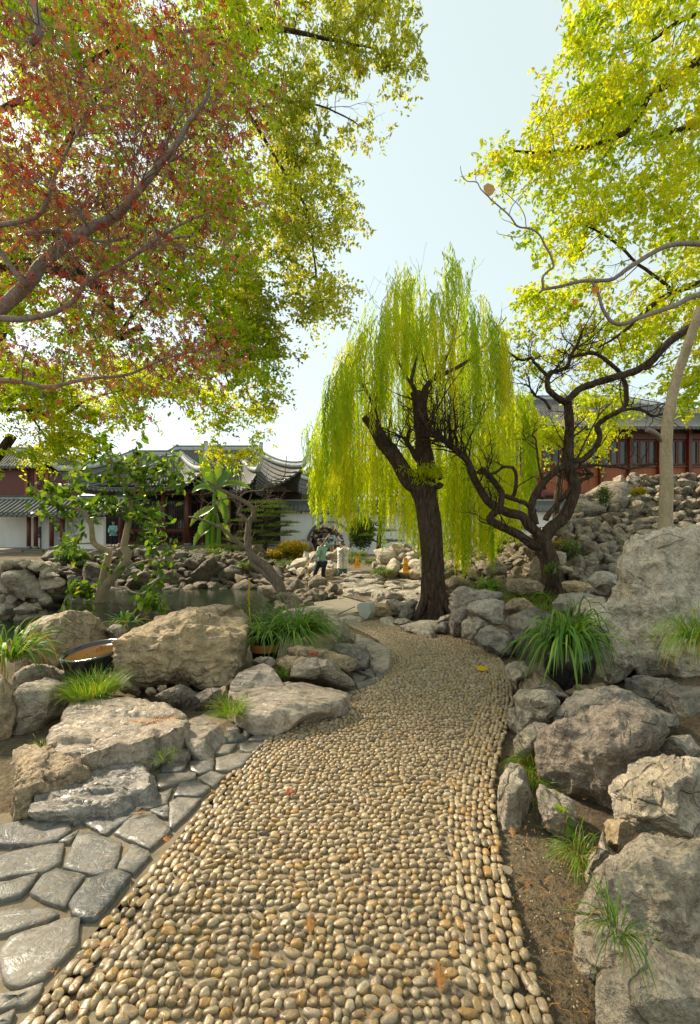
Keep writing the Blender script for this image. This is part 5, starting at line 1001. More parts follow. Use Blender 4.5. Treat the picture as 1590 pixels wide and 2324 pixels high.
# ---- far trees beyond the walls
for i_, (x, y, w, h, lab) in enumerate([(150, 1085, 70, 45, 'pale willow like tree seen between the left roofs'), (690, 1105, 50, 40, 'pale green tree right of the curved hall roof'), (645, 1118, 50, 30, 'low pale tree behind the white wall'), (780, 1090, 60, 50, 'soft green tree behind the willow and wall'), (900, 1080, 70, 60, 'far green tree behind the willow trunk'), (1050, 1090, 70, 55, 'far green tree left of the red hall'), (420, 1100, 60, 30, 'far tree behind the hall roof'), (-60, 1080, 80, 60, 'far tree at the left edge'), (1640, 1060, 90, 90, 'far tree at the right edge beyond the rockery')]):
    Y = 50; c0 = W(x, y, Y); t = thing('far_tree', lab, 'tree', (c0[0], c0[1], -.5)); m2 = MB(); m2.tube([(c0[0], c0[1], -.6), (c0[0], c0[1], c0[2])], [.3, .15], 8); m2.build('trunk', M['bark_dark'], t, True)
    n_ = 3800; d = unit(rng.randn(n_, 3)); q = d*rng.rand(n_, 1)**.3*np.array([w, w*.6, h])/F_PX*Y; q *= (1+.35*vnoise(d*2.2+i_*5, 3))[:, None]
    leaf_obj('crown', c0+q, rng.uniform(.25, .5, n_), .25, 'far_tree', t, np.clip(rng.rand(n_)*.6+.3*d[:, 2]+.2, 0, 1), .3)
# ---- banana plants
def strip(path, widths, fold=.15, n=10):
    P = catmull(path, n); k = len(P); w = np.interp(np.linspace(0, 1, k), np.linspace(0, 1, len(widths)), widths); T_ = unit(np.gradient(P, axis=0)); up = np.array([0, -.8, .6]); S = unit(np.cross(T_, up)); Nn = np.cross(S, T_)
    V = []; F = []
    for i in range(k): ww = w[i]*(1+.18*math.sin(i*2.3)); V += [P[i]-S[i]*ww/2+Nn[i]*fold*ww*np.sign(Nn[i][2]+.01), P[i], P[i]+S[i]*ww/2+Nn[i]*fold*ww*np.sign(Nn[i][2]+.01)]
    for i in range(k-1): F += [[3*i, 3*i+1, 3*i+4, 3*i+3], [3*i+1, 3*i+2, 3*i+5, 3*i+4]]
    return np.array(V), F
bn = thing('banana_plant', 'banana plant with tattered bright leaves before the hall', 'banana plant', W(484, 1250, 26))
for L in ([(484, 1255), (483, 1200), (486, 1150), (488, 1112)], [(474, 1255), (472, 1200), (478, 1160)], [(496, 1255), (497, 1200), (492, 1165)]): m2 = MB(); limb(m2, L, 26, .16, .09, 8, .05); m2.build('stem', M['grass'], bn, True)
for L, w in (([(487, 1115), (476, 1085), (466, 1060), (452, 1032)], .62), ([(488, 1112), (494, 1085), (497, 1062), (494, 1048)], .5), ([(489, 1112), (505, 1092), (518, 1078), (521, 1055)], .6), ([(490, 1112), (515, 1098), (545, 1098), (570, 1110)], .42), ([(488, 1115), (470, 1105), (450, 1108), (436, 1118)], .5), ([(486, 1150), (468, 1160), (448, 1172), (432, 1195)], .55), ([(490, 1140), (505, 1150), (514, 1170), (512, 1195)], .5), ([(480, 1200), (465, 1205), (450, 1218), (440, 1240)], .5), ([(478, 1165), (460, 1195), (455, 1215)], .45), ([(497, 1190), (512, 1200), (520, 1225)], .45), ([(488, 1112), (500, 1120), (512, 1140), (510, 1160)], .55)):
    V, F = strip(PL(L, 26-rng.rand()*.8), [.15, w, w, w*.8, .05]); mk('leaf', V, F, M['banana'], bn, True)
# ---- strap leaves and grass
def blades(name, base, n_, L, w, mat, parent=None, spread=1.0, droop=1.0, rad=.05, lean=(0, 0, 0), seg=6, seed=0, label=None, cat=None, upf=.9):
    rs = np.random.RandomState(seed); base = np.array(base, float); V = []; F = []; r = []; k = 0; off = 0
    ang = rs.rand(n_)*2*PI; rr_ = rad*np.sqrt(rs.rand(n_)); b = base+np.c_[np.cos(ang)*rr_, np.sin(ang)*rr_, np.zeros(n_)]; a2 = ang+rs.randn(n_)*.6
    el = rs.uniform(.3, 1.4, n_)*upf; d = np.c_[np.cos(a2)*np.cos(el)*spread, np.sin(a2)*np.cos(el)*spread, np.sin(el)]+np.array(lean); d = unit(d)
    LL_ = L*rs.uniform(.55, 1.15, n_); dr = droop*rs.uniform(.5, 1.3, n_); P = b.copy(); side = unit(np.cross(d, [0, 0, 1.])+rs.randn(n_, 3)*.15)
    rings = []
    for s in range(seg+1):
        t = s/seg; ww = w*(1-t**2.2)*(.55+.9*min(t*2.5, .5)); rings += [P-side*ww/2, P+side*ww/2]
        d2 = unit(d+np.c_[np.zeros(n_), np.zeros(n_), -dr*t*1.3]); P = P+d2*(LL_/seg)[:, None]
    V = np.stack(rings, 1).reshape(-1, 3); m = 2*(seg+1); Fb = np.array([[2*i, 2*i+1, 2*i+3, 2*i+2] for i in range(seg)]); FF = (Fb[None]+(np.arange(n_)*m)[:, None, None]).reshape(-1, 4)
    o = mk(name, V, FF, M[mat], parent, True, np.repeat(rs.rand(n_), m)); o['kind'] = 'stuff' if parent is not None else o.get('kind', '')
    if parent is None:
        del o['kind']; tag(o, label, cat)
    return o
# ---------------------------------------------------------------- buildings
def roof(parent, x0, x1, yf, yb, z0, z1, rl, rr_, lift=.9, out=.5, conc=1.5, tilesp=.30, front=True, sides='both', ridge_h=.35, tip=1.0):
    """hipped roof with upturned corners; x0..x1 eaves, rl..rr_ ridge ends"""
    ym = (yf+yb)/2; n = 36
    def eave(side, t):   # t in -1..1 along the eave
        e = abs(t)**6; up = lift*e
        if side == 'f': return np.array([(x0+x1)/2+(x1-x0)/2*t*(1+out*2/(x1-x0)*e), yf-out*e, z0+up])
        if side == 'b': return np.array([(x0+x1)/2+(x1-x0)/2*t*(1+out*2/(x1-x0)*e), yb+out*e, z0+up])
        if side == 'l': return np.array([x0-out*e, ym+(yb-yf)/2*t*(1+out*2/(yb-yf)*e), z0+up])
        return np.array([x1+out*e, ym+(yb-yf)/2*t*(1+out*2/(yb-yf)*e), z0+up])
    def top(side, t):
        if side in 'fb': return np.array([(rl+rr_)/2+(rr_-rl)/2*t, ym, z1])
        return np.array([rl if side == 'l' else rr_, ym, z1])
    def S(side, t, v):
        a, b = eave(side, t), top(side, t); p = a+(b-a)*v; e = abs(t)**6
        p[2] = a[2]+(b[2]-a[2])*v**conc-e*0 ; return p
    sl_ = ['f', 'b']+(['l', 'r'] if sides == 'both' else ['r'] if sides == 'r' else ['l'] if sides == 'l' else [])
    for side in sl_:
        V = []; m = 12
        for i in range(n+1):
            for j in range(m+1): V.append(S(side, -1+2*i/n, j/m))
        F = [[i*(m+1)+j, (i+1)*(m+1)+j, (i+1)*(m+1)+j+1, i*(m+1)+j+1] for i in range(n) for j in range(m)]
        V = np.array(V); n0 = len(V); F2 = F+[[a+n0 for a in f[::-1]] for f in F]
        for i in range(n): a, b = i*(m+1), (i+1)*(m+1); F2.append([a, b, b+n0, a+n0])
        mk('roof_slope', np.vstack([V, V-np.array([0, 0, .12])]), F2, M['tile'], parent, True)
        if side == 'b': continue
        L = (x1-x0) if side in 'fb' else (yb-yf); k = int(L/tilesp)
        for i in range(k+1):
            t = -1+2*i/k; P = np.array([S(side, t, v)+np.array([0, 0, .03]) for v in np.linspace(0, 1, 12)])
            V, F = tube(P, .075, 6, 0); o = mk('tile_row', V, F, M['tile'], parent, True)
            e = P[0]+np.array([0, -.03 if side == 'f' else 0, -.05]); 
            if i < k:
                e2 = S(side, t+1/k, 0); m2 = MB(); m2.box(e2+np.array([0, -.02, -.09]), (.16, .05, .16)) ; m2.build('drip_tile', M['tile'], parent)
    # ridges
    def ridge(P, w, h, mat='ridge', name='ridge'):
        P = np.asarray(P); T_ = unit(np.gradient(P, axis=0)); Sx = unit(np.cross(T_, [0, 0, 1.])); V = []
        for p, s in zip(P, Sx): V += [p-s*w/2, p+s*w/2, p+s*w/2*.8+np.array([0, 0, h]), p-s*w/2*.8+np.array([0, 0, h])]
        F = [[0, 1, 2, 3]]
        for i in range(len(P)-1):
            for j in range(4): F.append([4*i+j, 4*i+(j+1) % 4, 4*i+4+(j+1) % 4, 4*i+4+j])
        F.append([4*len(P)-4, 4*len(P)-3, 4*len(P)-2, 4*len(P)-1]); return mk(name, V, F, M[mat], parent)
    ridge([(rl-.3, ym, z1-.05), (rr_+.3, ym, z1-.05)], .28, ridge_h, 'ridge')
    ridge([(rl-.35, ym, z1+ridge_h-.06), (rr_+.35, ym, z1+ridge_h-.06)], .36, .08, 'ridge_dark', 'ridge_cap')
    for sx, sy in ((-1, 'f'), (1, 'f'), (-1, 'b'), (1, 'b')):
        if sides == 'r' and sx < 0 or sides == 'l' and sx > 0 or sides == 'none': continue
        P = [S(sy, sx, v) for v in np.linspace(1, 0, 12)]
        c = P[-1]; d = unit(P[-1]-P[-2]); d[2] = abs(d[2]); P += [c+np.array([d[0]*.35, d[1]*.35, .18*tip]), c+np.array([d[0]*.62, d[1]*.62, .5*tip]), c+np.array([d[0]*.78, d[1]*.78, .95*tip])]
        ridge(P, .26, .42, 'ridge'); P2 = [p+np.array([0, 0, .41]) for p in P]; ridge(P2, .28, .07, 'ridge_dark', 'ridge_cap')
    return S
def lattice(parent, c, w, h, nx, ny, mat, th=.05, depth=.05, pattern=0, name='lattice', back=None):
    mb = MB(); x, y, z = c
    for s in (-1, 1): mb.box((x+s*(w/2-th/2), y, z), (th, depth, h)); mb.box((x, y-.001, z+s*(h/2-th/2)), (w-2*th, depth, th))
    b = th*.5
    for i in range(1, nx): mb.box((x-w/2+w*i/nx, y+.004, z), (b, depth*.5, h-2*th)) if pattern == 0 else None
    for j in range(1, ny): mb.box((x, y+.008, z-h/2+h*j/ny), (w-2*th, depth*.5, b)) if pattern == 0 else None
    if pattern == 1:
        cw, ch = w/nx, h/ny
        for i in range(nx):
            for j in range(ny):
                cx_, cz = x-w/2+cw*(i+.5), z-h/2+ch*(j+.5); k = (i+j) % 2
                if k: mb.box((cx_, y+.004, cz), (b, depth*.5, ch)); mb.box((cx_+cw*.25, y+.006, cz), (cw*.5, depth*.4, b))
                else: mb.box((cx_, y+.005, cz), (cw, depth*.5, b)); mb.box((cx_, y+.007, cz+ch*.25), (b, depth*.4, ch*.5))
    return mb.build(name, M[mat], parent)
def box(name, c, size, mat, parent, rz=0): return MB().box(c, size, rz).build(name, M[mat], parent)
def col(parent, x, y, z0, z1, r=.14, mat='timber'): m2 = MB(); m2.tube([(x, y, z0), (x, y, z1)], r, 12); o = m2.build('column', M[mat], parent, True); m3 = MB(); m3.tube([(x, y, z0), (x, y, z0+.18)], [r*1.45, r*1.2], 12); m3.build('column_base', M['granite'], o, True)
# hall (two wings sharing eaves height)
Yh = 29.0; zb = .33
A0, A1 = W(165, 0, Yh)[0], W(445, 0, Yh)[0]
hall = thing('garden_hall', 'dark red timber garden hall with sweeping grey tiled roofs and upturned corners', 'hall', ((A0+A1)/2, Yh+3, zb))
ze = CAMZ+90*Yh/F_PX; zr = CAMZ+168*(Yh+3)/F_PX
roof(hall, A0-.1, A1+.1, Yh, Yh+6.5, ze, zr, A0+2.6, A1-2.4, 1.2, .5, 1.7, tip=1.5)
B0, B1 = W(300, 0, 33)[0], W(672, 0, 33)[0]; zeB = CAMZ+92*33/F_PX
roof(hall, B0, B1, 32.6, 41, zeB, CAMZ+178*37/F_PX, B0+2, W(575, 0, 37)[0], 1.5, .7, 1.8, tip=1.5)
roof(hall, W(462, 0, 30.5)[0], W(572, 0, 30.5)[0], 30.6, 36.5, ze+.05, CAMZ+165*33/F_PX, W(462, 0, 30.5)[0]+.6, W(540, 0, 33)[0], 1.3, .5, 1.7, sides='r', tip=1.6)
box('platform', ((A0+A1)/2+1.5, Yh+6, zb-.25), (A1-A0+4.5, 11, .5), 'granite', hall)
cols = [W(x, 0, Yh+1)[0] for x in (232, 275, 372, 424)]
for x in cols: col(hall, x, Yh+1, zb, ze+.4, .15)
box('eave_beam', ((A0+A1)/2, Yh+1, ze-.05), (A1-A0-.6, .2, .38), 'timber_dark', hall)
box('back_wall', ((A0+A1)/2+2, Yh+5.2, (zb+ze)/2), (A1-A0+6, .15, ze-zb), 'dark', hall)  # interior shade painted as a near-black wall and ceiling
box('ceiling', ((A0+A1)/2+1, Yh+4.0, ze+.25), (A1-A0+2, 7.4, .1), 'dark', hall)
for a_, b_ in ((1, 2), (2, 3)):
    xa, xb = cols[a_], cols[b_]; xm, w = (xa+xb)/2, xb-xa-.3
    lattice(hall, (xm, Yh+1, zb+.62), w, .85, max(4, int(w/.28)), 3, 'timber', .06, .06, 1, 'balustrade'); box('rail', (xm, Yh+1, zb+1.12), (w, .14, .10), 'timber', hall); box('sill', (xm, Yh+1, zb+.12), (w, .12, .12), 'timber', hall)
    k_ = max(2, int(round(w/.8)))
    for i in range(k_):
        xx = xm-w/2+w*(i+.5)/k_; lattice(hall, (xx, Yh+1.1, zb+2.2), w/k_-.05, 2.05, 3, 6, 'timber_dark', .07, .05, 0, 'window_frame'); box('window_glass', (xx, Yh+1.18, zb+2.2), (w/k_-.07, .02, 2.0), 'glass', hall)
for i in range(3):
    xx = W(444+i*30, 0, 31.5)[0]; lattice(hall, (xx, 31.5, zb+.6), .95, .9, 4, 3, 'timber', .06, .06, 1, 'balustrade'); lattice(hall, (xx, 31.5, zb+2.2), .95, 2.0, 3, 6, 'timber_dark', .06, .05, 0, 'window_frame')
for x in (430, 459, 489, 520, 545): col(hall, W(x, 0, 31.5)[0], 31.6, zb, zeB+.3, .13, 'timber')
box('eave_beam', (W(500, 0, 31.6)[0], 33.3, zeB-.05), (6.5, .2, .45), 'timber_dark', hall); box('side_wall', (W(560, 0, 35)[0], 36.2, (zb+zeB)/2), (9.0, .2, zeB-zb), 'timber_dark', hall)
m2 = MB(); V, F = ico(2); m2.add(V*.12+W(328, 1122, Yh+2.2), F.tolist()); lp = tag(m2.build('lantern_bulb', M['lamp'], None, True), 'small glowing amber lamp hanging under the hall eave', 'lamp')
# corridor at the left with white wall and lattice window
Yc = 25.0; cor = thing('covered_corridor', 'low covered corridor with white wall and stone lattice window at the left edge', 'corridor', W(165, 1245, Yc))
xa, xb = W(-80, 0, Yc)[0], W(284, 0, Yc)[0]; zc0 = CAMZ-46*Yc/F_PX; zc1 = CAMZ+32*Yc/F_PX
roof(cor, xa, xb-.4, Yc-.7, Yc+2.6, zc1, zc1+1.0, xa, xb-.4, .15, .1, 1.1, .28, sides='none', ridge_h=.18)
wx0, wx1 = W(210, 0, Yc)[0], W(280, 0, Yc)[0]; wa, wb, wz0, wz1 = W(231, 0, Yc)[0], W(272, 0, Yc)[0], CAMZ-18*Yc/F_PX*1.0, CAMZ+12*Yc/F_PX
wa, wb = W(229, 0, Yc)[0], W(252+22, 0, Yc)[0]
wa = W(153, 0, Yc)[0]; wb = W(180, 0, Yc)[0]; wz0, wz1 = CAMZ-19*Yc/F_PX, CAMZ+22*Yc/F_PX; wx0, wx1 = W(143, 0, Yc)[0], W(236, 0, Yc)[0]
for (a_, b_, c_, d_) in ((wx0, wa, zc0, zc1), (wb, wx1, zc0, zc1), (wa, wb, zc0, wz0), (wa, wb, wz1, zc1)): box('wall_panel', ((a_+b_)/2, Yc+.1, (c_+d_)/2), (b_-a_, .25, d_-c_), 'plaster', cor)
m2 = MB(); cw, chh = wb-wa, wz1-wz0
for k_ in range(34):
    px_, pz = rng.uniform(wa+.06, wb-.06), rng.uniform(wz0+.06, wz1-.06); th = rng.rand()*6.28; m2.tube([(px_+.07*math.cos(th+t), Yc, pz+.07*math.sin(th+t)) for t in np.linspace(0, 4.5, 7)], .018, 5)
m2.build('stone_lattice', M['plaster'], cor, True)
lattice(cor, ((wa+wb)/2, Yc-.05, (wz0+wz1)/2), cw+.1, chh+.1, 1, 1, 'ridge', .07, .1, 0, 'window_frame')
for x in (66, 82, 118, 142): col(cor, W(x, 0, Yc-.2)[0], Yc-.2, zc0, zc1+.1, .11)
box('wall_panel', (W(97, 0, Yc)[0], Yc+.3, (zc0+zc1)/2), (.45, .15, zc1-zc0), 'plaster', cor); box('back_wall', (W(60, 0, Yc+2)[0], Yc+2.2, (zc0+zc1)/2), (8, .15, zc1-zc0), 'plaster', cor)
lattice(cor, (W(130, 0, Yc)[0], Yc+.1, zc1-.25), .6, .45, 5, 3, 'timber_dark', .04, .05, 1, 'fretwork'); box('eave_beam', ((xa+xb)/2-.2, Yc-.25, zc1-.02), (xb-xa-.8, .16, .22), 'timber_dark', cor)
box('plinth', ((xa+xb)/2-1, Yc+1, zc0-.55), (xb-xa+1, 3, 1.1), 'granite', cor); lattice(cor, (W(90, 0, Yc)[0], Yc-.45, zc0-.25), 1.3, .45, 3, 1, 'ridge_dark', .08, .1, 0, 'low_rail')
# far two storey red pavilion
Yp = 36.0; pv = thing('red_pavilion', 'two storey red pavilion behind the trees at the left edge', 'pavilion', W(60, 1240, Yp)); xa, xb = W(-90, 0, Yp)[0], W(112, 0, Yp)[0]; za, zt = CAMZ, CAMZ+135*Yp/F_PX
box('wall', ((xa+xb)/2, Yp+2, (za+zt)/2-1), (xb-xa, 4, zt-za+2), 'red_trim', pv)
for x in (62, 84, 108): box('post', (W(x, 0, Yp)[0], Yp-.06, (za+zt)/2), (.22, .12, zt-za), 'red_panel', pv)
for x in (73, 96): lattice(pv, (W(x, 0, Yp)[0], Yp-.05, CAMZ+118*Yp/F_PX-.2), .62, 1.5, 3, 5, 'timber', .06, .08, 0, 'window_frame')
roof(pv, xa-.8, xb+.9, Yp-.9, Yp+5, zt+.1, zt+1.9, xa, xb-1.6, .7, .4, 1.5); roof(pv, xa-.8, xb+.6, Yp-1.2, Yp+5, CAMZ+62*Yp/F_PX, CAMZ+90*Yp/F_PX, xa, xb-.2, .4, .3, 1.2, sides='none')
# red hall on the right
Yr = 38.0; rh = thing('red_hall', 'two storey red lacquered hall with grey tiled roof rising at the right', 'hall', W(1380, 1250, Yr)); xa, xb = W(1165, 0, Yr)[0], W(1700, 0, Yr)[0]
zt = CAMZ+214*Yr/F_PX
def zY(y): return CAMZ-(y-HY)*Yr/F_PX
box('wall', ((xa+xb)/2, Yr+3.4, zY(1090)-2.4), (xb-xa, 6, zY(1058)-zY(1260)), 'timber_dark', rh); box('painted_shade_box', ((xa+xb)/2, Yr+4, zY(1020)), (xb-xa-.4, 5, zY(985)-zY(1056)), 'dark', rh)  # black box stands for the shade of the unlit upper room
xs_ = np.linspace(xa, xb, 9)
for i in range(8):
    x0_, x1_ = xs_[i], xs_[i+1]; xm = (x0_+x1_)/2; w = x1_-x0_
    box('post', (x0_, Yr+.05, zY(1050)), (.30, .30, zY(985)-zY(1140)), 'red_trim', rh)
    for j in range(6): xx = x0_+.15+(w-.3)*(j+.5)/6; box('panel', (xx, Yr+.30, zY(1089)), ((w-.3)/6-.012, .10, zY(1060)-zY(1118)), 'red_panel', rh)
    box('rail', (xm, Yr+.18, zY(1058)), (w-.3, .22, .16), 'red_trim', rh); box('rail', (xm, Yr+.18, zY(1120)), (w-.3, .26, .22), 'red_trim', rh); box('rail', (xm, Yr+.14, zY(1136)), (w-.3, .3, .3), 'red_trim', rh)
    for j in range(3):
        xx = x0_+.15+(w-.3)*(j+.5)/3; lattice(rh, (xx, Yr+.25, zY(1026)), (w-.3)/3-.04, zY(998)-zY(1054), 1, 1, 'red_trim', .12, .1, 0, 'window_frame'); box('window_glass', (xx, Yr+.3, zY(1026)), ((w-.3)/3-.12, .02, zY(999)-zY(1053)), 'glass', rh)
    box('transom', (xm, Yr+.2, zY(990)), (w-.3, .2, zY(984)-zY(997)), 'timber', rh)
    lattice(rh, (xm, Yr+.12, zY(1128)), w-.34, .42, 10, 2, 'red_trim', .05, .05, 1, 'fretwork')
roof(rh, xa-.6, xb+1.5, Yr-1.4, Yr+9, zt+.3, CAMZ+292*(Yr+4)/F_PX, xa+1.5, W(1400, 0, Yr+4)[0], .5, .3, 1.35, .34)
# white garden wall with moon gate
Yw = 35.0; wall = thing('garden_wall', 'long white garden wall with a round moon gate and dark tiled coping', 'wall', W(748, 1262, Yw)); zw0 = -.75; zw1 = CAMZ+38*Yw/F_PX
gc = W(748, 1232, Yw); gr = 1.72; x0_, x1_ = W(536, 0, Yw)[0], W(1560, 0, Yw)[0]
th = np.linspace(0, 2*PI, 64, endpoint=False); sq = []
hx, ht, hb = 2.4, zw1-gc[2], gc[2]-zw0
for t in th:
    c_, s_ = math.cos(t), math.sin(t); k_ = min(hx/abs(c_) if abs(c_) > 1e-6 else 1e9, (ht if s_ > 0 else hb)/abs(s_) if abs(s_) > 1e-6 else 1e9); sq.append((gc[0]+c_*k_, gc[2]+s_*k_))
V = [];
for yy in (Yw, Yw+.35):
    V += [(gc[0]+min(gr, 9)*math.cos(t), yy, max(gc[2]+gr*math.sin(t), zw0+.0)) for t in th]+[(x, yy, z) for x, z in sq]
F = []
for i in range(64):
    j = (i+1) % 64; F += [[i, j, 64+j, 64+i], [128+i, 192+i, 192+j, 128+j], [i, 128+i, 128+j, j]]
mk('gate_wall', V, F, M['plaster'], wall, False)
box('wall_panel', ((x0_+gc[0]-hx)/2, Yw+.175, (zw0+zw1)/2), (gc[0]-hx-x0_, .35, zw1-zw0), 'plaster', wall); box('wall_panel', ((x1_+gc[0]+hx)/2, Yw+.175, (zw0+zw1)/2), (x1_-gc[0]-hx, .35, zw1-zw0), 'plaster', wall)
m2 = MB(); V = []; F = []
for t in np.linspace(-.35, PI+.35, 49):
    for r_, yy in ((gr-.02, Yw-.09), (gr+.17, Yw-.09), (gr+.17, Yw+.44), (gr-.02, Yw+.44)): V.append((gc[0]+r_*math.cos(t), yy, gc[2]+r_*math.sin(t)))
for i in range(48):
    for j in range(4): F.append([4*i+j, 4*i+(j+1) % 4, 4*i+4+(j+1) % 4, 4*i+4+j])
m2.add(V, F); m2.build('gate_frame', M['ridge_dark'], wall)
box('plaque', (gc[0], Yw-.05, CAMZ+25*Yw/F_PX), (1.05, .10, .62), 'rock_flat' if False else 'ridge', wall); lattice(wall, (gc[0], Yw-.11, CAMZ+25*Yw/F_PX), 1.15, .72, 1, 1, 'ridge_dark', .07, .08, 0, 'plaque_frame')
box('coping', ((x0_+x1_)/2, Yw+.175, zw1+.80), (x1_-x0_, .30, .34), 'ridge_dark', wall); box('coping_cap', ((x0_+x1_)/2, Yw+.175, zw1+.995), (x1_-x0_, .42, .05), 'ridge', wall)
m3 = MB()
for s in (-1, 1):
    V = [(x0_, Yw+.175+s*.1, zw1+.66), (x1_, Yw+.175+s*.1, zw1+.66), (x1_, Yw+.175+s*.62, zw1+.12), (x0_, Yw+.175+s*.62, zw1+.12), (x0_, Yw+.175+s*.1, zw1+.56), (x1_, Yw+.175+s*.1, zw1+.56), (x1_, Yw+.175+s*.62, zw1+.02), (x0_, Yw+.175+s*.62, zw1+.02)]
    m3.add(V, [[0, 1, 2, 3], [4, 7, 6, 5], [2, 6, 7, 3], [0, 3, 7, 4], [1, 5, 6, 2]])
m3.build('coping_slope', M['tile'], wall)
nt_ = 110; ct = None
for i in range(nt_):
    x = x0_+(x1_-x0_)*(i+.5)/nt_
    if ct is None:
        V, F = tube([(0, .1, .69), (0, -.14, .45), (0, -.45, .14)], .085, 7); V2, F2 = tube([(0, -.47, .10), (0, -.50, .10)], .11, 9); ct = mkmesh('coping_tile', np.vstack([V, V2]), F+[[a+len(V) for a in f] for f in F2], M['tile'])
    o = bpy.data.objects.new('coping_tile', ct); COL.objects.link(o); setparent(o, wall); o.location = (x, Yw+.06, zw1)
for wx_ in (1080, 1135, 1225, 1290, 1420): 
    c_ = W(wx_, 1213, Yw); m2 = MB()
    for k_ in range(26): px_, pz = c_[0]+rng.uniform(-.6, .6), c_[2]+rng.uniform(-.55, .55); t0 = rng.rand()*6.28; m2.tube([(px_+.13*math.cos(t0+t), Yw-.05, pz+.13*math.sin(t0+t)) for t in np.linspace(0, 4.7, 7)], .028, 5)
    fr = lattice(wall, (c_[0], Yw-.03, c_[2]), 1.5, 1.4, 1, 1, 'plaster', .08, .08, 0, 'lattice_window'); box('painted_shade_back', (c_[0], Yw-.012, c_[2]), (1.36, .02, 1.26), 'dark', fr); m2.build('lattice', M['plaster'], fr, True)  # dark sheet on the solid wall paints the shaded opening
# courtyard behind the gate
cw = thing('courtyard_wall', 'white courtyard wall seen through the moon gate', 'wall', W(748, 1255, 43)); box('wall_panel', (W(748, 0, 43)[0], 43.2, 1.6), (14, .3, 4.9), 'plaster', cw); box('eave_beam', (W(748, 0, 42)[0], 42.3, CAMZ+2*42/F_PX*.5+1.15), (10, .25, .35), 'ridge_dark', cw)
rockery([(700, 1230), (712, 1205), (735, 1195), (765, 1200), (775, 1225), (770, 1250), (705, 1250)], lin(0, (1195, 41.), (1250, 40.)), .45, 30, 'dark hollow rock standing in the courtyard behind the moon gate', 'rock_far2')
tag(mk('gate_path', [tuple(W(*p)) for p in [(738, 1300, 20.5), (795, 1300, 20.5), (790, 1262, 31), (735, 1262, 31)]], [[0, 1, 2, 3]], M['mortar'], None, False), 'light pebbled path leading up to the moon gate', None, None, 'structure')
# granite bridge
br = thing('stone_bridge', 'zigzag bridge of pale granite slabs over the pond outlet', 'bridge', W(760, 1385, 10.5)); zB = -.40
def GB(x, y): Y = F_PX*(CAMZ-zB)/(y-HY); return ((x-CX)/F_PX*Y, Y)
for polyB in ([(745, 1403), (690, 1386), (640, 1390), (690, 1370), (768, 1359), (806, 1376)], [(748, 1404), (809, 1377), (771, 1360), (790, 1355.5), (848, 1368), (846, 1380)][:6], [(770, 1358.5), (757, 1346), (822, 1345.5), (843, 1352), (849, 1366), (792, 1354)]):
    P = [GB(*p) for p in polyB]; n_ = len(P); V = [(x, y, zB) for x, y in P]+[(x, y, zB-.24) for x, y in P]; F = [list(range(n_)), list(range(n_, 2*n_))[::-1]]+[[i, (i+1) % n_, n_+(i+1) % n_, n_+i] for i in range(n_)]
    mk('slab', V, F, M['granite'], br, False)
for i_, (x, y) in enumerate([(745, 1385), (800, 1372)]): p = GB(x, y); box('pier', (p[0], p[1]+.15, zB-.75), (.5, .35, 1.02), 'rock_far', br)
# upright pale flat stone beside the bridge
ps = np.array([(2, 60), (10, 20), (40, 2), (110, -2), (150, 8), (165, 60), (172, 120), (130, 195), (98, 208), (40, 150)], float)
pst = [(652.6+.1963*(800+a_), 1134.9+.1963*(1184+b_)) for a_, b_ in ps*.98]
Pf = [W(x, y, 8.8) for x, y in pst]; n_ = len(Pf); c_ = np.mean(Pf, 0); ex = np.array([.10, .16, -.02]); V = [c_+(p-c_)*.94+np.array([0, -.02, 0]) for p in Pf]+Pf+[p+ex for p in Pf]; F = [list(range(n_))]+[[i, (i+1) % n_, n_+(i+1) % n_, n_+i] for i in range(n_)]+[[n_+i, n_+(i+1) % n_, 2*n_+(i+1) % n_, 2*n_+i] for i in range(n_)]+[list(range(2*n_, 3*n_))[::-1]]
o = mk('standing_stone', V, F, M['granite_g'], None, False); tag(o, 'flat faced pale green stone slab standing upright at the end of the bridge', 'stone'); 
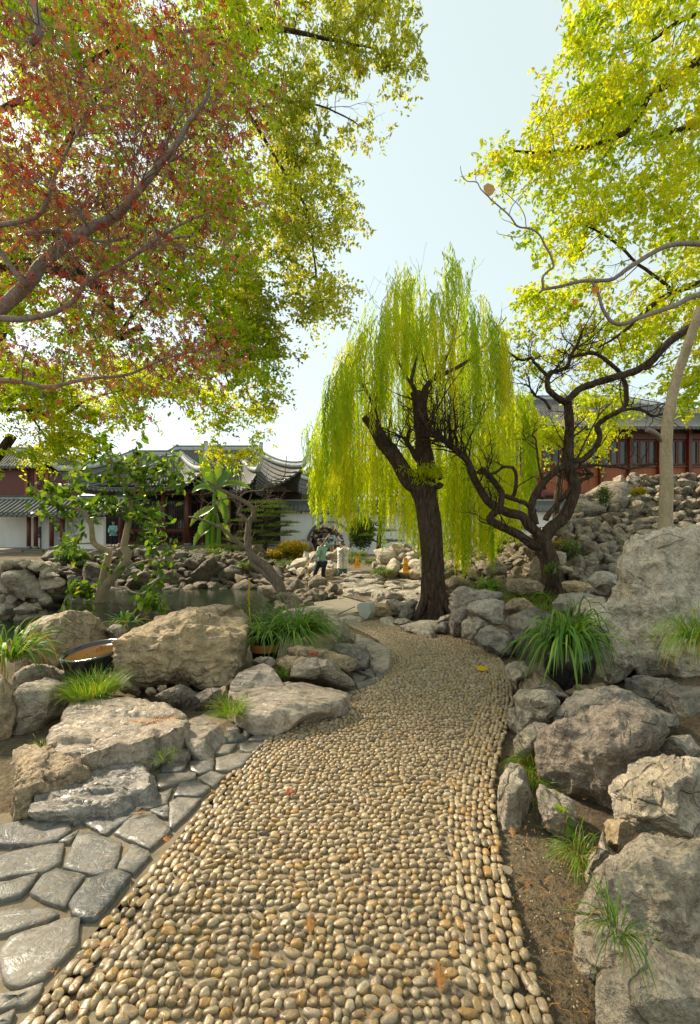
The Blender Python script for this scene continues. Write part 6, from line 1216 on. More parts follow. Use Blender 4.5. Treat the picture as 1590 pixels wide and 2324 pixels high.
# warning signs
def sign(x, y, Y, h, label, rot):
    b = W(x, y, Y); t = thing('floor_sign', label, 'sign', b); w = h*.40; c, s = math.cos(rot), math.sin(rot)
    def X(p): return (b[0]+p[0]*c-p[1]*s, b[1]+p[0]*s+p[1]*c, b[2]+p[2])
    for sgn in (-1, 1):
        y0, y1 = sgn*h*.20, sgn*.02; q = [(-w/2, y0, 0), (w/2, y0, 0), (w*.27, y1, h*.93), (w*.18, y1, h), (-w*.18, y1, h), (-w*.27, y1, h*.93)]; V = [X(p) for p in q]+[X((p[0], p[1]+.03*-sgn, p[2])) for p in q]
        mk('panel', V, [[0, 1, 2, 3, 4, 5], [11, 10, 9, 8, 7, 6]]+[[i, (i+1) % 6, 6+(i+1) % 6, 6+i] for i in range(6)], M['sign'], t, False)
    box('foot', X((0, 0, .02)), (w*1.15, h*.46, .04), 'sign', t, rot)
    sl_ = math.atan2(h*.20-.02, h)
    for txt, zz, sz in (('CAUTION', .86, .11), ('小心地滑', .24, .17)):
        cu = bpy.data.curves.new('t', 'FONT'); cu.body = txt; cu.size = sz*h*.62; cu.align_x = 'CENTER'; cu.extrude = .002; to = bpy.data.objects.new('t', cu); COL.objects.link(to); bpy.context.view_layer.update(); me = bpy.data.meshes.new_from_object(to); bpy.data.objects.remove(to)
        if len(me.vertices) == 0: continue
        me.materials.clear(); me.materials.append(M['sign_ink']); o = link('lettering', me, t); yy = -h*.20+(h*.20-.02)*zz-.008; o.location = X((0, yy, h*zz)); o.rotation_euler = (PI/2-sl_, 0, rot)
    m2 = MB(); zz = .52; tri = [(-.11, -.09), (.11, -.09), (0, .11)]
    for i in range(3):
        a_, b_ = tri[i], tri[(i+1) % 3]; f_ = lambda p: X((p[0]*h, -h*.20+(h*.20-.02)*(zz+p[1])-.01, h*(zz+p[1]))); m2.bar(f_(a_), f_(b_), .012*h, .012*h)
    m2.bar(f_((0, .04)), f_((0, -.03)), .018*h, .01*h); m2.bar(f_((0, -.045)), f_((0, -.065)), .018*h, .01*h); m2.build('triangle_mark', M['sign_ink'], t)
sign(811, 1288, 18.5, .50, 'small orange warning sign farther left, half hidden by rocks', .3); sign(921.5, 1300, 16.0, .58, 'orange warning sign standing in front of the willow trunk, nearer of the two', -.1)
# ---------------------------------------------------------------- pots, basin, plants near the path
def lathe(prof, c, n=40): 
    V = [(c[0]+r*math.cos(t), c[1]+r*math.sin(t), c[2]+z) for r, z in prof for t in np.linspace(0, 2*PI, n, endpoint=False)]; F = [[i*n+j, i*n+(j+1) % n, (i+1)*n+(j+1) % n, (i+1)*n+j] for i in range(len(prof)-1) for j in range(n)]; return V, F
jc = W(1291, 1505, 3.78); jz = jc[2]
jar = thing('glazed_jar', 'large black glazed jar in front of the tall scholar rock', 'jar', (jc[0], jc[1], jz-.24))
V, F = lathe([(.01, -.24), (.13, -.24), (.17, -.16), (.215, -.03), (.225, .06), (.205, .14), (.175, .185), (.195, .205), (.20, .225), (.18, .23), (.165, .20), (.16, .12), (.01, .11)], jc); mk('body', V, F, M['glaze'], jar)
V, F = lathe([(.01, .175), (.166, .175)], jc); mk('soil', V, F, M['soil'], jar)
jp = thing('strap_leaf_plant', 'cascading bright green strap leaf plant in the black glazed jar', 'plant', (jc[0], jc[1], jz+.17))
blades('leaves', (jc[0], jc[1], jz+.18), 190, .60, .024, 'orchid', jp, 1, 2.1, .10, (0, -.12, .55), 9, 1, upf=1.05); blades('leaves', (jc[0]-.05, jc[1]-.05, jz+.18), 55, .62, .024, 'orchid', jp, 1, 2.4, .10, (-.25, -.3, .4), 9, 2)
pc = W(602, 1470, 4.75)
pot = thing('plant_pot', 'dark green plastic plant pot with an orange band half behind the biggest boulder', 'pot', (pc[0], pc[1], pc[2]-.2)); V, F = lathe([(.01, -.2), (.13, -.2), (.165, .14), (.18, .14), (.18, .17), (.155, .17), (.15, .1), (.01, .1)], pc); mk('body', V, F, M['pot_green'], pot)
V, F = lathe([(.158, -.02), (.166, .07)], (pc[0], pc[1], pc[2])); mk('band', [(pc[0]+(x-pc[0])*1.03, pc[1]+(y-pc[1])*1.03, z) for x, y, z in V], F, M['orange_band'], pot)
gp = thing('strap_leaf_plant', 'dense dark strap leaf plant growing out of the green pot beside the path bend', 'plant', (pc[0], pc[1], pc[2]+.12))
blades('leaves', (pc[0]+.03, pc[1], pc[2]+.12), 150, .48, .020, 'orchid', gp, 1, 1.5, .12, (0, -.1, .3), 7, 3)
g2 = W(668, 1452, 4.95); gp2 = thing('strap_leaf_plant', 'wide fountain shaped strap leaf plant right of the green pot', 'plant', g2)
blades('leaves', g2+np.array([0, 0, .05]), 330, .62, .020, 'orchid', gp2, 1, 1.45, .15, (.1, -.1, .35), 8, 4); blades('leaves', g2+np.array([.15, 0, .1]), 90, .55, .017, 'orchid', gp2, 1, 1.5, .1, (.6, -.1, .2), 8, 5)
m2 = MB(); sp = [(565, 1375), (566, 1350), (567, 1330), (566, 1316)]; m2.tube(PL(sp, 5.5), .006, 5)
for t in np.linspace(0, 1, 40): p = PL(sp, 5.5)[0]*(1-t)+PL(sp, 5.5)[-1]*t; m2.tube([p, p+np.array([rng.randn()*.012, rng.randn()*.01, .012])], .006, 4, r=.9)
m2.tube(PL([(566, 1378), (568, 1400), (572, 1425), (590, 1450)], 5.3), .007, 5)
tag(m2.build('flower_spike', M['yellow_leaf'], None, True), 'thin yellow flower spike standing up before the pond', 'flower')
# basin: tilted black oval stone bowl with water
bc = W(212, 1480, 3.95); bs = thing('black_basin', 'tilted black oval basin filled with water and fallen red leaves', 'basin', (bc[0], bc[1], bc[2]-.2))
n = 48; th = np.linspace(0, 2*PI, n, endpoint=False); prof = [(.02, -.24), (.70, -.24), (.86, -.12), (1.0, .0), (1.02, .022), (.94, .028), (.88, .0), (.80, -.05), (.02, -.06)]
def bp(r, t, z): x = .285*r*math.cos(t); y = .20*r*math.sin(t); return (bc[0]+x, bc[1]+y, bc[2]+z+x*.13+y*.22)
V = [bp(r, t, z) for r, z in prof for t in th]; F = [[i*n+j, i*n+(j+1) % n, (i+1)*n+(j+1) % n, (i+1)*n+j] for i in range(len(prof)-1) for j in range(n)]; mk('bowl', V, F, M['glaze'], bs)
V = [bp(0, 0, -.004)]+[bp(.90, t, -.004) for t in th]; mk('water', V, [[0, 1+i, 1+(i+1) % n] for i in range(n)], M['basin_water'], bs)
for k_ in range(6):
    t = rng.rand()*6.28; r_ = rng.uniform(.15, .98); s = rng.uniform(.018, .038); o = bpy.data.objects.new('fallen_leaf', mmesh[rng.randint(3)]); COL.objects.link(o); o.location = bp(r_-.25, t, .02); o.scale = (s, s, s); o.rotation_euler = (rng.randn()*.3, rng.randn()*.3, rng.rand()*6); tag(o, 'fallen red maple leaf floating in the black basin', 'leaf', 'red leaves in the black basin')
def clump(name, label, base, n_, L, w, mat, cat='grass', **kw):
    t = thing(name, label, cat, base); blades('blades', base, n_, L, w, mat, t, **kw); k2 = dict(kw); k2['droop'] = kw.get('droop', 1)*1.7; k2['seed'] = kw.get('seed', 0)+500; blades('dry_blades', base, max(6, n_//9), L*.95, w*.9, 'litter', t, **k2); return t
clump('grass_clump', 'thick tuft of fine green grass in front of the black basin', W(212, 1578, 3.45), 900, .24, .0045, 'grass', rad=.17, droop=.7, seg=5, seed=11, lean=(0, -.1, .35))
clump('grass_clump', 'small olive grass tuft by the slab at the head of the paving', W(525, 1622, 3.2), 320, .20, .004, 'grass', rad=.08, droop=.9, seg=5, seed=12, lean=(0, -.1, .3))
clump('grass_clump', 'thin green tuft between the ledge rock and the humped rock', W(640, 1532, 4.1), 110, .15, .004, 'grass', rad=.05, droop=1, seg=5, seed=13)
clump('grass_clump', 'tuft of grass below the fern slab beside the dark flagstones', W(378, 1722, 2.6), 90, .10, .003, 'grass', rad=.05, droop=.8, seg=5, seed=14)
clump('grass_clump', 'weedy grass patch at the left edge between layered rocks', W(105, 1705, 2.9), 140, .13, .004, 'grass', rad=.10, droop=.9, seg=5, seed=15)
clump('strap_leaf_plant', 'arching strap leaf plant cut by the left edge', W(20, 1500, 3.7), 120, .62, .018, 'orchid', 'plant', rad=.10, droop=1.6, seg=8, seed=16, lean=(.3, -.2, .8))
clump('grass_clump', 'long drooping grass at the right edge over the scholar rock', W(1590, 1450, 2.9), 420, .42, .0055, 'grass', rad=.10, droop=1.9, seg=7, seed=17, lean=(-.25, -.3, .3))
clump('grass_clump', 'upper yellow green grass fringe hanging beside the flat pale rock', W(1205, 1745, 2.72), 220, .22, .004, 'grass', rad=.05, droop=1.6, seg=6, seed=18, lean=(-.3, -.5, .2))
clump('grass_clump', 'lower golden green grass fringe trailing onto the soil strip', W(1212, 1815, 2.5), 420, .26, .004, 'grass', rad=.06, droop=1.8, seg=6, seed=19, lean=(-.15, -.6, .0))
clump('grass_clump', 'dark grass tuft in the gap below the mottled boulder', W(1320, 1945, 1.98), 200, .20, .0035, 'grass', rad=.05, droop=1.4, seg=6, seed=20, lean=(-.1, -.3, .1))
clump('grass_clump', 'light green grass tuft growing on the front right boulder', W(1400, 2112, 1.24), 75, .17, .0042, 'orchid', rad=.03, droop=1.4, seg=8, seed=21, lean=(-.15, -.3, .5))
clump('grass_clump', 'grass under the twisted tree, right of the wide tan rock', W(1200, 1362, 8.0), 500, .30, .009, 'grass', rad=.45, droop=1, seg=5, seed=22)
clump('grass_clump', 'weeds at the foot of the twisted tree nearest the path', W(1245, 1385, 7.4), 380, .22, .009, 'grass', rad=.35, droop=1, seg=5, seed=23)
clump('broad_leaf_plant', 'broad leaved plant between the willow and the twisted tree', W(1108, 1335, 8.8), 70, .42, .055, 'orchid', 'plant', rad=.18, droop=1.3, seg=7, seed=24)
clump('broad_leaf_plant', 'small leafy plant in the water between the two big left boulders', W(290, 1412, 5.6), 40, .26, .04, 'orchid', 'plant', rad=.12, droop=1.1, seg=6, seed=25)
for i_, (x, y, Y, L, lab) in enumerate([(428, 1262, 23, .55, 'dark sedge tuft on the bank in front of the hall'), (650, 1285, 20.5, .55, 'wide sedge mound on the bank left of the worker'), (610, 1282, 20.8, .5, 'sedge mound below the amber bush'), (868, 1302, 17.2, .5, 'round sedge tuft below the hollowed rocks'), (812, 1262, 21, .6, 'long sedge hanging beside the left warning sign'), (800, 1275, 20, .5, 'drooping sedge right of the photographing woman'), (842, 1278, 19.4, .4, 'short sedge on top of the hollowed rocks'), (690, 1262, 25, .5, 'sedge at the left foot of the moon gate'), (1168, 1200, 15, .5, 'sedge tuft high in the rockery behind the willow'), (1010, 1300, 12.5, .35, 'sedge tuft at the right side of the willow trunk'), (300, 1248, 24, .6, 'spiky sedge beside the hall platform'), (355, 1275, 20, .45, 'sedge hanging over the far pond bank behind the camellia'), (500, 1268, 20.5, .5, 'sedge tuft on the far bank left of the amber bush'), (560, 1285, 19, .45, 'sedge over the water left of the leaning bare tree'), (240, 1268, 21, .5, 'sedge below the teal attendant at the hall')]):
    clump('sedge_tuft', lab, W(x, y, Y), 420, L, .022, 'pine', 'sedge', rad=L*.55, droop=1.6, seg=5, seed=40+i_, lean=(0, -.2, .1))
# climbing stem with oval leaves in the dark gap
cl_ = thing('climbing_vine', 'thin climbing vine with oval leaves in the dark gap under the mottled boulder', 'vine', W(1320, 1890, 2.0)); m2 = MB(); vp = [(1312, 1945), (1318, 1900), (1310, 1860), (1280, 1840), (1268, 1815), (1255, 1805)]; m2.tube(catmull(PL(vp, 1.98), 5), .0025, 5); m2.build('stem', M['bark_mid'], cl_, True)
for (x, y) in [(1245, 1806), (1270, 1803), (1268, 1822), (1274, 1840), (1292, 1848), (1283, 1833), (1300, 1870), (1316, 1858), (1298, 1883), (1285, 1862), (1296, 1835)]: s = rng.uniform(.03, .055); o = mk('leaf', LT*s, LF, M['camellia'], cl_); o.location = W(x, y, 1.95); o.rotation_euler = (rng.randn()*.6, rng.uniform(.2, 1), rng.rand()*6); o.matrix_parent_inverse = Matrix.Translation(-cl_.location)
# fallen things
def frond(name, label, x, y, s, rot, mat='litter', dz=.03, n_=22):
    p = G(x, y, dz) if isinstance(dz, float) else np.array(dz); V = []; F = []; r = []
    def q(a_, b_, c_=0): return (p[0]+s*(a_*math.cos(rot)-b_*math.sin(rot)), p[1]+s*(a_*math.sin(rot)+b_*math.cos(rot)), p[2]+c_*s)
    for i in range(n_):
        t = i/n_; l = .30*math.sin(PI*(t*.9+.08)); 
        for sg in (-1, 1): k_ = len(V); V += [q(t-.012, 0, .03), q(t+.022, 0, .05), q(t+.14, sg*l, .02+rng.rand()*.1)]; F.append([k_, k_+1, k_+2])
    k_ = len(V); V += [q(-.1, -.008, .02), q(-.1, .008, .02), q(1, .003, .06), q(1, -.003, .06)]; F.append([k_, k_+1, k_+2, k_+3])
    return tag(mk(name, V, F, M[mat], None, False, rng.rand(len(V))), label, 'leaf')
fr_p = [(G(1008, 2222)[0], G(1008, 2222)[1], .035), ]
frond('fern_leaf', 'orange needle spray at the very bottom of the path, right of centre', 1003, 2255, .095, 1.45); frond('fern_leaf', 'orange needle spray on the pebbles pointing straight up the path', 706, 2125, .085, 1.7); frond('fern_leaf', 'orange needle spray on the lower left pebbles pointing right', 218, 2142, .065, .1); frond('fern_leaf', 'small orange needle spray left of centre at the bottom of the path', 590, 2178, .06, 2.3); frond('fern_leaf', 'red brown needle spray lying on a flagstone', 297, 1848, .07, .3)
frond('fern_leaf', 'rusty needle spray on the bare soil by the front boulder', 1290, 2127, .05, 3.0, dz=.02); frond('fern_leaf', 'rusty needle spray high on the soil strip', 1165, 1900, .07, 1.3, dz=.02)
pf = W(320, 1648, 3.15); frond('fern_leaf', 'large dry brown fern frond lying on the broad slab', 0, 0, .30, .15, 'litter', tuple(G(298, 1640, .30))); frond('fern_leaf', 'second dry frond crossing the one on the broad slab', 0, 0, .24, .9, 'bark_mid', tuple(G(318, 1652, .30)))
def ground_leaf(x, y, s, mat, label, dz=.03, maple=False, rot=0.):
    o = link('fallen_leaf', mkmesh('fallen_leaf', (MT[0]*np.array([1, 1, .5]) if maple else BL)*s, MT[1] if maple else BF, M[mat])); o.location = G(x, y, dz); o.rotation_euler = (.12, -.1, rot); return tag(o, label, 'leaf')
ground_leaf(1083, 1520, .13, 'yellow_leaf', 'bright yellow leaf on the pebbles at the widest part of the path', rot=.2); ground_leaf(376, 1905, .032, 'orange_leaf', 'orange leaf at the edge of a flagstone', maple=True, rot=1.); ground_leaf(655, 1795, .05, 'maple_o', 'small red leaf on the middle of the path', maple=True); o = ground_leaf(708, 1486, .11, 'maple_o', 'dark red star shaped leaf on the long ledge rock', .42, True); o.location = W(708, 1484, 4.25)
ground_leaf(1160, 1985, .05, 'granite', 'pale dry leaf lying on the soil strip', .015, rot=1.9)
n_ = 420; Pn = []
while len(Pn) < n_:
    x, y = rng.uniform(60, 1340), rng.uniform(1640, 2320); p = G(x, y, .02); soil = x > np.interp(y, [q[1] for q in RE[::-1]], [q[0] for q in RE[::-1]])
    if soil or rng.rand() < .16: Pn.append(p+np.array([0, 0, .002 if soil else .012]))
Pn = np.array(Pn); a_ = rng.rand(n_)*6.28; A = np.c_[np.cos(a_), np.sin(a_), rng.randn(n_)*.15]*rng.uniform(.008, .022, n_)[:, None]; B = np.c_[-np.sin(a_), np.cos(a_), 0*a_]*.0014; C = np.c_[0*a_, 0*a_, 0*a_+1]*.0014
V, F, r = inst([[-1, -1, 0], [1, -.3, 0], [1, .3, 0], [-1, 1, 0], [0, 0, 1.5]], [[0, 1, 4], [1, 2, 4], [2, 3, 4], [3, 0, 4]], Pn, A, B, C, rng.rand(n_)); tag(mk('fallen_needles', V, F, M['litter'], None, False, r), 'orange dry needles scattered over path, paving and soil', None, None, 'stuff')
n_ = 110; Pn = np.array([G(rng.uniform(1135, 1330), rng.uniform(1760, 2320), .0) for _ in range(n_)]); s = rng.uniform(.002, .007, n_)[:, None]
V, F, r = inst(ico(1)[0], ico(1)[1], Pn, np.c_[s, 0*s, 0*s], np.c_[0*s, s, 0*s], np.c_[0*s, 0*s, s*.7], rng.rand(n_)); tag(mk('gravel', V, F, M['peb_a'], None, True, r), 'small loose gravel on the soil strip', None, None, 'stuff')
n_ = 130; Pn = []
while len(Pn) < n_:
    x, y = rng.uniform(100, 620), rng.uniform(1335, 1392); Y = F_PX*(CAMZ-WZ)/(y-HY); Pn.append(((x-CX)/F_PX*Y, Y, WZ+.012))
Pn = np.array(Pn); a_ = rng.rand(n_)*6.28; s = rng.uniform(.02, .05, n_)[:, None]; V, F, r = inst(np.array([[0, 0, 0], [.45, -.3, .02], [1, 0, 0], [.45, .3, .02]]), [[0, 1, 2], [0, 2, 3]], Pn, np.c_[np.cos(a_), np.sin(a_), 0*a_]*s, np.c_[-np.sin(a_), np.cos(a_), 0*a_]*s, np.c_[0*a_, 0*a_, 1+0*a_]*s, rng.rand(n_)); tag(mk('floating_leaves', V, F, M['tan_leaf'], None, False, r), 'tiny pale leaves floating on the pond', None, None, 'stuff')

n_ = 480; Pn = np.array([G(rng.uniform(1125, 1345), rng.uniform(1640, 2330), .0) for _ in range(n_)]); s = rng.uniform(.002, .009, n_)[:, None]*rng.uniform(.6, 1, (n_, 3))
T1 = ico(1)[0]*(1+.3*rng.randn(len(ico(1)[0]), 1)); V, F, r = inst(T1, ico(1)[1], Pn, np.c_[s[:, :1], 0*s[:, :2]], np.c_[0*s[:, :1], s[:, 1:2], 0*s[:, :1]], np.c_[0*s[:, :2], s[:, 2:]*.6], rng.rand(n_)); tag(mk('soil_clods', V, F, M['soil'], None, True, r), 'small clods of earth on the soil strip', None, None, 'stuff')
# ---------------------------------------------------------------- people
def skinmesh(name, verts, edges, radii, mat, parent, sub=2, root=0):
    me = bpy.data.meshes.new(name); me.from_pydata([tuple(v) for v in verts], edges, []); me.update(); o = link(name, me, None)
    sk = o.modifiers.new('skin', 'SKIN'); sk.use_smooth_shade = True; sd = o.modifiers.new('sub', 'SUBSURF'); sd.levels = sub; sd.render_levels = sub
    for i, d in enumerate(me.skin_vertices[0].data):
        r = radii[i]; d.radius = (r, r) if np.isscalar(r) else r; d.use_root = (i == root)
    bpy.context.view_layer.update(); dg = bpy.context.evaluated_depsgraph_get(); m2 = bpy.data.meshes.new_from_object(o.evaluated_get(dg)); bpy.data.objects.remove(o); m2.name = name
    m2.materials.clear(); m2.materials.append(M[mat]); m2.polygons.foreach_set('use_smooth', np.ones(len(m2.polygons), bool)); return link(name, m2, parent)
def head_mesh(c, r, face, skin='skin', parent=None, hair='hair', hairlen=0, tilt=0.):
    """head with nose, brow, chin, ears; face is the direction looked at"""
    V, F = ico(4); f = unit(np.array(face, float)); s = unit(np.cross(f, [0, 0, 1.])); u = np.cross(s, f)
    x, y, z = V[:, 0], V[:, 1], V[:, 2]   # y is forward
    P = np.c_[x*.76, y*.92, z*1.12]; ch = np.clip(-z, 0, 1); P[:, 0] *= 1-.28*ch; P[:, 1] -= .10*ch*(y < 0); 
    nose = np.exp(-((x/.13)**2+((z+.08)/.20)**2))*(y > 0); P[:, 1] += .20*nose*(z > -.3)
    eye = np.exp(-(((np.abs(x)-.32)/.14)**2+((z-.08)/.10)**2))*(y > 0); P[:, 1] -= .09*eye
    mouth = np.exp(-((x/.25)**2+((z+.48)/.05)**2))*(y > 0); P[:, 1] -= .05*mouth; P[:, 1] += .05*np.exp(-((x/.2)**2+((z+.80)/.12)**2))*(y > 0)
    ear = np.exp(-(((y+.02)/.16)**2+((z+.0)/.22)**2)); P[:, 0] += np.sign(x)*.14*ear
    Wd = np.array(c)+(P[:, 0:1]*s+P[:, 1:2]*f+P[:, 2:3]*u)*r; h = mk('head', Wd, F, M[skin], parent)
    keep = np.where((z > .30-.0*y) | (y < -.12), 1, 0)*(z > -.55-hairlen) + ((np.abs(x) > .62) & (z > -.2-hairlen) & (y < .15))
    Fk = [f_.tolist() for f_ in F if all(keep[f_] > 0)]; Hp = np.array(c)+(P[:, 0:1]*s*1.1+P[:, 1:2]*f*1.08+P[:, 2:3]*u*1.07)*r*(1.03+.03*vnoise(V*7, 3)[:, None])
    if hairlen: Hp[:, 2] -= np.clip(-z-.1, 0, 1)*(y < .2)*hairlen*r
    mk('hair', Hp, Fk, M[hair], parent)
    for sg in (-1, 1): m2 = MB(); Ve, Fe = ico(1); m2.add(np.array(c)+(sg*.25*s+.80*f+.07*u)*r+Ve*r*.07, Fe.tolist()); m2.build('eye', M['hair'], h, True)
    return h
def hand(name, wrist, d, palm_n, mat, parent, s=1.0, curl=.9):
    """palm with five separate curled fingers"""
    d = unit(np.array(d, float)); n = unit(np.array(palm_n, float)); n = unit(n-d*np.dot(n, d)); sd = np.cross(d, n); m2 = MB(); w = np.array(wrist, float); L = .085*s
    V, F = ico(2); m2.add(w+d*L*.5+(V[:, 0:1]*d*.055+V[:, 1:2]*sd*.042+V[:, 2:3]*n*.018)*s, F.tolist())
    for k_, (o_, l) in enumerate([(-.030, .062), (-.010, .075), (.010, .07), (.030, .055)]):
        p = w+d*L+sd*o_*s; pts_ = [p-d*.02*s, p]; dd = d.copy()
        for j in range(3): dd = unit(dd*math.cos(curl*.6)+n*math.sin(curl*.6)); n2 = n; pts_.append(pts_[-1]+dd*l*s/3)
        m2.tube(pts_, np.linspace(.0105, .0075, 5)*s, 6)
    p = w+d*L*.25-sd*.036*s; m2.tube([p, p-sd*.018*s+d*.03*s, p-sd*.012*s+d*.055*s+n*.015*s], [.012*s, .011*s, .008*s], 6); return m2.build(name, M[mat], parent, True)
def Pq(L, Y, fn): return np.array([W(*fn(a, b), Y+(dy)) for a, b, dy in L])
fz = lambda a, b: (681+.0892*a, 1163.3+.0892*b)
# worker with the pole
Yk = 16.9
J = {k_: W(*fz(a, b), Yk+dy) for k_, (a, b, dy) in dict(hip=(550, 1270, 0), waist=(555, 1130, 0), chest=(585, 930, 0), neck=(575, 830, 0), head=(522, 748, -.02), ls=(495, 905, -.14), rs=(675, 870, .16), le=(470, 1075, -.22), lw=(335, 1150, -.30), re=(722, 845, .10), rw=(655, 745, -.02), lk=(395, 1520, -.1), la=(365, 1745, -.1), rk=(595, 1510, .1), ra=(590, 1740, .1), lh=(480, 1300, -.07), rh=(620, 1300, .07)).items()}
wk = thing('person', 'man in a sage green jacket and navy trousers holding a long pole on the rocks', 'person', (J['la']+J['ra'])/2-np.array([0, 0, .08]))
skinmesh('body', [J['hip'], J['waist'], J['chest'], J['neck'], J['head'], J['ls'], J['le'], J['lw'], J['rs'], J['re'], J['rw'], J['lk'], J['la'], J['rk'], J['ra']], [(0, 1), (1, 2), (2, 3), (3, 4), (2, 5), (5, 6), (6, 7), (2, 8), (8, 9), (9, 10), (0, 11), (11, 12), (0, 13), (13, 14)], [.08, .08, .09, .06, .06, .05, .04, .03, .05, .04, .03, .045, .035, .045, .035], 'skin', wk)
skinmesh('jacket', [J['hip'], J['waist'], J['chest'], (J['chest']+J['neck'])/2, J['ls'], J['le'], J['lw'], J['rs'], J['re'], J['rw']*.85+J['re']*.15], [(0, 1), (1, 2), (2, 3), (2, 4), (4, 5), (5, 6), (2, 7), (7, 8), (8, 9)], [(.205, .16), (.195, .16), (.205, .165), (.10, .09), (.105, .105), (.085, .085), (.058, .058), (.11, .11), (.088, .088), (.062, .062)], 'jacket_green', wk)
skinmesh('trousers', [J['hip']+np.array([0, 0, .02]), J['lh'], J['lk'], J['la'], J['rh'], J['rk'], J['ra']], [(0, 1), (1, 2), (2, 3), (0, 4), (4, 5), (5, 6)], [(.17, .14), .125, .092, .08, .125, .09, .08], 'trousers_navy', wk)
for k_, dx in (('la', -.17), ('ra', -.05)): skinmesh('shoe', [J[k_]+np.array([.03, 0, -.05]), J[k_]+np.array([dx*.5, -.05, -.075]), J[k_]+np.array([dx, -.10, -.09])], [(0, 1), (1, 2)], [.06, .055, .04], 'shoe_black', wk, 1)
head_mesh(J['head'], .118, (-.85, -.35, -.35), 'skin', wk)
skinmesh('collar', [(J['neck']+J['chest'])*.5+np.array([-.01, 0, .04]), J['neck']+np.array([.0, 0, .01])], [(0, 1)], [.095, .075], 'jacket_green', wk, 1)
pa, pb = W(*fz(760, 545), Yk-.10), W(*fz(335, 1100), Yk-.38); pe = W(646, 1352, 15.6)
hand('glove', J['lw'], (-.7, 0, -.4), (0, -1, 0), 'glove_blue', wk, 1.25, 1.2); hand('glove', J['rw'], (-.4, -.2, .7), (0, -1, 0), 'glove_blue', wk, 1.25, 1.2)
m2 = MB(); m2.tube([pa, J['rw']+np.array([-.02, -.06, .06]), J['lw']+np.array([-.05, -.04, -.02]), pe], [.02, .022, .022, .02], 8); m2.build('pole', M['bamboo'], None, True); tag(bpy.data.objects[-1] if False else [o for o in bpy.data.objects if o.name.startswith('pole')][-1], 'long tan bamboo pole reaching from the worker down to the pond', 'pole')
# woman photographing
Ym = 19.0
J = {k_: W(*fz(a, b), Ym+dy) for k_, (a, b, dy) in dict(hip=(1095, 1290, 0), waist=(1095, 1120, 0), chest=(1085, 950, 0), neck=(1062, 880, 0), head=(1052, 822, -.02), ls=(985, 935, 0), rs=(1190, 930, 0), le=(1020, 985, -.28), lw=(1120, 905, -.36), re=(1275, 985, -.22), rw=(1262, 905, -.38), lk=(1028, 1500, -.04), la=(1022, 1630, 0), rk=(1160, 1500, 0), ra=(1160, 1640, .02), hem=(1095, 1395, 0)).items()}
wm = thing('person', 'woman in a long quilted cream coat and jeans lifting a tablet to take a picture', 'person', (J['la']+J['ra'])/2-np.array([0, 0, .07]))
skinmesh('body', [J['hip'], J['waist'], J['chest'], J['neck'], J['head'], J['ls'], J['le'], J['lw'], J['rs'], J['re'], J['rw'], J['lk'], J['la'], J['rk'], J['ra']], [(0, 1), (1, 2), (2, 3), (3, 4), (2, 5), (5, 6), (6, 7), (2, 8), (8, 9), (9, 10), (0, 11), (11, 12), (0, 13), (13, 14)], [.08, .08, .09, .05, .05, .05, .035, .028, .05, .035, .028, .045, .035, .045, .035], 'skin', wm)
skinmesh('coat', [J['hip'], J['waist'], J['chest'], (J['chest']+J['neck'])/2+np.array([0, 0, .02]), J['ls'], J['le'], J['lw'], J['rs'], J['re'], J['rw'], J['hem']], [(0, 1), (1, 2), (2, 3), (2, 4), (4, 5), (5, 6), (2, 7), (7, 8), (8, 9), (0, 10)], [(.265, .20), (.245, .19), (.225, .18), (.13, .12), .105, .095, .06, .105, .095, .06, (.27, .21)], 'quilt', wm)
skinmesh('jeans', [J['hip']+np.array([0, 0, -.15]), J['lk'], J['la'], J['rk'], J['ra']], [(0, 1), (1, 2), (0, 3), (3, 4)], [.15, .095, .085, .095, .085], 'jeans', wm)
for k_ in ('la', 'ra'): skinmesh('shoe', [J[k_]+np.array([0, .02, -.05]), J[k_]+np.array([.02, -.10, -.075])], [(0, 1)], [.055, .045], 'shoe_black', wm, 1)
head_mesh(J['head'], .115, (.6, -.75, .12), 'skin', wm, 'hair_brown', .35); skinmesh('hood', [J['neck']+np.array([-.12, .06, -.03]), J['neck']+np.array([0, .12, -.05]), J['neck']+np.array([.14, .06, -.04])], [(0, 1), (1, 2)], [.06, .07, .06], 'quilt', wm, 1)
m2 = MB(); hd = J['head']; f = unit(np.array([.6, -.75, .12])); s_ = unit(np.cross(f, [0, 0, 1.]))
for sg in (-1, 1): V, F = ico(2); m2.add(hd+f*.105+s_*sg*.033+np.array([0, 0, .012])+V*np.array([.032, .018, .022]), F.tolist())
m2.bar(hd+f*.11-s_*.02+np.array([0, 0, .015]), hd+f*.11+s_*.02+np.array([0, 0, .015]), .006); m2.build('sunglasses', M['sunglass'], wm, True)
m2 = MB(); m2.box(J['hip']*.5+J['hem']*.5+np.array([.01, -.20, .35]), (.012, .02, 1.25)); m2.build('zip', M['strap_dark'], wm)
hand('hand', J['lw'], (.5, -.2, .6), (1, -.2, 0), 'skin', wm, 1.0, .8); hand('hand', J['rw'], (-.2, -.1, .9), (-1, -.3, 0), 'skin', wm, 1.0, .8)
tb = W(*fz(1213, 832), Ym-.46); o = MB().box(tb, (.16, .015, .19), .25).build('tablet', M['tablet_case']); tag(o, 'pale tablet held up by the woman in the quilted coat', 'tablet')
ph = W(*fz(1130, 815), Ym-.48); o = MB().box(ph, (.09, .03, .05), .2).build('camera', M['strap_dark']); tag(o, 'small dark camera held beside the tablet', 'camera')
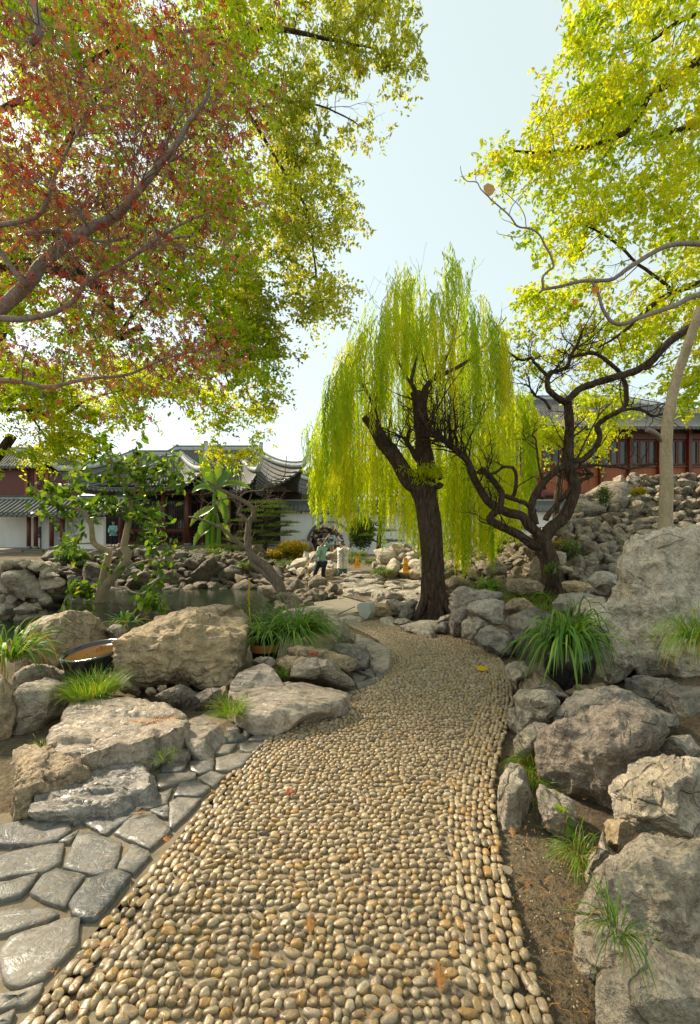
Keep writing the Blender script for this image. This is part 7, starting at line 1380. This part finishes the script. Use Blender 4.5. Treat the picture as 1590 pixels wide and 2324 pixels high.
bg_ = thing('shoulder_bag', 'small white shoulder bag hanging on a dark strap over the quilted coat', 'bag', W(*fz(1192, 1190), Ym-.2)); V, F = ico(3); V = np.sign(V)*np.abs(V)**.5*np.array([.08, .03, .065]); mk('pouch', V+W(*fz(1192, 1158), Ym-.22), F, M['bag_white'], bg_)
m2 = MB(); m2.tube(catmull([W(*fz(1075, 945), Ym-.21), W(*fz(1110, 1050), Ym-.24), W(*fz(1160, 1125), Ym-.24)], 4), .009, 5); m2.build('strap', M['strap_dark'], bg_, True)
# visitors farther away
def visitor(x, yf, Y, h, face, top, bottom, label, hair='hair', toplen=.45, armf=.25, hairlen=0, coatw=1.0, raised=False, backpack=None):
    b = W(x, yf, Y); t = thing('person', label, 'person', b); f = unit(np.array([*face, 0.])); s = np.array([f[1], -f[0], 0]); H = h/1.7; z = np.array([0, 0, 1.])
    hip = b+z*.90*H; waist = b+z*1.05*H; chest = b+z*1.30*H; neck = b+z*1.46*H; head = b+z*1.58*H+f*.02
    ls, rs_2 = chest-s*.19*H+z*.06, chest+s*.19*H+z*.06; le, re = ls-s*.05-z*.24*H+f*armf*.3, rs_2+s*.05-z*.24*H+f*armf*.3
    lw, rw = le+f*armf-z*(.05 if raised else .2)*H+s*.06, re+f*armf-z*(.05 if raised else .2)*H-s*.06; lk, rk = b+z*.48*H-s*.10+f*.03, b+z*.48*H+s*.10; la, ra = b+z*.08-s*.10, b+z*.08+s*.12-f*.06
    skinmesh('body', [hip, waist, chest, neck, head, ls, le, lw, rs_2, re, rw, lk, la, rk, ra], [(0, 1), (1, 2), (2, 3), (3, 4), (2, 5), (5, 6), (6, 7), (2, 8), (8, 9), (9, 10), (0, 11), (11, 12), (0, 13), (13, 14)], [.08, .08, .09, .05, .05, .045, .035, .03, .045, .035, .03, .045, .035, .045, .035], 'skin', t, 1)
    low = hip-z*(toplen-.35)*H; c = coatw
    skinmesh('coat', [hip, waist, chest, (chest+neck)/2, ls, le, lw, rs_2, re, rw, low], [(0, 1), (1, 2), (2, 3), (2, 4), (4, 5), (5, 6), (2, 7), (7, 8), (8, 9), (0, 10)], [(.20*c, .17*c), (.2*c, .16*c), (.20*c, .16*c), .09, .10*c, .085*c, .06, .10*c, .085*c, .06, (.21*c, .18*c)], top, t, 1)
    skinmesh('trousers', [hip, lk, la, rk, ra], [(0, 1), (1, 2), (0, 3), (3, 4)], [.14, .10, .085, .10, .085], bottom, t, 1)
    for a_ in (la, ra): skinmesh('shoe', [a_-z*.03, a_-z*.045+f*.13], [(0, 1)], [.05, .035], 'shoe_black', t, 1)
    head_mesh(head+z*.03, .115*H, (*face, 0), 'skin', t, hair, hairlen)
    if backpack:
        V, F = ico(3); V = np.sign(V)*np.abs(V)**.6*np.array([.16, .10, .22]); bp_ = thing('backpack', backpack, 'backpack', chest-f*.2-z*.3); mk('pack', V+chest-f*.22-z*.12, F, M['blue_cloth'], bp_); m2 = MB(); m2.box(chest-f*.325-z*.05, (.22, .02, .12)); m2.build('pocket', M['cream'], bp_)
    return t
visitor(713, 1256, 36, 1.68, (1, -.1), 'puffer_black', 'maroon', 'visitor in a long black puffer coat and maroon trousers inside the moon gate', 'hair_brown', .85, .3, .2, 1.05, True)
visitor(754, 1256, 33.5, 1.72, (.1, 1), 'sage', 'khaki', 'visitor seen from behind in a pale green coat and khaki trousers', 'hair', .5, .1, .2, 1.1, False, 'blue backpack with white straps on the visitor in the pale green coat')
visitor(768, 1254, 35, 1.6, (1, .1), 'cream', 'strap_dark', 'visitor in a cream puffer jacket looking right beside the gate', 'hair_brown', .45, .3, .1, 1.1, True)
visitor(776, 1253, 37, 1.5, (-.9, -.3), 'puffer_black', 'strap_dark', 'short visitor in dark clothes facing the cream jacket', 'hair', .45, .3)
visitor(705, 1255, 38, 1.6, (.2, 1), 'pink', 'blue_cloth', 'visitor in pink partly hidden at the left side of the gate', 'hair', .5, .1)
visitor(734, 1255, 38, 1.62, (1, -.4), 'lilac', 'jeans', 'visitor in a lilac top behind the worker', 'hair', .45, .3, .1, 1, True)
visitor(258, 1239, 28.8, 1.68, (.2, -1), 'teal_jacket', 'trousers_navy', 'attendant in a teal jacket standing in the dark hall doorway', 'hair', .4, .22)
visitor(97, 1246, 25.9, 1.66, (.3, 1), 'puffer_black', 'strap_dark', 'person in dark clothes with back turned in the left corridor', 'hair', .5, .2)
print('objects', len(bpy.data.objects), 'tris', sum(sum(len(p.vertices)-2 for p in m.polygons) for m in bpy.data.meshes if len(m.polygons) < 3000)) if False else None
